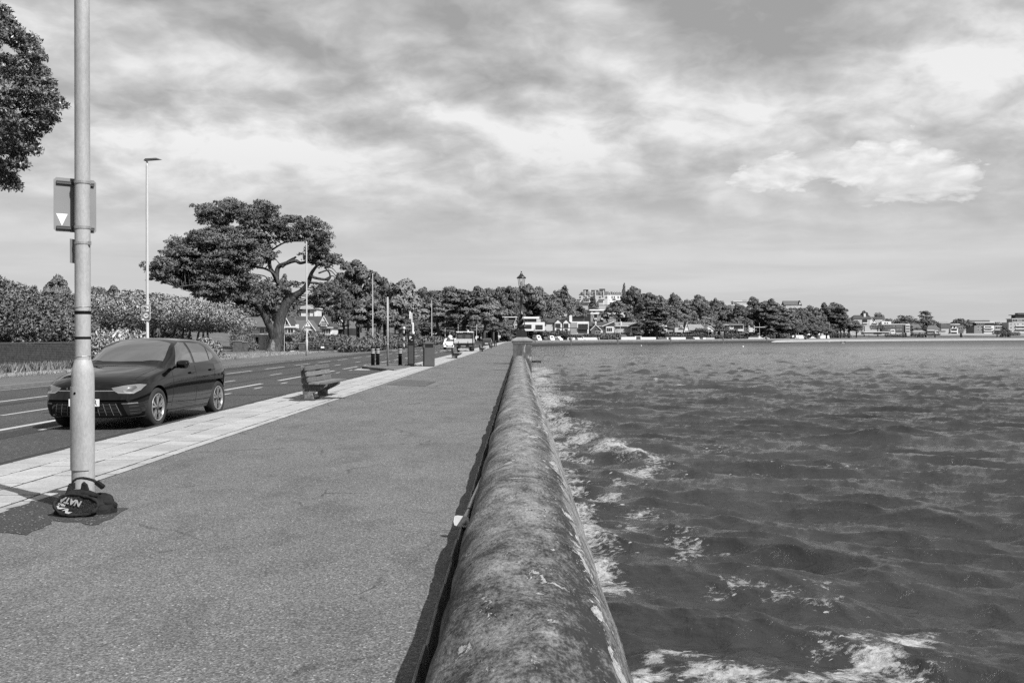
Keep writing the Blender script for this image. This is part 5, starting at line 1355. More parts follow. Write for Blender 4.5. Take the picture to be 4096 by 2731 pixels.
def loft(stations, crease_rows=(), sub=2, cross=()):
    P = []
    for y, bow, pts in stations: P.append([(x, y+bow*(x/.87)**2, z) for x, z in pts])
    n = len(P[0]); bm = bmesh.new(); rows = []
    for row in P:
        R_ = [bm.verts.new(p) for p in row]; L_ = [R_[i] if (i == 0 or i == n-1) else bm.verts.new((-row[i][0], row[i][1], row[i][2])) for i in range(n)]
        rows.append((R_, L_))
    for (r0, l0), (r1, l1) in zip(rows, rows[1:]):
        for i in range(n-1):
            bm.faces.new((r0[i], r1[i], r1[i+1], r0[i+1])); bm.faces.new((l0[i+1], l1[i+1], l1[i], l0[i]))
    cl = bm.edges.layers.float.new('crease_edge')
    for (r0, l0), (r1, l1) in zip(rows, rows[1:]):
        for i, c in crease_rows:
            for q0, q1 in ((r0, r1), (l0, l1)):
                e = bm.edges.get((q0[i], q1[i]))
                if e: e[cl] = c
    for st, i0, i1, c in cross:
        for q in rows[st]:
            for i in range(i0, i1):
                e = bm.edges.get((q[i], q[i+1]))
                if e: e[cl] = c
    bmesh.ops.remove_doubles(bm, verts=bm.verts, dist=.0005); bmesh.ops.recalc_face_normals(bm, faces=bm.faces)
    me = bpy.data.meshes.new('loft'); bm.to_mesh(me); bm.free()
    o = bpy.data.objects.new('loft', me); COL.objects.link(o); m = o.modifiers.new('s', 'SUBSURF'); m.levels = sub; m.render_levels = sub
    dg = bpy.context.evaluated_depsgraph_get(); out = bpy.data.meshes.new_from_object(o.evaluated_get(dg)); bpy.data.objects.remove(o); return out
def bool_cut(me, cut_mb):
    o = bpy.data.objects.new('a', me); COL.objects.link(o); c = bpy.data.objects.new('b', cut_mb.mesh('b')); COL.objects.link(c)
    m = o.modifiers.new('b', 'BOOLEAN'); m.operation = 'DIFFERENCE'; m.object = c; m.solver = 'EXACT'
    dg = bpy.context.evaluated_depsgraph_get(); out = bpy.data.meshes.new_from_object(o.evaluated_get(dg)); bpy.data.objects.remove(o); bpy.data.objects.remove(c); return out
POLO = [
 (0.00,.16,[(0,.46),(.3,.46),(.6,.46),(.66,.46),(.68,.47),(.66,.48),(.6,.48),(.5,.48),(.35,.48),(.18,.48),(0,.48)]),
 (0.03,.19,[(0,.22),(.45,.22),(.66,.23),(.73,.34),(.745,.46),(.73,.57),(.68,.655),(.52,.70),(.36,.72),(.18,.73),(0,.735)]),
 (0.12,.20,[(0,.19),(.5,.19),(.74,.205),(.80,.35),(.815,.49),(.80,.61),(.75,.71),(.58,.77),(.40,.80),(.2,.815),(0,.82)]),
 (0.40,.12,[(0,.18),(.55,.18),(.79,.195),(.855,.37),(.87,.54),(.855,.68),(.79,.79),(.62,.845),(.42,.87),(.2,.885),(0,.89)]),
 (0.83,.05,[(0,.18),(.6,.18),(.81,.195),(.865,.39),(.877,.57),(.865,.73),(.80,.86),(.64,.91),(.43,.935),(.2,.95),(0,.955)]),
 (1.15,.02,[(0,.18),(.6,.18),(.81,.195),(.865,.40),(.877,.59),(.866,.76),(.815,.90),(.68,.96),(.46,.985),(.22,.995),(0,1.0)]),
 (1.30,.02,[(0,.18),(.6,.18),(.81,.195),(.865,.40),(.877,.60),(.866,.77),(.815,.93),(.70,1.03),(.48,1.075),(.24,1.09),(0,1.095)]),
 (1.72,0,[(0,.18),(.6,.18),(.81,.195),(.862,.40),(.875,.61),(.865,.785),(.815,.95),(.745,1.14),(.63,1.285),(.38,1.325),(0,1.335)]),
 (2.05,0,[(0,.18),(.6,.18),(.81,.195),(.862,.40),(.875,.62),(.865,.79),(.815,.96),(.742,1.19),(.62,1.385),(.36,1.425),(0,1.435)]),
 (2.70,0,[(0,.18),(.6,.18),(.81,.195),(.862,.41),(.875,.63),(.865,.80),(.815,.97),(.742,1.19),(.615,1.40),(.36,1.445),(0,1.455)]),
 (3.30,0,[(0,.19),(.6,.19),(.80,.21),(.862,.42),(.875,.64),(.862,.82),(.805,.99),(.728,1.18),(.60,1.37),(.36,1.42),(0,1.43)]),
 (3.68,-.02,[(0,.22),(.6,.22),(.79,.25),(.85,.45),(.862,.65),(.845,.83),(.785,1.0),(.70,1.16),(.57,1.315),(.34,1.37),(0,1.38)]),
 (3.92,-.08,[(0,.26),(.55,.26),(.75,.30),(.81,.48),(.825,.67),(.805,.84),(.75,.98),(.65,1.10),(.5,1.19),(.3,1.225),(0,1.235)]),
 (4.05,-.10,[(0,.3),(.5,.3),(.67,.34),(.73,.5),(.74,.66),(.72,.80),(.67,.90),(.56,.95),(.42,.97),(.25,.98),(0,.985)]),
 (4.07,-.10,[(0,.64),(.3,.64),(.6,.64),(.66,.64),(.66,.65),(.64,.66),(.6,.66),(.5,.66),(.35,.66),(.2,.66),(0,.66)])]
def wheel(root, x, y, side, r=.318, w_=.20):
    wh = empty('wheel_hub'); bpy.data.objects.remove(wh)
    n = 36
    prof = [(.225,-w_/2+.02),(.25,-w_/2),(.295,-w_/2),(.312,-w_/2+.025),(r,-w_/4),(r,w_/4),(.312,w_/2-.025),(.295,w_/2),(.25,w_/2),(.225,w_/2-.02)]
    def lath(prof, mat, name, parent, smooth=True):
        mb = MB()
        for rr, t in prof:
            for k in range(n): a = 2*PI*k/n; mb.v.append((t, rr*math.cos(a), rr*math.sin(a)))
        for i in range(len(prof)-1):
            for k in range(n): mb.f.append((i*n+k, i*n+(k+1)%n, (i+1)*n+(k+1)%n, (i+1)*n+k))
        o = mb.build(name, mat, parent, smooth); return o
    ty = lath(prof, TYRE, 'wheel', root); ty.location = (x, y, r)
    s = side
    lath([(.228,s*(w_/2-.012)),(.222,s*(w_/2-.002)),(.210,s*(w_/2-.006)),(.205,s*(w_/2-.05)),(.20,-s*.02)], CHROME, 'rim', ty)
    lath([(.203,s*.02),(.0,s*.018)], HOLE, 'brake_void', ty); lath([(.13,s*.035),(.05,s*.04),(0.001,s*.04)], RIMD, 'brake_disc', ty)
    sp = MB()
    for k in range(5):
        a = 2*PI*k/5+.3
        for da, ww in ((-.17,.030),(.17,.030)):
            a0, a1 = a+da*.35, a+da*1.25; f = s*(w_/2-.012); b = s*(w_/2-.04)
            p0 = Vector((0, .045*math.cos(a0), .045*math.sin(a0))); p1 = Vector((0, .212*math.cos(a1), .212*math.sin(a1))); t_ = Vector((0,-math.sin(a1),math.cos(a1)))
            q = [p0-t_*ww*.5, p0+t_*ww*.5, p1+t_*ww*.62, p1-t_*ww*.62]; vs_ = [(f-s*.012*(i < 2), v.y, v.z) for i, v in enumerate(q)]+[(b, v.y, v.z) for v in q]
            sp.add(vs_, [(0,1,2,3),(7,6,5,4),(0,4,5,1),(1,5,6,2),(2,6,7,3),(3,7,4,0)])
    sp.build('spokes', CHROME, ty)
    lath([(.05,s*(w_/2-.02)),(.048,s*(w_/2-.012)),(.0,s*(w_/2-.01))], RIMD, 'hub_cap', ty)
def black_car():
    K = 1.045; a = R(-4.6); wc = Vector((.865*K*.94, .83*K)); wr = Vector((wc.x*math.cos(a)-wc.y*math.sin(a), wc.x*math.sin(a)+wc.y*math.cos(a)))
    root = empty('parked_car', (-6.11-wr.x, 16.88-wr.y, -.07), a, 'black five-door hatchback parked at the kerb, facing the camera', 'car')
    root.scale = (K*.94, K, K)
    me = loft(POLO, ((5,.9),(6,.75),(2,.85),(7,.45),(8,.35)), 2, ((5,6,10,.8),(8,8,10,.5),(1,6,10,.6),(12,6,10,.5)))
    sh = Shell(me)
    cut = MB()
    for y in (.83, 3.385):
        for s_ in (-1, 1): cut.tube([(s_*.52,y,.315),(s_*1.2,y,.315)], .362, 32)
    body = bool_cut(me, cut); body.name = 'body'; body.materials.clear(); body.materials.append(CARBLK); smooth_by_angle(body, .7)
    link('body', body, root)
    for s_, x in ((1,.765),(-1,-.765)):
        for y in (.83, 3.385): wheel(root, x, y, s_)
    sh.patch('windscreen', [(-.68,1.37),(-.36,1.25),(0,1.22),(.36,1.25),(.68,1.37),(.575,1.90),(.3,1.95),(0,1.965),(-.3,1.95),(-.575,1.90)], 'top', .004, CARGLS, root, step=.06)
    for s_ in (1, -1):
        sh.patch('side_window', [(1.60,.99),(2.32,1.0),(2.27,1.352),(2.08,1.362),(1.90,1.30)], 'side', .004, CARGLS, root, s_)
        sh.patch('side_window', [(2.40,1.002),(3.06,1.02),(3.10,1.27),(2.92,1.335),(2.36,1.352)], 'side', .004, CARGLS, root, s_)
        sh.patch('quarter_window', [(3.11,1.025),(3.34,1.085),(3.33,1.15),(3.15,1.255)], 'side', .004, CARGLS, root, s_)
        f = lambda P: [(x*s_, z) for x, z in P]
        hl = sh.patch('headlight', f([(.43,.665),(.48,.61),(.55,.575),(.74,.57),(.80,.62),(.822,.70),(.77,.715),(.60,.695)]), 'front', .006, LENS, root, step=.03)
        sh.patch('lens_trim', f([(.46,.625),(.54,.578),(.74,.572),(.80,.622),(.79,.640),(.735,.592),(.66,.598),(.62,.625),(.60,.625),(.62,.59),(.545,.598)]), 'front', .011, CHROME, hl, step=.03)
        sh.patch('reflector', f([(.66,.62),(.72,.61),(.76,.66),(.74,.69),(.67,.68)]), 'front', .010, RIMD, hl, step=.03)
        fg = sh.patch('fog_surround', f([(.60,.42),(.78,.425),(.80,.32),(.77,.245),(.66,.235)]), 'front', .005, HOLE, root, step=.03)
        sh.patch('trim_blade', f([(.59,.43),(.78,.437),(.785,.42),(.60,.415)]), 'front', .010, CHROME, fg, step=.03)
        for z in (.37,.31,.262): sh.patch('trim_line', f([(.69,z),(.785,z+.005),(.785,z+.014),(.69,z+.009)]), 'front', .010, RIMD, fg, step=.03)
        sh.patch('splitter', f([(.56,.205),(.84,.205),(.84,.218),(.56,.222)]), 'front', .008, RIMD, root, step=.03)
        sh.patch('side_skirt', [(1.25,.205),(2.98,.205),(2.98,.25),(1.25,.245)], 'side', .008, DARKG, root, s_)  # skirt coloured paler than the body to imitate the reflection along it
        for y, z in ((2.17,.835),(3.08,.86)):
            h, nn, d = sh.ray('side', y, z, s_); MB().obox(Matrix.Translation(h+Vector((s_*.018,0,0))), .016, .10, .017).build('door_handle', CARBLK, root, bevel=.008)
        sh.patch('bonnet_gap', [(x*s_, y) for x, y in [(.665,.30),(.672,.30),(.70,1.16),(.693,1.16)]], 'top', .0015, HOLE, root, step=.06)
        sh.patch('crease_highlight', [(1.28,.36),(3.0,.42),(3.0,.428),(1.28,.368)], 'side', .002, DARKG, root, s_)  # paler strip painted for the highlight along the lower door crease
        # door gaps
        for ya, yb in ((1.36,1.40),(2.345,2.36),(3.12,3.22)):
            sh.patch('door_gap', [(ya,.30),(ya+.008,.30),(yb+.008,.96),(yb,.96)], 'side', .0015, HOLE, root, s_, step=.05)
        mb = MB(); mx = s_*.985
        mb.lathe([(.0,-.12),(.07,-.115),(.098,-.06),(.10,.04),(.085,.10),(.0,.115)], 14); 
        mb.v = [(mx+x*.95*1.0, 1.53+y*.62, .985+z*.62+.02) if False else (mx+z*.95, 1.53+y*.75, .995+x*.72) for x, y, z in mb.v]
        mr = mb.build('wing_mirror', CARBLK, root, True); MB().tube([(s_*.80,1.56,.945),(s_*.90,1.54,.95)], .022, 6).build('mirror_arm', CARBLK, mr)
        MB().tube([(s_*.15 if s_ > 0 else -.45,1.245,1.02),(s_*.62 if s_ > 0 else -.02,1.30,1.035)], .010, 6).build('wiper', BLACKM, root)
    sh.patch('light_strip', [(-.47,.614),(.47,.614),(.47,.626),(-.47,.626)], 'front', .008, CHROME, root, step=.03)
    gr = sh.patch('upper_grille', [(-.43,.632),(.43,.632),(.42,.675),(-.42,.675)], 'front', .004, BLACKM, root, step=.03)
    text_mesh('badge', 'R', .05, CHROME, gr, Matrix.Translation((-.30,.018,.652)) @ Matrix.Rotation(R(90),4,'X'), .001)
    lg = sh.patch('lower_grille', [(-.50,.43),(.50,.43),(.60,.235),(-.60,.235)], 'front', .004, HOLE, root, step=.04)
    for z in (.29,.345,.40):
        e = .51+(.43-z)*.45; sh.patch('grille_bar', [(-e,z),(e,z),(e,z+.006),(-e,z+.006)], 'front', .010, RIMD, lg, step=.03)
    for k in range(11):
        x = -.5+k*.1; sh.patch('grille_bar', [(x*1.12,.245),(x*1.12+.007,.245),(x+.007,.425),(x,.425)], 'front', .010, M('grille_trim',.34,.4,.1,5,metal=.2), lg, step=.03)
    h, nn, d = sh.ray('front', 0, .44)
    pl = MB().box(-.26,.26,h.y-.022,h.y-.012,.385,.497).build('number_plate', WHITE, root)
    text_mesh('registration', 'VR', .115, BLACKM, pl, Matrix.Translation((.165,h.y-.0235,.441)) @ Matrix.Rotation(R(90),4,'X') @ Matrix.Diagonal((.8,1,1,1)), .0005, bold=.002)
    # faint steering wheel rim and seats are behind dark glass; roof aerial
    MB().tube([(0,3.35,1.435),(0,3.55,1.50)], .008, 6).build('aerial', BLACKM, root)
black_car()

# ------------------------------------------------------------------ other vehicles (small in the photo)
def car_profile(L, h, kind):
    if kind == 'hatch': return [(0,.3),(.02,.62),(.14,.74),(.95,.92),(1.55,1.38),(2.0,h),(3.2,h-.04),(3.75,1.18),(3.95,.85),(L,.6),(L,.3)], .95
    if kind == 'van': return [(0,.3),(.02,.8),(.25,1.0),(.95,1.2),(1.45,h-.28),(1.75,h),(L-.08,h),(L,1.1),(L,.3)], 1.2
    if kind == 'pickup': return [(0,.35),(.02,.85),(.9,1.05),(1.4,h-.1),(1.7,h),(2.6,h),(2.75,1.1),(L,1.1),(L,.35)], 1.1
    return [(0,.3),(0,1.0),(.3,1.3),(.6,h),(L,h),(L,.3)], 1.2
def small_vehicle(name, loc, rz, label, kind='hatch', L=4.0, W=1.72, h=1.46, mat=None, group=None, cat='car', trim=True):
    root = empty(name, loc, rz, label, cat, group)
    prof, belt = car_profile(L, h, kind); n = len(prof); V = []
    def nx(z, e): return (W/2-e)*(1.0 if z <= belt else 1-.20*(z-belt)/max(.1,h-belt) if kind != 'camper' else 1.0)
    lay = [(-1,0),(-.92,1),(.92,1),(1,0)]
    for t, full in lay:
        for y, z in prof:
            yy, zz = (y, z) if full else (min(max(y,.08),L-.08), min(max(z,.36),h-.06)); V.append((t*nx(z,0), yy, zz))
    Fq = [tuple(range(n)), tuple(reversed(range(3*n,4*n)))]
    for a in range(3):
        for i in range(n): Fq.append((a*n+i, (a+1)*n+i, (a+1)*n+(i+1)%n, a*n+(i+1)%n))
    bm_ = MB().add(V, Fq).build('body', mat, root)
    bmf = bmesh.new(); bmf.from_mesh(bm_.data); bmesh.ops.recalc_face_normals(bmf, faces=bmf.faces); bmf.to_mesh(bm_.data); bmf.free()
    sh = Shell(bm_.data)
    if kind == 'hatch':
        fw = [(-.62,1.02),(.62,1.02),(.52,1.34),(-.52,1.34)]; rw = [(-.55,1.0),(.55,1.0),(.48,1.33),(-.48,1.33)]; sw = [[(1.35,.98),(2.3,1.0),(2.25,1.34),(1.72,1.33)],[(2.38,1.0),(3.35,1.02),(3.2,1.32),(2.35,1.35)]]
    elif kind == 'van':
        fw = [(-.72,1.28),(.72,1.28),(.62,h-.32),(-.62,h-.32)]; rw = [(-.6,1.3),(.6,1.3),(.55,h-.25),(-.55,h-.25)]; sw = [[(1.2,1.3),(1.95,1.3),(1.95,h-.4),(1.5,h-.42)]]
        if L > 4.8: sw.append([(2.3,1.35),(3.4,1.35),(3.4,h-.45),(2.3,h-.45)])
    elif kind == 'pickup':
        fw = [(-.68,1.12),(.68,1.12),(.58,h-.15),(-.58,h-.15)]; rw = [(-.5,1.2),(.5,1.2),(.5,h-.15),(-.5,h-.15)]; sw = [[(1.3,1.12),(2.4,1.12),(2.4,h-.15),(1.6,h-.15)]]
    else:
        fw = [(-.8,1.4),(.8,1.4),(.8,h-.3),(-.8,h-.3)]; rw = [(-.5,1.5),(.5,1.5),(.5,h-.4),(-.5,h-.4)]; sw = [[(.9,1.4),(1.8,1.4),(1.8,2.0),(.9,2.0)],[(2.6,1.5),(3.6,1.5),(3.6,2.0),(2.6,2.0)]]
    sh.patch('windscreen', fw, 'front', .012, CARGLS, root, step=.4); sh.patch('rear_window', rw, 'rear', .012, CARGLS, root, step=.4)
    for s_ in (1,-1):
        for q in sw: sh.patch('side_window', q, 'side', .012, CARGLS, root, s_, step=.4)
        for y in (.8, L-.78):
            m = MB().tube([(s_*(W/2-.2),y,.31),(s_*(W/2+.012),y,.31)], .31, 14); o = m.build('wheel', TYRE, root); MB().tube([(s_*(W/2+.012),y,.31),(s_*(W/2+.02),y,.31)], .19, 10).build('hub', M('hub_grey',.35,.4,.1,4), o)
        if trim:
            MB().box(s_*W*.32-.14,s_*W*.32+.14,-.015,.03,.62,.76).build('headlight', LENS, root); MB().box(s_*W*.40-.08,s_*W*.40+.08,L-.03,L+.015,.72,.88).build('tail_light', M('tail_light',.12,.3,.1,4), root)
    if trim:
        MB().box(-.45,.45,-.02,.02,.40,.56).build('grille', HOLE, root); MB().box(-.26,.26,-.03,-.021,.43,.52).build('number_plate', WHITE, root)
        MB().box(-.26,.26,L+.016,L+.026,.55,.66).build('rear_plate', WHITE, root)
    return root
WHITEP = paint('white_vehicle_paint', .72, .3, .5); DARKP = paint('dark_vehicle_paint', .02, .3, .6); SILVER = paint('silver_vehicle_paint', .35, .35, .5)
def road_traffic():
    p = ground(1799, 1397, -.07); o = small_vehicle('oncoming_car', (p.x, p.y, -.07), 0, 'white hatchback driving towards the camera with a board on its roof', mat=WHITEP)
    MB().tube([(-.15,.9,1.62),(-.1,2.2,1.60),(.0,3.6,1.66)], [.08,.30,.10], 10).build('roof_board', WHITE, o, True).scale = (1,1,1)
    MB().box(-.6,.6,1.7,1.76,1.47,1.5).build('roof_bar', BLACKM, o); MB().box(-.6,.6,2.6,2.66,1.47,1.5).build('roof_bar', BLACKM, o)
    for s_ in (1,-1): MB().box(s_*.92-.09,s_*.92+.09,1.35,1.45,.92,1.05).build('wing_mirror', BLACKM, o)
    p = ground(1946, 1388.5, -.07); small_vehicle('parked_car', (p.x, p.y+4, -.07), PI, 'dark hatchback seen from behind, parked beyond the second parking machine', mat=DARKP)
    # flatbed truck seen from behind
    p = ground(1853, 1408, -.07); r_ = empty('flatbed_truck', p, 0, 'flatbed truck with pale drop sides seen from behind at the kerb', 'truck')
    w2 = 1.02; ALU = M('aluminium_side', .55, .45, .06, 4)
    for k in range(3): MB().box(-w2+.03,w2-.03,-.02,.02,.96+k*.145,1.10+k*.145).build('tailgate_board', ALU, r_, bevel=.008)
    for s_ in (1,-1):
        for k in range(3): MB().box(s_*w2-.02,s_*w2+.02,.05,3.2,.96+k*.145,1.10+k*.145).build('side_board', ALU, r_)
        MB().box(s_*w2-.045,s_*w2+.045,-.04,.05,.9,1.42).build('corner_post', BLACK, r_)
        MB().box(s_*.5-.02,s_*.5+.02,-.045,-.021,.92,1.15).build('hinge', BLACK, r_)
        for y in (.75,3.9): 
            o = MB().tube([(s_*.62,y,.36),(s_*.98,y,.36)], .36, 18).build('wheel', TYRE, r_)
        MB().box(s_*.78-.18,s_*.78+.18,.02,.10,.60,.72).build('tail_light', M('tail_light',.12), r_)
    MB().box(-w2,w2,0,3.25,.86,.945).build('bed', DARKG, r_); MB().box(-.98,.98,.05,.25,.50,.85).build('rear_underframe', BLACK, r_); MB().box(-.5,.5,.1,4.2,.5,.85).build('chassis', BLACK, r_)
    MB().box(-.26,.26,.03,.045,.58,.70).build('number_plate', M('dim_plate',.25,.5,.1,4), r_)
    MB().box(-.55,.55,.0,.08,.22,.38).build('bumper_bar', M('pale_bar',.40,.6,.2,4), r_)
    MB().prism([(3.35,.5),(3.3,1.1),(3.3,2.0),(3.5,2.12),(4.6,2.1),(5.0,1.4),(5.4,1.2),(5.4,.5)], -.92, .92, 'x').build('cab', M('truck_cab_dark',.05,.35,.1,3), r_, bevel=.04)
    for x0, x1 in ((-.8,-.3),(.05,.6)): MB().box(x0,x1,3.27,3.295,1.45,1.85).build('cab_rear_window', CARGLS, r_)
    hb = MB(); hb.tube([(-.95,3.25,.9),(-.95,3.25,2.1),(.95,3.25,2.1),(.95,3.25,.9)], .035, 6); hb.build('headboard_frame', M('pale_bar',.4), r_)
    MB().box(-.95,.95,3.15,3.35,2.13,2.20).build('light_bar', WHITE, r_)
    for x in (-.82,-.66,-.48,-.3,.34,.52,.68,.84): MB().box(x-.04,x+.04,3.12,3.15,2.06,2.13).build('bar_lamp', WHITE, r_)
    MB().tube([(1.2,3.9,1.4),(1.1,3.9,1.55),(.95,4.0,1.5)], .02, 5).build('mirror_arm', WHITE, r_); MB().box(1.13,1.27,3.86,3.92,1.35,1.65).build('wing_mirror', WHITE, r_)
    MB().tube([(-.9,3.2,2.05),(-.55,3.2,1.42)], .015, 5).build('strap', BLACK, r_); MB().tube([(-.85,3.2,1.9),(-1.0,1.5,1.42)], .015, 5).build('strap', BLACK, r_)
road_traffic()
def far_vehicles():
    G = 'vehicles parked round the bay'
    L = [(2160,430,25,'van',5.6,2.5,WHITEP,'white high-roofed camper van, leftmost of the vans behind the far sea wall','van'),
         (2211,445,15,'van',5.4,2.35,WHITEP,'white camper van with open side door, second along the far sea wall','van'),
         (2246,452,40,'van',4.8,2.0,WHITEP,'low white van, third along the far sea wall','van'),
         (2308,470,70,'hatch',4.2,1.45,DARKP,'dark car before the white garden wall beyond the far pillar','car'),
         (2346,474,80,'pickup',5.2,1.9,WHITEP,'white pickup van parked in front of the white garden wall','van'),
         (2780,566,80,'van',5.2,2.0,DARKP,'dark van parked in front of the long white garden wall','van'),
         (2878,600,70,'hatch',4.2,1.5,DARKP,'small dark car at the end of the long white garden wall','car'),
         (2951,640,70,'hatch',4.4,1.5,WHITEP,'white car left of the white garage','car'),(2990,650,80,'hatch',4.4,1.6,DARKP,'dark car in front of the white garage','car'),(3052,668,75,'van',5.0,2.1,WHITEP,'white van right of the white garage','van'),(3077,672,60,'hatch',4.2,1.5,WHITEP,'white car behind the far lamp post by the garage','car'),
         (3192,750,75,'pickup',5.2,1.9,SILVER,'silver pickup behind the last sea wall pillars','van'),(3189,735,80,'hatch',4.4,1.5,WHITEP,'white car below the silver pickup','car'),(3264,760,80,'hatch',5.0,1.8,WHITEP,'large white car before the low white wall by the beach','car')]
    for px, D, rz, kind, Ln, h, mat, lab, cat in L:
        p = at(px, VY, D); i = int(np.argmin((SH[:,0]-p.x)**2+(SH[:,1]-p.y)**2))
        z = 0.0
        small_vehicle('parked_'+('van' if cat == 'van' else 'car'), (p.x, p.y, z), R(rz), lab, kind, Ln, 1.9 if cat == 'van' else 1.75, h, mat, G, cat, False)
far_vehicles()
# ------------------------------------------------------------------ houses
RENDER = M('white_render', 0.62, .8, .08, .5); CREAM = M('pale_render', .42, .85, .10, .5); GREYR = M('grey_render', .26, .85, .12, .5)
BRICKM = M('far_brick', .10, .9, .3, 3.0, fine=.3); BRICKL = M('far_light_brick', .20, .9, .25, 3.0, fine=.3)
ROOFD = M('slate_roof', .05, .8, .3, 1.2, fine=.25, stretch=(1,1,6)); ROOFM = M('tile_roof', .10, .85, .3, 1.2, fine=.25, stretch=(1,1,6)); ROOFL = M('pale_tile_roof', .22, .85, .3, 1.2, fine=.2, stretch=(1,1,6))
WGLASS = paint('window_glass', .02, .08, .3); FRAME = M('window_frame_white', .70, .5, .05, 2); DFRAME = M('window_frame_dark', .03, .5, .1, 2); TIMBER = M('dark_timber', .03, .7, .2, 4)
class House:
    def __init__(s, name, label, px, D, yaw=0.0, base_py=None, cat='house', group=None):
        c = at(px, VY, D); s.D = D; s.yaw = R(yaw)
        s.z0 = at(px, base_py, D).z if base_py else terrain(c.x, c.y)
        s.c = Vector((c.x, c.y, s.z0)); s.root = empty(name, s.c, s.yaw, label, cat, group)
        s.ex = Vector((math.cos(s.yaw), math.sin(s.yaw), 0)); s.ey = Vector((-math.sin(s.yaw), math.cos(s.yaw), 0))
    def uv(s, px, py, dep=0.0):
        d = at(px, py, 1.0)-Vector((0,0,H)); o = Vector((0,0,H)); q = s.c+s.ey*dep
        t = (q-o).dot(s.ey)/d.dot(s.ey); p = o+d*t-s.c
        return p.dot(s.ex), p.z
    def rect(s, a, b, c, d, dep=0.0):
        m = (a+b)/2; n = (c+d)/2
        return s.uv(a, n, dep)[0], s.uv(b, n, dep)[0], s.uv(m, d, dep)[1], s.uv(m, c, dep)[1]
    def box(s, name, px0, px1, py0, py1, d0, d1, mat, parent=None, ground_it=False):
        x0, x1, z0, z1 = s.rect(px0, px1, py0, py1, d0)
        if ground_it: z0 = -1.5
        return MB().box(x0, x1, d0, d1, z0, z1).build(name, mat, parent or s.root)
    def win(s, px0, px1, py0, py1, nx=2, ny=1, dep=0.0, frame=None, name='window'):
        x0, x1, z0, z1 = s.rect(px0, px1, py0, py1, dep); k = s.D/450; t = .07*max(1,k)
        f = MB(); y0, y1 = dep-.10, dep-.012
        f.box(x0-t,x1+t,y0,y1,z1,z1+t); f.box(x0-t,x1+t,y0,y1,z0-t,z0); f.box(x0-t,x0,y0,y1,z0,z1); f.box(x1,x1+t,y0,y1,z0,z1)
        for i in range(1, nx): x = x0+(x1-x0)*i/nx; f.box(x-t/2,x+t/2,y0,y1,z0,z1)
        for i in range(1, ny): z = z0+(z1-z0)*i/ny; f.box(x0,x1,y0+.005,y1,z-t/2,z+t/2)
        o = f.build(name, frame or FRAME, s.root); MB().box(x0,x1,dep-.05,dep-.006,z0,z1).build('pane', WGLASS, o); return o
    def gable(s, px0, px1, py_e, py_r, d0, d1, mat, over=.35, barge=None, wall=None, apex=None):
        # ridge runs away from the viewer; the gable triangle faces us
        x0, x1, ze, _ = s.rect(px0, px1, py_e-1, py_e, d0); zr = s.uv((px0+px1)/2, py_r, d0)[1]; xm = (x0+x1)/2 if apex is None else s.uv(apex, py_r, d0)[0]; t = .22
        if wall: MB().prism([(x0+.05,ze),(x1-.05,ze),(xm,zr-.1)], d0, d0+.25, 'y').build('gable_wall', wall, s.root)
        f0, f1 = d0-over, d1+over; sl = (zr-ze)/max(.1,(x1-x0)/2); ex = over
        for xa, sgn in ((x0, -1), (x1, 1)):
            xe = xa+sgn*ex; zz = ze-abs(xe-xa)*abs((zr-ze)/(xm-xa))
            MB().add([(xe,f0,zz),(xm,f0,zr),(xm,f1,zr),(xe,f1,zz),(xe,f0,zz+t),(xm,f0,zr+t),(xm,f1,zr+t),(xe,f1,zz+t)],[(3,2,1,0),(4,5,6,7),(0,1,5,4),(1,2,6,5),(2,3,7,6),(3,0,4,7)]).build('roof_slope', mat, s.root)
            if barge: MB().add([(xe,f0-.06,zz-.12),(xm,f0-.06,zr-.12),(xm,f0-.06,zr+t+.03),(xe,f0-.06,zz+t+.03),(xe,f0-.01,zz-.12),(xm,f0-.01,zr-.12),(xm,f0-.01,zr+t+.03),(xe,f0-.01,zz+t+.03)],[(0,1,2,3),(7,6,5,4),(0,4,5,1),(3,2,6,7),(0,3,7,4),(1,5,6,2)]).build('bargeboard', barge, s.root)
    def ridge(s, px0, px1, py_e, py_r, d0, d1, mat, hipl=0.0, hipr=0.0, over=.4, gutter=None):
        # ridge runs across the view; the slope faces us (hip = metres taken in at the ends)
        x0, x1, ze, _ = s.rect(px0, px1, py_e-1, py_e, d0); zr = s.uv((px0+px1)/2, py_r, (d0+d1)/2)[1]; ym = (d0+d1)/2; o = over
        MB().add([(x0-o,d0-o,ze-.1),(x1+o,d0-o,ze-.1),(x1+o,d1+o,ze-.1),(x0-o,d1+o,ze-.1),(x0+hipl-o*(hipl == 0),ym,zr),(x1-hipr+o*(hipr == 0),ym,zr),(x0-o,d0-o,ze+.1),(x1+o,d0-o,ze+.1),(x1+o,d1+o,ze+.1),(x0-o,d1+o,ze+.1)],
                 [(3,2,1,0),(0,1,7,6),(1,2,8,7),(2,3,9,8),(3,0,6,9),(6,7,5,4),(7,8,5),(8,9,4,5),(9,6,4)]).build('roof', mat, s.root)
        if gutter: MB().box(x0-o,x1+o,d0-o-.1,d0-o-.005,ze-.14,ze+.06).build('gutter', gutter, s.root)
Z6 = lambda u, v: (900+u/3.92, 1150+v/3.92)
def zx(o, k): return lambda *a: [o[i % 2]+q/k for i, q in enumerate(a)]
def R4(o, k): return lambda a, b, c, d: (o[0]+a/k, o[0]+b/k, o[1]+c/k, o[1]+d/k)
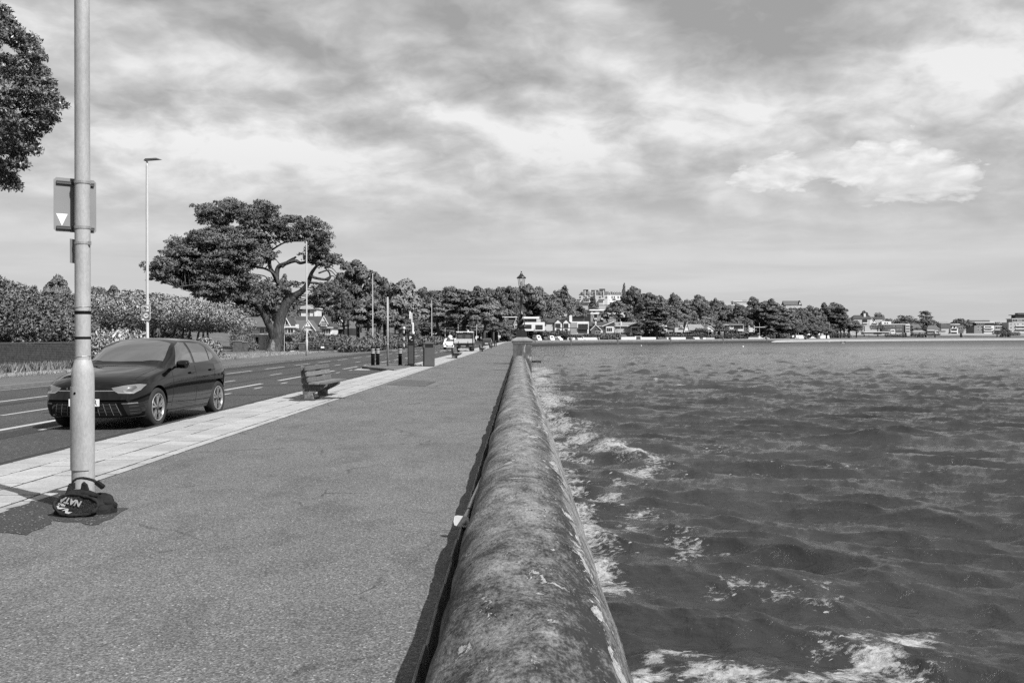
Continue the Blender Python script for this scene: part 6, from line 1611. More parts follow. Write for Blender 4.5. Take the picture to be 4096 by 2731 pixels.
def houses_left():
    q = R4((900,1150), 3.92)
    def W(h, a, b, c, d, *r, **k): h.win(*q(a,b,c,d), *r, **k)
    h = House('bungalow', 'low white bungalow with a long dark roof left of the great pine trunk', 940, 235, 0, 1346)
    h.box('wall', *q(250,700,625,745), 0, 9, RENDER); a = q(185,700,622,462); h.ridge(a[0], a[1], a[2], a[3], -.5, 9.5, ROOFM, 0, 2, gutter=DFRAME)
    W(h,548,612,645,722,3); W(h,636,668,645,700,1); h.box('dormer', *q(262,332,488,585), .8, 4, TIMBER)
    h = House('house', 'white gabled house with a glazed balcony room right of the great pine trunk', 1125, 240, 0, 1350)
    h.box('wall', *q(880,1030,600,745), 1.5, 9, RENDER); a = q(850,1035,610,468); h.gable(a[0], a[1], a[2], a[3], 1.5, 9, ROOFD, barge=FRAME, wall=RENDER, apex=900+955/3.92)
    h.box('balcony_room', *q(935,1080,628,742), 0, 1.4, RENDER); h.box('flat_roof', *q(928,1105,605,627), -.5, 2, FRAME); h.box('balcony', *q(915,1140,740,758), -1.5, 1.4, FRAME)
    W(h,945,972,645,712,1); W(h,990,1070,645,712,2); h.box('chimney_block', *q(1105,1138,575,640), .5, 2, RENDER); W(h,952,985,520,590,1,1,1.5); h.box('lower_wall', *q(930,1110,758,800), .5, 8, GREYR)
    h = House('house', 'low house with a dark tiled roof and small white-edged gable behind the warning sign', 1155, 255, 0, 1348)
    a = q(985,1300,660,512); h.box('wall', *q(1000,1300,655,745), 1, 9, GREYR); h.ridge(a[0],a[1],a[2],a[3],.5,9,ROOFM,0,0,gutter=FRAME)
    a = q(1215,1410,655,522); h.box('gable_wing', *q(1230,1400,655,740), -1.5, 4, RENDER); h.gable(a[0],a[1],a[2],a[3],-1.5,4,ROOFM,barge=FRAME,wall=GREYR); W(h,1250,1290,675,725,1,1,-1.5); W(h,1312,1390,672,715,3,1,-1.5)
    h = House('house', 'white house with a steep glazed gable dormer left of the dark glass-gabled house', 1180, 275, 0, 1350)
    h.box('wall', *q(1400,1680,625,752), 0, 9, RENDER); a = q(1100,1680,625,450); h.ridge(a[0],a[1],a[2],a[3],-.3,9.3,ROOFD,0,3,gutter=FRAME)
    a = q(1492,1612,562,450); h.gable(a[0],a[1],a[2],a[3],-1.2,4,ROOFD,barge=FRAME,wall=RENDER,over=.2); h.box('dormer_wall', *q(1500,1604,562,610), -1.2, 3, RENDER); W(h,1515,1585,525,600,4,2,-1.2)
    W(h,1525,1652,648,722,5); W(h,1440,1466,645,695,1); h.box('chimney', *q(1335,1405,500,620), .5, 1.6, BRICKM); h.box('terrace', *q(1515,1720,732,745), -2.5, 0, FRAME); h.box('terrace_post', *q(1592,1602,745,785), -2.4, -2.2, FRAME); h.box('plinth', *q(1400,1680,752,800), .3, 8, GREYR)
    h = House('house', 'dark-roofed house with a tall glass gable at the right of the row', 1290, 285, 0, 1350)
    h.box('wall', *q(1690,1865,560,650), 0, 9, GREYR); a = q(1700,1870,560,460); h.gable(a[0],a[1],a[2],a[3],0,9,ROOFD,barge=FRAME,apex=900+1785/3.92); a = q(1560,1720,565,452); h.ridge(a[0],a[1],a[2],a[3],2,9,ROOFD)
    W(h,1712,1850,548,608,5,2); W(h,1762,1810,490,545,2,1); h.box('wall_low', *q(1680,2000,640,780), 1, 8, TIMBER)
    for u in (1865,1942): h.box('chimney_pot', *q(u-15,u+15,758,782), -1, -.4, RENDER)
    h.box('garden_ledge', *q(1755,2035,784,796), -2, 0, CREAM)
    h = House('house', 'modern flat-roofed house stepped on the slope above the gabled row', 1185, 330, 0, 1270)
    h.box('wall', *q(1160,1440,335,450), 0, 8, RENDER); h.box('roof_slab', *q(1140,1450,318,334), -1, 8, FRAME); h.box('upper_storey', *q(1150,1400,255,316), 2, 8, GREYR); h.box('roof_slab', *q(1140,1330,296,306), .5, 8, FRAME); h.box('roof_slab', *q(1100,1290,200,212), 1, 9, GREYR)
    W(h,1165,1195,395,440,1); W(h,1280,1330,355,440,2); W(h,1170,1215,335,358,1); h.box('terrace_wall', *q(1400,1430,380,450), -.5, 0, FRAME)
    h = House('shed', 'plain white flat-roofed shed with a dark doorway beside the pine stump', 985, 113, 0, 1401, cat='shed')
    a = q(345,690,738,978); h.box('wall', *q(470,692,748,978), 0, 3, RENDER); h.box('side_wall', *q(345,470,735,960), .6, 3, RENDER); h.box('roof_slab', *q(470,694,742,747), -.1, 3.1, GREYR); h.box('doorway', *q(480,524,775,952), -.04, -.005, HOLE); h.box('lean_panel', *q(600,632,750,972), -.5, -.02, CREAM)
    # middle house between the trees
    q2 = R4((1350,1180), 4.704)
    h = House('house', 'white two-storey house with a glazed balcony seen between the trees behind the litter bin', 1655, 335, 0, 1358)
    h.box('wall', *q2(1490,2085,598,740), 0, 9, RENDER); a = q2(1440,2090,600,488); h.ridge(a[0],a[1],a[2],a[3],-.4,9,ROOFM,2,2,gutter=FRAME); h.box('lower_wall', *q2(1560,2080,740,830), .8, 9, TIMBER)
    h.box('balcony', *q2(1560,2030,706,736), -1.8, 0, FRAME)
    for u0, u1, v0, v1, n in ((1515,1580,622,700,3),(1640,1690,620,700,2),(1735,1840,612,670,3),(1865,1900,610,670,1),(1925,1965,620,690,2),(2040,2075,620,655,2)): h.win(*q2(u0,u1,v0,v1), n)
    h.win(*q2(2040,2080,760,800), 2, 2, .8)
    for k in range(10): h.box('balustrade_post', *q2(1580+k*45,1586+k*45,668,706), -1.8, -1.7, FRAME)
    h.box('handrail', *q2(1575,2030,664,669), -1.82, -1.68, FRAME); h.box('bay_roof', *q2(1735,1850,585,610), -1, 1, GREYR)
    h = House('house', 'white-fronted upper house glimpsed above the roof of the balcony house', 1650, 400, 0, 1300); h.box('wall', *q2(1440,1545,420,490), 0, 6, RENDER); h.box('roof_slab', *q2(1430,1550,408,419), -.4, 6, FRAME); h.win(*q2(1450,1480,370,408), 1); h.box('tower', *q2(1440,1500,365,408), .1, 4, RENDER)
houses_left()
def houses_bay():
    q = R4((1600,1050), 3.92)
    h = House('house', 'white house with two steep white-edged gables left of the nearest ornamental lamp', 1990, 425, 0, 1340)
    h.box('wall', *q(1565,1855,965,1052), 0, 9, RENDER); a = q(1490,1860,965,858); h.ridge(a[0],a[1],a[2],a[3],0,9,ROOFD)
    for c0, c1, ap in ((1562,1668,1612),(1782,1860,1840)):
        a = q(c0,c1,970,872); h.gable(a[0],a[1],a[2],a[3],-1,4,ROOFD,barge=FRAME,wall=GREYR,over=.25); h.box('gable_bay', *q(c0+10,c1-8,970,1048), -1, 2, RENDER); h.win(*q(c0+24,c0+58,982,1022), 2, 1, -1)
    h.box('flat_top', *q(1590,1850,848,862), 2, 6, FRAME); h.win(*q(1630,1660,885,920), 2, 1, -.9); h.win(*q(1735,1760,985,1015), 1); h.box('balcony', *q(1675,1780,1020,1045), -1.2, 0, FRAME); h.box('lower_wall', *q(1580,1850,1052,1110), .5, 8, GREYR); h.win(*q(1780,1815,1085,1105), 3, 1, .5)
    h = House('house', 'white modern cubic house with dark glazing right of the nearest ornamental lamp', 2090, 445, 12, 1336)
    h.box('wall', *q(1935,2270,935,1070), 0, 9, RENDER); h.box('upper_storey', *q(1945,2140,880,934), 1.5, 8, GREYR); h.box('roof_slab', *q(1930,2185,850,879), .6, 9, FRAME); h.win(*q(1950,1995,882,932), 1, 1, 1.5, DFRAME); h.win(*q(2005,2130,882,932), 3, 1, 1.5, DFRAME)
    h.win(*q(1970,2060,975,1035), 2, 1, 0, DFRAME); h.win(*q(2125,2235,980,1048), 2, 1, 0, DFRAME); h.box('balustrade', *q(2140,2205,885,932), .2, .3, CREAM)
    q = R4((2100,1100), 3.92)
    h = House('house', 'house with a steep dark roof and skylight behind the white cubic house', 2130, 500, 0, 1272); h.box('wall', *q(150,340,655,720), 0, 8, GREYR); a = q(120,360,660,568); h.ridge(a[0],a[1],a[2],a[3],0,8,ROOFM,2,0,gutter=DFRAME); h.win(*q(265,298,600,632), 1, 1, .8)
    h = House('house', 'small white gabled house on the slope above the brown hip-roofed house', 2225, 510, 0, 1270); h.box('wall', *q(500,610,610,655), 0, 7, RENDER); a = q(500,610,612,552); h.gable(a[0],a[1],a[2],a[3],0,6,ROOFM,barge=FRAME,wall=RENDER); h.win(*q(525,550,618,648), 1); h.win(*q(565,592,612,645), 2); h.box('wing', *q(610,660,612,650), .5, 6, CREAM)
    h = House('house', 'hip-roofed house with twin dark-edged gables behind the camper vans', 2180, 462, 14, 1330)
    h.box('wall', *q(310,710,742,885), 0, 10, CREAM); a = q(255,560,745,642); h.ridge(a[0],a[1],a[2],a[3],-.3,10,ROOFD,3,3)
    for c0, c1 in ((462,585),(592,708)):
        a = q(c0,c1,748,690); h.gable(a[0],a[1],a[2],a[3],-.9,5,ROOFD,barge=DFRAME,wall=RENDER,over=.3); h.box('gable_bay', *q(c0+6,c1-6,750,885), -.9, 1, RENDER); h.win(*q(c0+14,c1-30,762,822), 2, 1, -.9, DFRAME); h.win(*q(c0+30,c1-40,845,885), 2, 1, -.9, DFRAME)
    h.box('beam', *q(495,830,826,838), -2.2, -2.0, DFRAME); h.box('canopy_post', *q(820,832,838,905), -2.2, -2.0, DFRAME); h.box('downpipe', *q(436,444,745,885), -.1, -.01, DFRAME)
    h = House('house', 'white box house with wide dark picture windows beside the hip-roofed house', 2279, 484, 10, 1336)
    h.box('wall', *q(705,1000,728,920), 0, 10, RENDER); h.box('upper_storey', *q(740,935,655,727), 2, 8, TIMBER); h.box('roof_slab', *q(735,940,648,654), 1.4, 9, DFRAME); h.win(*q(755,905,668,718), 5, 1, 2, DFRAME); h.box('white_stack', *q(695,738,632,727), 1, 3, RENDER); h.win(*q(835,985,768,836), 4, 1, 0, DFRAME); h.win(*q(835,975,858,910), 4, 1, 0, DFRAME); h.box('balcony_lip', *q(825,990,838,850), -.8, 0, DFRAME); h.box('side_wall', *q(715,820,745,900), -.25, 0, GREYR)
    h = House('house', 'small brick house with a white-edged pointed gable and white door', 2360, 503, 6, 1336)
    h.box('wall', *q(1035,1190,850,920), 0, 8, BRICKM); a = q(1032,1192,858,782); h.gable(a[0],a[1],a[2],a[3],0,8,ROOFD,barge=FRAME,wall=BRICKM,apex=2100+1106/3.92); h.win(*q(1108,1180,880,918), 3); h.box('chimney', *q(1098,1122,722,770), 4, 5, RENDER); a = q(985,1110,800,735); h.ridge(a[0],a[1],a[2],a[3],5,10,ROOFD,1,1); h.box('slit_window', *q(1098,1106,830,868), -.06, -.005, HOLE)
    for u0, u1, lab, c0, c1 in ((1125,1410,'low white bungalow with asymmetric gable right of the brick gabled house',1270,1400),(1400,1800,'low bungalow with pale wall and white asymmetric gable left of the big cypress',1660,1800)):
        h = House('bungalow', lab, 2100+u0/3.92, 520 if u0 < 1300 else 540, 4, 1333); h.box('wall', *q(u0+15,u1,798,905), 1, 9, CREAM if u0 > 1300 else RENDER); a = q(u0,u1,800,738); h.ridge(a[0],a[1],a[2],a[3],.5,9,ROOFD if u0 < 1300 else ROOFL,1,0,gutter=FRAME)
        a = q(c0-60,c1,805,730 if u0 < 1300 else 742); h.gable(a[0],a[1],a[2],a[3],-.6,5,ROOFM,barge=FRAME,wall=TIMBER,apex=2100+(c1-4)/3.92,over=.2); h.box('gable_bay', *q(c0,c1,805,905), -.6, 2, RENDER); h.win(*q(c0+12,c1-34,828,882), 3, 1, -.6)
        h.win(*q(u0+110 if u0 < 1300 else u0+15,u0+130 if u0 < 1300 else u0+38,825,850), 1, 1, 1)
        if u0 > 1300: h.box('chimney', *q(1500,1520,728,790), 1, 2, RENDER)
    h = House('apartment_block', 'brick apartment block with rows of white windows and a white penthouse roof', 2363, 585, 22, 1300, cat='building')
    h.box('wall', *q(1030,1452,612,760), 0, 16, BRICKL); h.box('cornice', *q(1026,1456,596,612), -.4, 16.4, FRAME); h.box('penthouse', *q(1040,1425,560,596), 1.5, 14, CREAM); h.box('roof_slab', *q(1010,1432,540,558), .6, 15.5, FRAME)
    for (u0,u1) in ((1043,1068),(1145,1170),(1250,1268),(1316,1340),(1360,1384),(1415,1432)):
        for (v0,v1) in ((630,662),(700,722)): h.win(*q(u0,u1,v0,v1), 2)
    for (u0,u1) in ((1085,1130),(1190,1230),(1285,1305)): h.box('balcony_recess', *q(u0,u1,622,668), -.05, -.01, HOLE); h.box('balcony', *q(u0,u1,674,700), -.9, 0, CREAM); h.box('balcony_recess', *q(u0,u1,705,735), -.05, -.01, HOLE)
    for u in (1060,1165,1320): h.win(*q(u,u+45,568,592), 2, 1, 1.5)
    h = House('hotel', 'large white hotel with slate mansard roof, dormers and chimneys on the hilltop', 2430, 665, 18, 1240, cat='building')
    h.box('wall', *q(1290,1555,308,430), 0, 22, RENDER); MANS = ROOFM
    x0, x1, z0, z1 = h.rect(*q(1285,1558,258,308)); t = 2.0
    MB().add([(x0,-.2,z0),(x1,-.2,z0),(x1,22.2,z0),(x0,22.2,z0),(x0+1,1.4,z1),(x1-1.2,1.4,z1),(x1-1.2,21,z1),(x0+1,21,z1)],[(3,2,1,0),(4,5,6,7),(0,1,5,4),(1,2,6,5),(2,3,7,6),(3,0,4,7)]).build('mansard_roof', MANS, h.root)
    for u in (1325,1385,1420,1460,1500): h.box('dormer', *q(u-13,u+13,264,302), -.3, 1.5, RENDER); h.win(*q(u-8,u+8,270,298), 1, 1, -.3)
    for u in (1262,1315,1365,1400,1460,1500,1535): h.win(*q(u-9 if u > 1290 else 1300,u+9 if u > 1290 else 1312,330,365), 1)
    for (u0,u1,v) in ((1318,1330,388),(1370,1420,372)): h.win(*q(u0,u1,v,v+22), 1)
    h = House('hotel', 'long white seaward wing of the hilltop hotel with attic dormers and bays', 2312, 661, -14, 1240, cat='building')
    h.box('wall', *q(838,1292,308,470), 0, 14, RENDER); x0, x1, z0, z1 = h.rect(*q(845,1294,258,308))
    MB().add([(x0,-.2,z0),(x1,-.2,z0),(x1,14,z0),(x0,14,z0),(x0+1.4,1.4,z1),(x1-1,1.4,z1),(x1-1,13,z1),(x0+1.4,13,z1)],[(3,2,1,0),(4,5,6,7),(0,1,5,4),(1,2,6,5),(2,3,7,6),(3,0,4,7)]).build('mansard_roof', MANS, h.root)
    for u in (912,985,1050,1185): h.box('dormer', *q(u-16,u+16,264,304), -.3, 1.5, CREAM); h.win(*q(u-10,u+10,272,300), 2, 1, -.3)
    for u in (866,958,1040,1176,1276): h.win(*q(u-13,u+13,334,364), 2)
    for (u0,u1,v0) in ((915,985,228),(1035,1090,235),(1090,1145,235),(1165,1250,215)): h.box('chimney_stack', *q(u0,u1,v0,262), 5, 7, BRICKM if u0 != 915 else TIMBER)
    for u in (940,1018,1102,1230): h.box('party_wall', *q(u-6,u+6,240 if u != 1018 else 218,330), -.5, .3, RENDER)
    for (u0,u1,v0,v1) in ((812,866,388,430),(915,1010,372,430),(1155,1230,390,470)): h.box('bay', *q(u0,u1,v0,v1), -2, 0, RENDER); h.win(*q(u0+8,u1-8,v0+12,v0+40), 3, 1, -2); h.box('bay_roof', *q(u0-6,u1+6,v0-8,v0), -2.3, 0, ROOFM)
    h = House('house', 'white house corner glimpsed between trees right of the apartment block', 2485, 615, 0, 1270); h.box('wall', *q(1500,1648,575,660), 0, 8, RENDER); h.box('roof_slab', *q(1490,1655,566,574), -.3, 8, GREYR); h.win(*q(1560,1590,590,620), 2)
    q = R4((2500,1120), 3.92)
    h = House('house', 'white building partly hidden behind the trunk of the big cypress', 2640, 560, 0, 1335); h.box('wall', *q(545,660,700,810), 0, 8, RENDER); h.box('balcony', *q(540,660,768,785), -1, 0, FRAME); h.win(*q(560,610,720,760), 2); h.win(*q(560,640,790,808), 3); h.box('annex', *q(660,750,755,812), .5, 7, GREYR); a = q(655,755,757,730); h.ridge(a[0],a[1],a[2],a[3],.3,7,ROOFD)
    h = House('house', 'steep A-frame style house with brick chimney right of the big cypress', 2700, 590, 10, 1330)
    h.box('wall', *q(780,1005,745,818), 0, 9, CREAM); a = q(850,965,765,660); h.ridge(a[0],a[1],a[2],a[3],0,8,ROOFM); a = q(930,1008,790,660); h.gable(a[0],a[1],a[2],a[3],-.6,8,ROOFM,barge=FRAME,wall=RENDER); h.box('chimney', *q(785,830,638,790), .2, 1.6, BRICKM); h.box('dormer', *q(866,904,712,750), -.4, 2, RENDER); h.win(*q(872,898,720,748), 2, 1, -.4); h.box('gable_base', *q(930,1005,790,818), -.6, 1, RENDER); h.win(*q(962,976,715,745), 1, 1, -.55); h.win(*q(945,1000,795,815), 3, 1, -.6)
    h = House('bungalow', 'bungalow with pale tiled roof and small white gable right of the A-frame house', 2755, 600, 6, 1328)
    a = q(985,1270,785,692); h.ridge(a[0],a[1],a[2],a[3],1,9,ROOFL,1,2); h.box('wall', *q(1000,1270,785,815), 1.4, 9, CREAM); a = q(1262,1390,770,722); h.gable(a[0],a[1],a[2],a[3],-1,6,ROOFL,barge=FRAME,wall=RENDER); h.box('gable_bay', *q(1270,1385,770,810), -1, 3, RENDER); h.win(*q(1290,1350,776,808), 3, 1, -1)
    h = House('house', 'long white flat-roofed house with dark picture windows on the bay road', 2822, 640, 0, 1328)
    h.box('wall', *q(1265,1860,712,808), 0, 9, RENDER); h.box('roof_slab', *q(1255,1640,692,710), -.7, 9, CREAM); h.box('roof_slab', *q(1635,1860,688,706), -.9, 9, GREYR); h.win(*q(1542,1628,715,758), 4, 1, 0, DFRAME); h.win(*q(1708,1806,716,770), 3, 1, 0, DFRAME); h.win(*q(1395,1408,715,750), 1, 1, 0, DFRAME); h.win(*q(1660,1692,718,745), 2); h.box('grey_panel', *q(1400,1520,716,760), -.05, -.01, CREAM); h.box('parapet', *q(1535,1860,768,800), -.5, 0, RENDER); h.win(*q(1815,1850,716,770), 1, 1, 0, DFRAME)
    h = House('house', 'white two-storey house end behind thin pine trunks right of the flat-roofed house', 2985, 660, 0, 1328); h.box('wall', *q(1930,2032,712,815), 0, 8, RENDER); h.box('roof_slab', *q(1915,2000,660,668), -.5, 8, FRAME); h.box('upper_storey', *q(1925,2000,668,711), .5, 8, GREYR); h.win(*q(2008,2024,740,762), 1); h.win(*q(2008,2024,785,806), 1); h.box('terrace_edge', *q(2035,2200,732,744), 1, 5, CREAM)
    h = House('garage', 'low white garage with grey roof behind the far sea wall', 2960, 665, 0, 1358, cat='garage'); h.box('wall', *q(1835,2092,880,930), 0, 6, RENDER); a = q(1835,2092,882,848); h.ridge(a[0],a[1],a[2],a[3],0,6,ROOFM,0,1); h.box('end_wall', *q(1800,1865,868,930), -.5, 2, RENDER)
    h = House('apartment_block', 'white flat-roofed flats on the skyline half hidden by umbrella pines', 2925, 780, 0, 1240, cat='building'); h.box('wall', *q(1660,2110,385,450), 0, 12, RENDER); h.box('upper_storey', *q(1700,1920,340,384), 2, 10, CREAM); h.box('roof_slab', *q(1695,1925,328,339), 1.5, 11, FRAME); h.box('brick_base', *q(1665,1755,395,440), -.3, 0, BRICKL); h.win(*q(1712,1750,352,380), 2, 1, 2); h.win(*q(2000,2040,390,420), 2); h.box('plant_room', *q(1855,1910,318,328), 3, 7, TIMBER)
    q = R4((3000,1150), 3.92)
    h = House('house', 'big dark slate roof with white gable edge on the skyline right of the pines', 3138, 860, 0, 1235); h.box('wall', *q(560,810,268,330), 0, 9, CREAM); a = q(540,800,272,208); h.ridge(a[0],a[1],a[2],a[3],0,9,ROOFM); a = q(768,810,262,206); h.gable(a[0],a[1],a[2],a[3],-.4,8,ROOFM,barge=FRAME,wall=RENDER)
    h = House('house', 'white flat-roofed house glimpsed between trees below the skyline slate roof', 3184, 850, 0, 1275); h.box('wall', *q(780,1060,398,460), 0, 8, CREAM); h.box('roof_slab', *q(715,960,372,388), -.8, 8, FRAME); h.box('roof_slab', *q(900,1062,388,400), -.8, 8, FRAME); h.box('chimney', *q(1168,1186,330,410), 2, 3.5, CREAM); h.win(*q(840,900,405,440), 3)
    h = House('house', 'small white house under the trees behind the low beach wall', 3215, 800, 0, 1312); h.box('wall', *q(855,1000,585,640), 0, 7, CREAM); h.box('roof_slab', *q(845,1000,574,584), -.5, 7, GREYR); h.win(*q(880,910,595,620), 2)
    h = House('house', 'cluster house with dark hip roof, tall chimney and white gable end above the beach', 3415, 940, 0, 1322)
    h.box('wall', *q(1625,1880,492,600), 0, 12, CREAM); a = q(1615,1900,492,432); h.ridge(a[0],a[1],a[2],a[3],0,12,ROOFD,3,3); h.box('chimney', *q(1785,1815,405,462), 3, 5, RENDER); h.win(*q(1655,1690,510,545), 2); h.win(*q(1760,1835,505,545), 3, 1, 0, DFRAME); h.box('balcony', *q(1770,1850,548,562), -1, 0, FRAME); a = q(1662,1750,580,545); h.gable(a[0],a[1],a[2],a[3],-9,-3,ROOFM,barge=FRAME,wall=RENDER); h.box('white_wing', *q(1690,1740,580,668), -9, -3, RENDER)
    h = House('house', 'white stepped house with dark roofs left of the long brick block', 3475, 945, 0, 1318)
    h.box('wall', *q(1960,2110,490,595), 0, 10, CREAM); a = q(1900,2115,492,460); h.ridge(a[0],a[1],a[2],a[3],0,10,ROOFD); a = q(1850,1965,560,480); h.gable(a[0],a[1],a[2],a[3],-1,8,ROOFD,barge=FRAME,wall=RENDER); a = q(1920,2000,560,520); h.gable(a[0],a[1],a[2],a[3],-2,4,ROOFD,barge=FRAME,wall=RENDER,over=.2); h.box('flat_wing', *q(2065,2215,530,588), -3, 4, RENDER); h.win(*q(2105,2130,548,575), 1, 1, -3); h.win(*q(2145,2165,548,575), 1, 1, -3); h.win(*q(2015,2030,545,585), 1); h.win(*q(2080,2110,490,520), 2, 1, -.1); h.box('lower_wall', *q(1860,2000,560,590), -1, 6, RENDER)
    h = House('house', 'long low white flat-roofed building along the beach road', 3454, 895, 0, 1340); h.box('wall', *q(1790,2280,698,735), 0, 8, CREAM); h.box('roof_slab', *q(1780,2195,690,700), -1, 8, FRAME); h.box('upper_block', *q(2205,2275,652,735), -.5, 6, RENDER); h.win(*q(2215,2262,672,690), 2, 1, -.5); h.win(*q(1940,2060,706,728), 4, 1, 0, DFRAME)
    q = R4((3500,1150), 3.946)
    h = House('apartment_block', 'long low brick block with a white window band and bays at the beach', 3530, 930, -6, 1336, cat='building'); h.box('wall', *q(115,480,585,712), 0, 10, BRICKM); h.box('roof_slab', *q(110,552,574,586), -.5, 10.5, FRAME); h.box('white_end', *q(482,552,588,712), -1, 8, RENDER)
    for u0, u1 in ((140,185),(220,265),(285,305),(338,370),(388,420)): h.win(*q(u0,u1,596,616), 2)
    for u0, u1 in ((340,372),(390,420)): h.win(*q(u0,u1,655,670), 2)
    for v in (600,640,680): h.win(*q(490,545,v,v+22), 3, 1, -1)
    h = House('house', 'small bungalow with a pale roof in front of the brick block', 3655, 930, 0, 1336); h.box('wall', *q(610,780,705,730), 0, 6, CREAM); a = q(600,800,706,672); h.ridge(a[0],a[1],a[2],a[3],0,6,ROOFL,2,2); h.win(*q(690,720,708,726), 2)
    h = House('house', 'dark-roofed house among trees left of the pyramid-roofed beach house', 3640, 960, 0, 1325); h.box('wall', *q(560,720,640,690), 0, 8, BRICKM); a = q(550,730,642,575); h.ridge(a[0],a[1],a[2],a[3],0,8,ROOFM,2,1)
    h = House('house', 'house with a big pyramid roof and white porch at the beach', 3709, 960, 0, 1338); h.box('wall', *q(825,1030,660,735), 0, 9, GREYR); a = q(820,1035,662,596); h.ridge(a[0],a[1],a[2],a[3],0,9,ROOFM,3.2,3.2); h.box('porch_roof', *q(825,940,668,682), -1.2, 0, FRAME); h.box('porch', *q(945,1000,672,735), -1, 0, RENDER); h.win(*q(958,990,685,708), 2, 1, -1); h.box('chimney', *q(1002,1022,595,640), 3, 4.5, TIMBER); h.box('gable_front', *q(1005,1110,685,728), -1.5, 3, CREAM); a = q(1000,1112,690,678); h.ridge(a[0],a[1],a[2],a[3],-1.5,3,ROOFM)
    h = House('house', 'white house with dark roof, balconies and small white dormer gables at the beach', 3763, 970, 8, 1336); h.box('wall', *q(1045,1310,640,728), 0, 9, CREAM); a = q(1038,1315,642,582); h.ridge(a[0],a[1],a[2],a[3],0,9,ROOFD,2.5,1); h.box('bay', *q(1195,1310,640,728), -1.5, 1, RENDER)
    for c0 in (1205,1255): a = q(c0,c0+45,648,612); h.gable(a[0],a[1],a[2],a[3],-1.8,2,ROOFD,barge=FRAME,wall=RENDER,over=.15)
    h.win(*q(1205,1290,655,682), 4, 1, -1.5, DFRAME); h.box('balcony', *q(1195,1305,684,702), -2.4, -1.5, FRAME); h.win(*q(1205,1290,704,726), 4, 1, -1.5, DFRAME); h.box('flat_block', *q(1195,1395,590,720), 9.5, 16, BRICKM); h.box('roof_slab', *q(1190,1340,574,586), 9, 16, FRAME); h.win(*q(1325,1372,620,660), 2, 1, 9.5)
    h = House('apartment_block', 'white curved-front flats with glazed penthouse left of the deco block', 3895, 1040, 10, 1336, cat='building'); h.box('wall', *q(1565,1890,600,722), 0, 14, BRICKL); h.box('white_bay', *q(1720,1880,600,722), -1.5, 6, RENDER); h.box('penthouse', *q(1600,1880,556,598), 2, 12, TIMBER); h.box('roof_slab', *q(1575,1895,546,556), 1, 13, FRAME); h.box('brick_wing', *q(1885,2000,612,720), 3, 12, BRICKM); h.box('roof_slab', *q(1880,2005,602,611), 2.5, 12, FRAME)
    for v in (610,652): 
        for u0, u1 in ((1615,1640),(1668,1705)): h.win(*q(u0,u1,v,v+22), 1)
        h.win(*q(1735,1835,v,v+22), 5, 1, -1.5); h.box('balcony', *q(1730,1870,v+28,v+40), -2.3, -1.5, CREAM)
    h.win(*q(1605,1720,560,582), 4, 1, 2); h.win(*q(1900,1970,622,645), 2, 1, 3); h.box('balcony', *q(1895,1975,660,670), 2, 3, FRAME)
    h = House('house', 'pale ridge roof on the skyline above the curved flats', 3885, 1120, 0, 1300); h.box('wall', *q(1510,1810,520,590), 0, 9, GREYR); a = q(1505,1812,522,500); h.ridge(a[0],a[1],a[2],a[3],0,9,ROOFL)
    h = House('house', 'pale roof behind the round tree left of the curved flats', 3760, 1100, 0, 1310); h.box('wall', *q(1020,1200,565,620), 0, 9, GREYR); a = q(1015,1205,568,534); h.ridge(a[0],a[1],a[2],a[3],0,9,ROOFL,1,3)
    h = House('apartment_block', 'large stepped pale apartment block cut by the right edge of the photo', 4021, 1060, 0, 1338, cat='building'); h.box('wall', *q(2110,2700,548,730), 0, 16, CREAM); h.box('low_wing', *q(2055,2115,655,720), 1, 9, CREAM); h.box('upper_storey', *q(2165,2700,498,548), 2, 14, GREYR); h.box('roof_slab', *q(2160,2700,488,498), 1.5, 15, FRAME); h.box('top_storey', *q(2215,2700,436,488), 4, 13, TIMBER); h.box('roof_slab', *q(2185,2700,428,437), 3, 14, DFRAME); h.box('plant_room', *q(2258,2600,400,428), 5, 12, DARKG)
    for v in (568,622,672):
        for u in (2135,2195,2245,2320,2400,2480): h.win(*q(u,u+24,v,v+20), 2)
    for v in (600,650,712): h.box('balcony', *q(2225,2420,v,v+9), -1.4, 0, FRAME)
    h.win(*q(2175,2245,502,535), 3, 1, 2); h.win(*q(2320,2352,500,535), 2, 1, 2)
houses_bay()
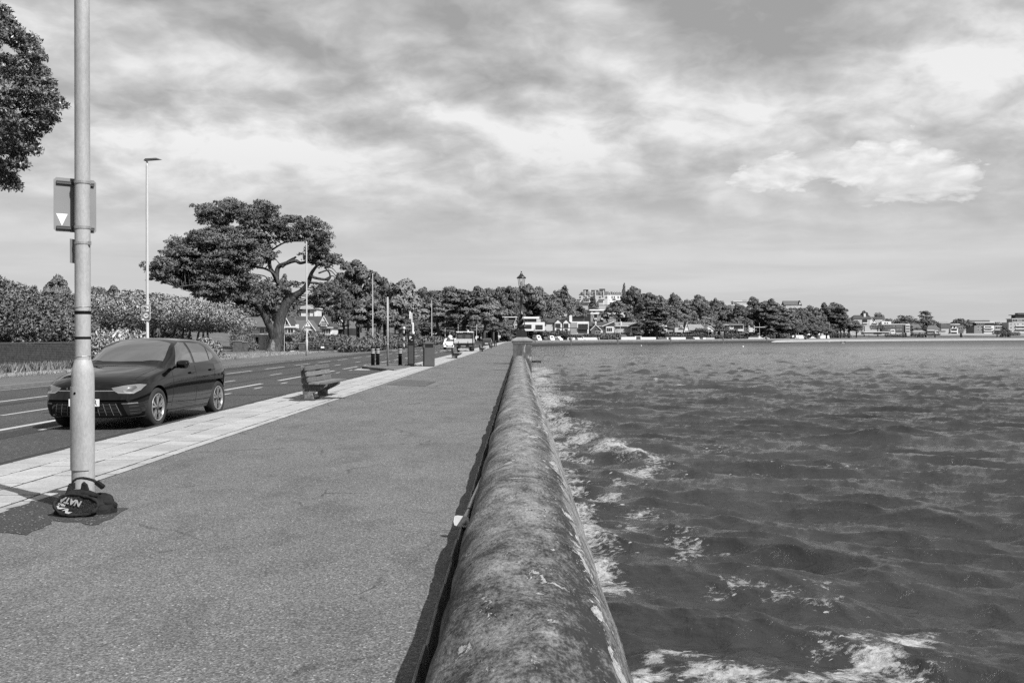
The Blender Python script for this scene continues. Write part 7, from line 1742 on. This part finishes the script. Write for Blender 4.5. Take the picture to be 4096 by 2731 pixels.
def garden_walls():
    def wall(lab, px0, px1, D0, D1, top, bot, mat=RENDER, name='garden_wall', th=.3):
        a, b = at(px0, bot, D0), at(px1, bot, D1); zt = (at(px0, top, D0).z+at(px1, top, D1).z)/2; d = Vector((b.x-a.x, b.y-a.y, 0)); L = d.length; r_ = empty(name, (a.x, a.y, -.2), math.atan2(d.y, d.x), lab, 'wall')
        MB().box(0, L, 0, th, 0, zt+.12).build('wall', mat, r_); MB().box(-.05, L+.05, -.06, th+.06, zt+.122, zt+.22).build('coping', CREAM, r_); return r_, L, zt
    r_, L, zt = wall('white garden wall with a dark door behind the white pickup', 2271, 2398, 462, 488, 1349, 1364); MB().box(L-1.6,L-.4,-.05,-.01,.2,zt-.1).build('door', HOLE, r_)
    wall('left half of the white garden wall at the gate below the big cypress', 2485, 2541, 508, 514, 1347, 1364); r_, L, zt = wall('white gate piers with a dark gate below the big cypress', 2541, 2566, 514, 517, 1344, 1364); MB().box(.7,L-.7,-.05,-.01,.2,zt).build('gate', DARKG, r_)
    wall('right half of the white garden wall at the gate below the big cypress', 2566, 2624, 517, 524, 1348, 1364); wall('long white garden wall behind the dark parked van', 2668, 2825, 560, 590, 1348, 1361); wall('low pale wall continuing right of the long white garden wall', 2826, 2860, 592, 600, 1350, 1360, CREAM)
    wall('long low white wall along the beach road', 3148, 3319, 760, 800, 1340, 1350); wall('upper white retaining wall above the beach road wall', 3190, 3280, 790, 805, 1330, 1336)
garden_walls()
# ------------------------------------------------------------------ trees of the hillside, shrubs, gate, stump
def near_trees():
    T = tree_px
    T(1432, 1047, 135, 190, 'tall', 0, LEAF_PINE, 'tall dark pine right behind the great pine, left of the pale broadleaf tree', n=12000, base=0.5)
    T(1392, 1175, 130, 110, 'pine', 3, LEAF_PINE, 'smaller spreading pine tucked below the bare dead branches of the great pine', n=12000, base=.5)
    T(1378, 1088, 142, 130, 'tall', 2, LEAF_PINE, 'dark pine filling the gap right of the great pine crown', n=12000, base=.5)
    T(1505, 1095, 175, 130, 'tall', 3, LEAF_FAR, 'dark tree crown between the tall pine and the pale broadleaf tree', n=9000, base=1)
    T(1470, 1190, 128, 190, 'pine', 4, LEAF_PINE, 'low spreading pine behind the bollards', n=11000, base=.3)
    T(1540, 1235, 136, 200, 'pine', 5, LEAF_PINE, 'low dark pine with thick leaning trunk behind the slender post', n=11000, base=.3)
    T(1600, 1096, 190, 200, 'round', 1, LEAF_PALE, 'large pale broadleaf tree behind the parking machine', n=12000, name='broadleaf_tree')
    T(1520, 1120, 200, 150, 'round', 2, LEAF_FAR, 'dark rounded tree between the tall pine and the pale broadleaf tree', n=9000, name='broadleaf_tree')
    T(1640, 1275, 200, 70, 'bush', 1, LEAF_FAR, 'dark bush under the pale broadleaf tree', name='bush', cat='bush'); T(1665, 1300, 250, 60, 'conifer', 1, LEAF_FAR, 'small dark conifer left of the balcony house', name='conifer')
    T(1490, 1300, 120, 90, 'bush', 2, LEAF_REED, 'rounded grey shrub between the pine trunks', name='bush', cat='bush')
    T(1760, 1195, 260, 210, 'pine', 6, LEAF_FAR, 'wide layered pine left of the flatbed truck, in front of the balcony house', n=12000)
    T(1862, 1165, 240, 270, 'tall', 7, LEAF_FAR, 'broad dark pine group towering over the flatbed truck', n=12000); T(1935, 1205, 235, 180, 'pine', 8, LEAF_FAR, 'dark pine with leaning trunk right of the flatbed truck', n=12000)
    T(1972, 1187, 330, 110, 'round', 3, LEAF_PALE, 'pale rounded tree behind the pines left of the ornamental lamp', n=9000, name='broadleaf_tree'); T(1990, 1280, 300, 100, 'pine', 9, LEAF_FAR, 'low dark pine above the dark parked car', n=8000)
    T(2030, 1300, 390, 70, 'bush', 3, LEAF_FAR, 'dark shrub before the twin-gabled house', name='bush', cat='bush')
    # behind the hedge at the left
    T(232, 1097, 170, 130, 'pine', 1, LEAF_FAR, 'dark pine top above the left hedge, left of the foreground column', n=8000, base=2); T(140, 1118, 190, 60, 'round', 4, LEAF_FAR, 'small dark tree top at the far left above the hedge', base=2, name='broadleaf_tree')
    for k, (px, py, w_) in enumerate([(360,1135,90),(400,1122,90),(455,1130,80),(510,1142,90),(560,1155,80)]): T(px, py, 210, w_, ['pine','round','pine','round','pine'][k], k, LEAF_FAR, ['leftmost','second','third','fourth','fifth'][k]+' tree top in the row above the hedge right of the foreground column', base=3, n=6000)
    T(620, 1150, 200, 110, 'round', 5, LEAF_FAR, 'dark tree top at the left foot of the great pine crown', base=2, name='broadleaf_tree')
    for k, (px, py, w_, D) in enumerate([(1135,1100,80,320),(1170,1150,90,330),(1090,1190,110,320),(1020,1205,120,320),(960,1215,120,320),(1260,1180,110,350),(1310,1165,90,350)]): T(px, py, D, w_, ['tall','round','pine','round','pine','tall','conifer'][k], k, LEAF_FAR, 'dark tree seen through the great pine, '+['between its forked limbs','just right of its left stem','behind its lower left branches','low behind the clipped hedge','lowest left behind the clipped hedge','right of its right limb','under its bare dead branches'][k], n=6000)
    T(1165, 1235, 300, 70, 'round', 6, LEAF_PALE, 'pale bush tree below the modern stepped house', name='broadleaf_tree', n=6000)
near_trees()
def shrubs():
    rs = random.Random(31)
    def row(name, lab, px0, px1, D0, D1, h, w_, n, mat, size, cat='bush', dens=55, seed=1, up=.8):
        L = []
        for k in range(n):
            t = (k+.5)/n; p = at(px0+(px1-px0)*t, VY, D0+(D1-D0)*t); hh = h*rs.uniform(.8,1.15); b = 0.0
            L.append((p.x, p.y+rs.uniform(-1,1), b+hh*.45, w_, w_*1.2, hh*.55))
        return shrub(name, lab, L, size, .28, dens, mat, cat, seed=seed, shell=.5, up=up, jit=.45)
    row('tamarisk_bush', 'feathery rounded bush at the road edge behind the bollards', 1392, 1485, 100, 108, 1.55, 1.3, 5, LEAF_REED, .34, seed=41)
    row('tamarisk_bush', 'feathery bush behind the field gate', 1245, 1298, 108, 112, 2.0, 1.3, 4, LEAF_REED, .34, seed=42)
    row('tamarisk_bush', 'shaggy low scrub between the gate and the pine trunk', 1130, 1215, 118, 120, 1.7, 1.5, 5, LEAF_REED, .34, seed=43)
    row('grass_bank', 'long bank of tall grass between the bollards and the litter bin', 1490, 1640, 112, 150, 1.5, 1.6, 12, LEAF_REED, .4, cat='grass bank', dens=40, seed=44)
    row('grass_bank', 'long bank of tall grass behind the litter bin', 1650, 1800, 155, 240, 1.6, 2.2, 16, LEAF_REED, .5, cat='grass bank', dens=26, seed=45)
    row('tamarisk_bush', 'scrub behind the right gate pier', 1330, 1400, 118, 125, 1.9, 1.6, 5, LEAF_FAR, .34, seed=46)
    row('garden_bush', 'leafy bush left of the white shed', 940, 985, 100, 104, 2.2, .9, 4, LEAF_FARL, .22, seed=47); row('garden_bush', 'small dark bush in front of the brick piers left of the shed', 985, 1010, 103, 104, 1.5, .6, 3, LEAF_FAR, .2, seed=48)
    row('garden_bush', 'spiky pale plant right of the pine trunk', 1142, 1162, 100, 101, 1.0, .5, 3, LEAF_FARL, .3, seed=49); row('garden_bush', 'round dark bush below the balcony room house', 1180, 1215, 190, 195, 3.2, 1.2, 3, LEAF_FAR, .3, seed=50)
    # clipped hedges and shrubs round the bay
    def hb(px0, px1, py0, py1, D, lab, seed, mat=LEAF_FAR):
        L = []; n = max(2, int((px1-px0)/9)); zt, zb = at(px0, py0, D).z, max(.2, at(px0, py1, D).z); h = zt-zb
        for k in range(n): p = at(px0+(px1-px0)*(k+.5)/n, VY, D); L.append((p.x, p.y, (zt+zb)/2, (px1-px0)/n/F*D*.75, 1.0, h*.55))
        shrub('garden_hedge', lab, L, .5, .6, 12, mat, 'hedge', 'garden hedges round the bay', seed=seed, shell=.6)
    for k, (a, b, c, d, D, lab) in enumerate([(2138,2276,1323,1346,462,'long dark hedge behind the camper vans'),(2195,2330,1340,1350,468,'lower hedge line behind the small white vans'),(2330,2400,1335,1349,486,'hedge above the white wall with the dark door'),(2402,2483,1336,1362,500,'dark rounded bush mass left of the gate wall'),(2570,2680,1334,1348,535,'dark hedge under the big cypress'),(2660,2738,1334,1350,575,'first clipped hedge above the long white wall'),(2738,2826,1334,1350,585,'second clipped hedge above the long white wall'),(2828,2888,1338,1352,600,'third clipped hedge right of the long white wall'),(2897,2930,1330,1358,610,'square clipped hedge before the flat-roofed house'),(2932,2962,1328,1356,630,'second square clipped hedge before the garage'),(2782,2830,1312,1330,600,'round dark bushes before the bungalow gable'),(2830,2950,1316,1326,630,'low hedge at the foot of the long flat-roofed house'),(3060,3100,1336,1358,680,'dark bush right of the white van'),(3105,3160,1334,1356,700,'dark bushes before the low beach wall'),(3480,3540,1300,1318,900,'dark hedge below the stepped white house'),(3300,3400,1330,1348,800,'grassy shrubs on the bank above the beach'),(3540,3620,1335,1347,880,'low scrub before the brick block'),(3970,4010,1322,1338,1000,'dark scrub before the curved flats'),(4010,4080,1328,1342,1000,'dark scrub before the large stepped block'),(3650,3760,1334,1342,920,'low scrub on the beach before the pyramid roof')]): hb(a, b, c, d, D, lab, 60+k)
shrubs()
def stump_and_gate():
    p = at(1094, 1405, 101); r_ = empty('tree_stump', (p.x, p.y, 0), 0, 'big sawn-off tree stump in front of the great pine trunk', 'stump'); n = 20; rs = random.Random(3); prof = [(.95,0),(.75,.25),(.62,.6),(.57,1.0),(.60,1.35),(.0,1.40)]; V = []
    lob = [1+.12*math.sin(3*a*2*PI/n+1)+.08*math.sin(5*a*2*PI/n) for a in range(n)]
    mb = MB()
    for j, (r0, z) in enumerate(prof[:-1]):
        for k in range(n): a = 2*PI*k/n; q = r0*(1+(lob[k]-1)*(1.6 if j < 2 else .8)); mb.v.append((q*math.cos(a), q*math.sin(a), z))
    for j in range(4):
        for k in range(n): mb.f.append((j*n+k, j*n+(k+1)%n, (j+1)*n+(k+1)%n, (j+1)*n+k))
    mb.build('stump_bark', BARK, r_, True); tp = MB(); tp.v = [(.60*lob[k]*math.cos(2*PI*k/n), .60*lob[k]*math.sin(2*PI*k/n), 1.36) for k in range(n)]; tp.f = [tuple(range(n))]; tp.build('cut_face', M('cut_wood',.35,.9,.2,6), r_)
    MB().prism([(-.15,.1),(.25,.05),(.32,.9),(.1,1.3),(-.1,.8)], -.72, -.60, 'y').build('bare_wood', M('cut_wood_grey',.22,.9,.5,5), r_)
    BP = M('gate_pier_brick', .09, .9, .5, 4, fine=.5)
    for px, D, w_, h, lab in ((1207.5,97,.23,.92,'left stone gate pier of the field gate'),(1360,103,.24,1.0,'right stone gate pier of the field gate'),(968,100,.45,1.05,'brick gate pier left of the white shed, rightmost of two'),(950,98,.35,1.15,'brick gate pier left of the white shed, leftmost of two')):
        p = at(px, VY, D); r_ = empty('gate_pier', (p.x, D, 0), 0, lab, 'pier', 'gate piers'); nC = 7
        for k in range(nC): MB().box(-w_+rs.uniform(-.012,.012), w_+rs.uniform(-.012,.012), -w_, w_, k*h/nC+.006, (k+1)*h/nC-.006).build('stone_course', BP, r_)
        MB().box(-w_-.05,w_+.05,-w_-.05,w_+.05,h,h+.08).build('cap_stone', CAPM, r_)
    a = at(1238, VY, 98.5); b = at(1332, VY, 101.5); d = Vector((b.x-a.x, b.y-a.y, 0)); L = d.length; r_ = empty('field_gate', (a.x, a.y, .05), math.atan2(d.y, d.x), 'dark tubular field gate with a small white notice', 'gate'); GM = M('gate_steel',.06,.6,.3,5)
    for z in (.08,.28,.5,.72,.92): MB().tube([(0,0,z),(L,0,z)], .028, 6).build('rail', GM, r_)
    for x in (0,L*.5,L): MB().tube([(x,0,0),(x,0,.98)], .035, 6).build('stile', GM, r_)
    MB().box(L*.46,L*.60,-.05,-.032,.40,.55).build('notice', WHITE, r_)
    p = at(1168, 1404, 100); r_ = empty('notice_board', (p.x, p.y, 0), R(-10), 'low white board lying on the grass right of the pine trunk', 'board'); MB().box(-.23,.23,-.03,.03,.0,.20).build('panel', WHITE, r_)
    p = at(1137, VY, 99); r_ = empty('post', (p.x, 99, 0), 0, 'thin pale post standing right of the great pine trunk', 'post'); MB().tube([(0,0,0),(0,0,1.75)], .03, 6).build('shaft', GALV2, r_)
stump_and_gate()
def hillside():
    T = tree_px; G = 'trees of the wooded hillside'
    sky = [ # px, top, D, w, kind, var, label
     (1692,1143,330,80,'tall',1,'pine with open crown on the skyline above the balcony house'),(1745,1160,380,90,'pine',2,'dark skyline tree left of the spiky cypress'),(1800,1140,360,92,'cypress',1,'spiky flat-topped cypress on the skyline above the flatbed truck'),(1865,1165,420,90,'round',2,'rounded skyline tree right of the spiky cypress'),(1918,1143,400,100,'pine',3,'domed pine on the skyline left of the ornamental lamp'),(1985,1134,430,90,'pine',4,'broad skyline pine just left of the ornamental lamp lantern'),
     (2040,1140,450,90,'tall',5,'skyline pine directly behind the ornamental lamp'),(2105,1123,470,130,'pine',6,'highest domed pine on the skyline right of the lamp lantern'),(2160,1145,480,110,'pine',7,'skyline pine sloping down right of the highest dome'),(2200,1165,470,90,'round',1,'dark rounded tree below the skyline right of the lamp'),(2258,1141,520,95,'conifer',2,'pointed dark conifer on the skyline left of the hotel'),(2235,1160,540,70,'tall',2,'dark tree leaning on the pointed conifer left of the hotel'),(2300,1185,560,70,'round',3,'rounded tree at the left foot of the hotel'),
     (2372,1184,610,74,'conifer',3,'dark pine in front of the hotel facade'),(2470,1199,575,105,'pine',1,'umbrella pine with bare trunk right of the apartment block'),(2496,1131,640,34,'conifer',1,'narrow pointed tree rising right of the hotel'),(2535,1142,640,100,'pine',5,'domed pine on the skyline right of the hotel'),(2590,1160,620,90,'pine',8,'skyline pine above the big cypress'),(2640,1176,640,90,'round',5,'rounded skyline trees right of the big cypress top'),(2690,1160,660,42,'pine',2,'small umbrella pine standing above the skyline'),(2700,1176,680,80,'pine',9,'dark tree below the small umbrella pine'),(2755,1182,690,80,'round',2,'rounded tree left of the level stretch of skyline'),(2800,1178,700,90,'pine',3,'domed pine in the level stretch of skyline'),(2855,1182,700,50,'pine',4,'open-crowned pine at the right end of the level skyline'),(2905,1206,720,60,'round',4,'round tree where the skyline drops right'),
     (2960,1207,700,70,'pine',6,'dark pine in front of the skyline flats'),(3015,1186,730,75,'pine',7,'umbrella pine before the skyline flats'),(3085,1192,760,80,'pine',1,'skyline pine right of the skyline flats'),(3118,1194,770,85,'round',3,'rounded skyline tree left of the slate roof'),(3190,1213,800,56,'round',1,'round tree right of the skyline slate roof'),(3250,1213,830,74,'pine',8,'umbrella pine with gaps above the white flat-roofed house'),(3296,1207,830,56,'pine',5,'open umbrella pine left of the dark spiky cypress'),(3340,1206,840,84,'cypress',2,'dark spiky cypress at the right end of the high woods'),
     (2780,1250,620,62,'conifer',4,'pale pointed conifer above the bungalow roof'),(2545,1255,560,60,'bush',2,'pale shrubby tree left of the big cypress'),(3456,1236,960,44,'pine',2,'lone umbrella pine with bare trunk above the beach houses'),(3511,1240,980,56,'round',2,'smooth rounded tree above the stepped white house'),(3552,1265,990,46,'round',4,'smaller round tree right of the smooth rounded tree'),(3622,1249,1000,90,'round',5,'broad dark tree above the brick block'),(3612,1274,960,70,'round',1,'domed tree right behind the brick block'),(3702,1241,1000,66,'cypress',1,'flat-topped cedar above the beach houses'),(3690,1264,980,90,'round',3,'rounded dark tree under the flat-topped cedar'),(3740,1272,990,56,'round',2,'rounded tree right of the flat-topped cedar'),(3845,1265,1010,92,'round',4,'large domed tree left of the curved flats'),(3988,1279,1080,44,'round',1,'round tree between the curved flats and the stepped block'),(4022,1290,1040,40,'bush',3,'dark tree against the stepped block'),(3670,1305,950,50,'bush',1,'dark bush tree behind the small bungalow'),(3580,1272,985,60,'round',5,'dark round tree at the left end of the brick block')]
    for px, py, D, w_, k, v, lab in sky:
        T(px, py, D, w_*1.1, k, v, LEAF_FARL if 'pale' in lab else LEAF_FAR, lab, G, {'cypress':'cypress_tree','conifer':'conifer','round':'broadleaf_tree','bush':'bush'}.get(k,'pine_tree'))
    T(2624, 1203, 530, 140, 'cypress', 3, LEAF_FAR, 'big dark layered cypress standing alone before the houses of the bay', 'large trees of the bay', 'cypress_tree', n=12000, base=1.0)
    T(3072, 1214, 690, 170, 'tall', 4, LEAF_FAR, 'massive dark tree group left of the low beach wall', 'large trees of the bay', n=12000, base=1); T(3135, 1238, 720, 130, 'tall', 6, LEAF_FAR, 'dark tree mass behind the silver pickup', 'large trees of the bay', n=9000, base=1); T(3395, 1266, 850, 110, 'round', 5, LEAF_FAR, 'wide dark spreading tree at the end of the woods by the beach', 'large trees of the bay', 'broadleaf_tree', n=9000, base=1); T(3350, 1228, 830, 130, 'tall', 2, LEAF_FAR, 'tall rounded tree below the dark spiky cypress', 'large trees of the bay', n=9000, base=2); T(3262, 1266, 800, 80, 'pine', 7, LEAF_FAR, 'dark pine before the small white house under the trees', 'large trees of the bay', base=1); T(3425, 1288, 870, 60, 'round', 1, LEAF_FAR, 'small dark tree right of the wide spreading tree', 'large trees of the bay', 'broadleaf_tree', base=1); T(3000,1225,700,90,'tall',5,LEAF_FAR,'slim pine trunks beside the white house end','large trees of the bay',base=1); T(2990,1270,655,50,'pine',3,LEAF_FAR,'small leaning pine before the white house end','large trees of the bay',base=1)
    # body of the wood: trees between skyline and houses, nothing tells them apart
    rs = random.Random(77); n = 0
    LM = [(0,'above the balcony house'),(1800,'behind the flatbed truck'),(1950,'behind the twin-gabled white house'),(2060,'behind the white cubic house'),(2200,'left of the hilltop hotel'),(2300,'between the hotel and the brick apartment block'),(2440,'right of the hilltop hotel'),(2560,'behind the big dark cypress'),(2700,'above the A-frame house'),(2820,'above the long flat-roofed white house'),(2960,'below the skyline flats'),(3100,'below the skyline slate roof'),(3220,'left of the dark spiky cypress')]
    band = [(1640,1185,1275,300,460),(1800,1185,1280,320,470),(1950,1175,1285,420,500),(2060,1170,1270,460,520),(2200,1190,1265,500,560),(2290,1215,1275,600,630),(2420,1232,1290,605,640),(2500,1190,1290,570,640),(2640,1195,1300,590,660),(2760,1200,1300,620,690),(2880,1215,1305,650,720),(3000,1225,1310,690,760),(3100,1225,1315,720,790),(3200,1250,1310,770,830),(3320,1250,1300,820,860)]
    for j in range(190):
        px = rs.uniform(1640, 3330); i = max(k for k in range(len(band)) if band[k][0] <= px); _, t0, t1, d0, d1 = band[i]
        f = rs.uniform(0,1); py = t0+(t1-t0)*f; D = d1+(d0-d1)*f
        if 2296 < px < 2520 and py < 1245: continue
        if 2440 > px > 2290 and py < 1285: continue
        if 2430 < px < 2560: D = max(D, 625)
        k = rs.choice(['pine','pine','tall','round','tall']); p = at(px, py, D); b = terrain(p.x, p.y)
        if p.z-b < 5: b = p.z-rs.uniform(6, 9)
        lm = [q for q in LM if q[0] <= px][-1][1]; pale = rs.random() > .85
        T(px, py, D, rs.uniform(90,150)*480/D, k, rs.randrange(1,8), LEAF_FARL if pale else LEAF_FAR, ('paler ' if pale else 'dark ')+{'pine':'umbrella pine','tall':'tall pine','round':'rounded tree'}[k]+' in the body of the wood '+lm, 'trees of the wood '+lm, 'pine_tree' if k != 'round' else 'broadleaf_tree', base=b); n += 1
    # close-set trees that make the skyline one ridge
    SKYL = [(1640,1150,380),(1800,1147,400),(1920,1150,420),(2000,1140,450),(2110,1128,490),(2180,1152,500),(2230,1168,530),(2262,1150,550),(2300,1195,570),(2500,1152,650),(2545,1148,660),(2600,1166,660),(2700,1178,690),(2800,1183,710),(2860,1190,720),(2910,1210,740),(2960,1212,740),(3020,1196,750),(3090,1198,780),(3130,1208,790),(3190,1222,820),(3250,1220,850),(3300,1216,850),(3345,1214,850),(3385,1245,850)]
    xs, ys_, ds = zip(*SKYL); px = 1645
    while px < 3385:
        if not 2300 < px < 2505:
            py = float(np.interp(px, xs, ys_))+rs.uniform(5, 24); D = float(np.interp(px, xs, ds))*rs.uniform(.97,1.02); k = rs.choice(['pine','pine','tall','round','pine']); lm = [q for q in LM if q[0] <= px][-1][1]; p = at(px, py, D); b = min(terrain(p.x, p.y), p.z-9)
            T(px, py, D, rs.uniform(85,125)*560/D, k, rs.randrange(1,9), LEAF_FAR, 'dark '+{'pine':'umbrella pine','tall':'tall pine','round':'rounded tree'}[k]+' close under the skyline '+lm, 'ridge trees '+lm, 'pine_tree' if k != 'round' else 'broadleaf_tree', base=b)
        px += rs.uniform(14, 24)
    # low scrub on the slope at the left behind the houses
    for j in range(46):
        px = rs.uniform(640, 1700); D = rs.uniform(345, 450); py = rs.uniform(1185, 1250)-(20 if px > 1350 else 0); p = at(px, py, D); b = terrain(p.x, p.y)
        T(px, py, D, rs.uniform(70,120)*300/D, (k := rs.choice(['pine','round','tall'])), rs.randrange(1,8), LEAF_FAR, {'pine':'umbrella pine','tall':'tall pine','round':'rounded tree'}[k]+' on the slope '+(lm := 'above the bungalow left of the great pine' if px < 1080 else 'above the modern stepped house' if px < 1300 else 'behind the tall dark pine' if px < 1500 else 'behind the pale broadleaf tree'), 'trees on the slope '+lm, 'pine_tree' if k != 'round' else 'broadleaf_tree', base=min(b, p.z-5))
hillside()
# ------------------------------------------------------------------ people in the shallows, buoys
def wader(loc, rz, lab, h=1.72, arms=True):
    root = empty('person', loc, rz, lab, 'person', 'people wading in the bay')
    k = h/1.75; sk = [((0,0,.98),.15),((0,0,1.15),.14),((0,-.02,1.38),.16),((0,-.02,1.50),.065),((0,-.03,1.60),.095),((0,-.03,1.72),.07),
          ((.10,0,.92),.10),((.11,0,.52),.07),((.11,.03,.08),.05),((-.10,0,.92),.10),((-.11,-.06,.52),.07),((-.11,0,.08),.05),((.20,-.02,1.42),.06),((.25,-.08,1.14),.045),((.20,-.28,1.02),.035),((-.20,-.02,1.42),.06),((-.25,-.08,1.14),.045),((-.18,-.28,1.02),.035)]
    E = [(0,1),(1,2),(2,3),(3,4),(4,5),(0,6),(6,7),(7,8),(0,9),(9,10),(10,11),(2,12),(12,13),(13,14),(2,15),(15,16),(16,17)]
    me = bpy.data.meshes.new('body'); me.from_pydata([Vector(p)*k for p, r_ in sk], E, []); o = bpy.data.objects.new('body', me); COL.objects.link(o)
    m = o.modifiers.new('skin', 'SKIN'); m.use_smooth_shade = True
    for i, (p, r_) in enumerate(sk): me.skin_vertices[0].data[i].radius = (r_*k, r_*k)
    me.skin_vertices[0].data[0].use_root = True; s_ = o.modifiers.new('sub', 'SUBSURF'); s_.levels = 1; s_.render_levels = 1
    out = bpy.data.meshes.new_from_object(o.evaluated_get(bpy.context.evaluated_depsgraph_get())); bpy.data.objects.remove(o); out.materials.clear(); out.materials.append(M('dark_wetsuit',.02,.6,.2,4)); link('body', out, root)
    MB().lathe([(.0,1.58*k),(.10*k,1.60*k),(.105*k,1.68*k),(.06*k,1.76*k),(0,1.77*k)], 10, (0,-.02,0)).build('hair', M('dark_hair',.015,.8,.2,4), root, True)
def water_things():
    for px, lab, rz in ((3364,'left of two people in dark wetsuits wading far out by the beach',.5),(3380,'right of two people in dark wetsuits wading far out by the beach',-.6)):
        D = 500 if px < 3370 else 505; p = at(px, 1370, D); wader((p.x, p.y, WZ-.35), rz, lab)
    p = at(3371, 1374, 502); r_ = empty('sailboard', (p.x, p.y, WZ+.12), R(20), 'pale board floating between the two wading people', 'board'); MB().prism([(-1.2,0),(-.9,-.28),(.6,-.3),(1.25,0),(.6,.3),(-.9,.28)], 0, .1, 'z').build('deck', WHITE, r_)
    for px, py, r0, lab in ((3317,1368,.25,'small white buoy left of the wading people'),(2972,1387,.3,'small white buoy in front of the white garage'),(2565,1383,.25,'small white buoy below the gate wall')):
        p = ground(px, py, WZ); r_ = empty('buoy', (p.x, p.y, WZ+.05), 0, lab, 'buoy', 'mooring buoys'); MB().lathe([(.01,-r0),(r0*.7,-r0*.7),(r0,0),(r0*.7,r0*.7),(.01,r0)], 12).build('float', WHITE, r_, True); MB().tube([(0,0,r0*.95),(0,0,r0*1.3)], .04, 6).build('ring', DARKG, r_)
water_things()
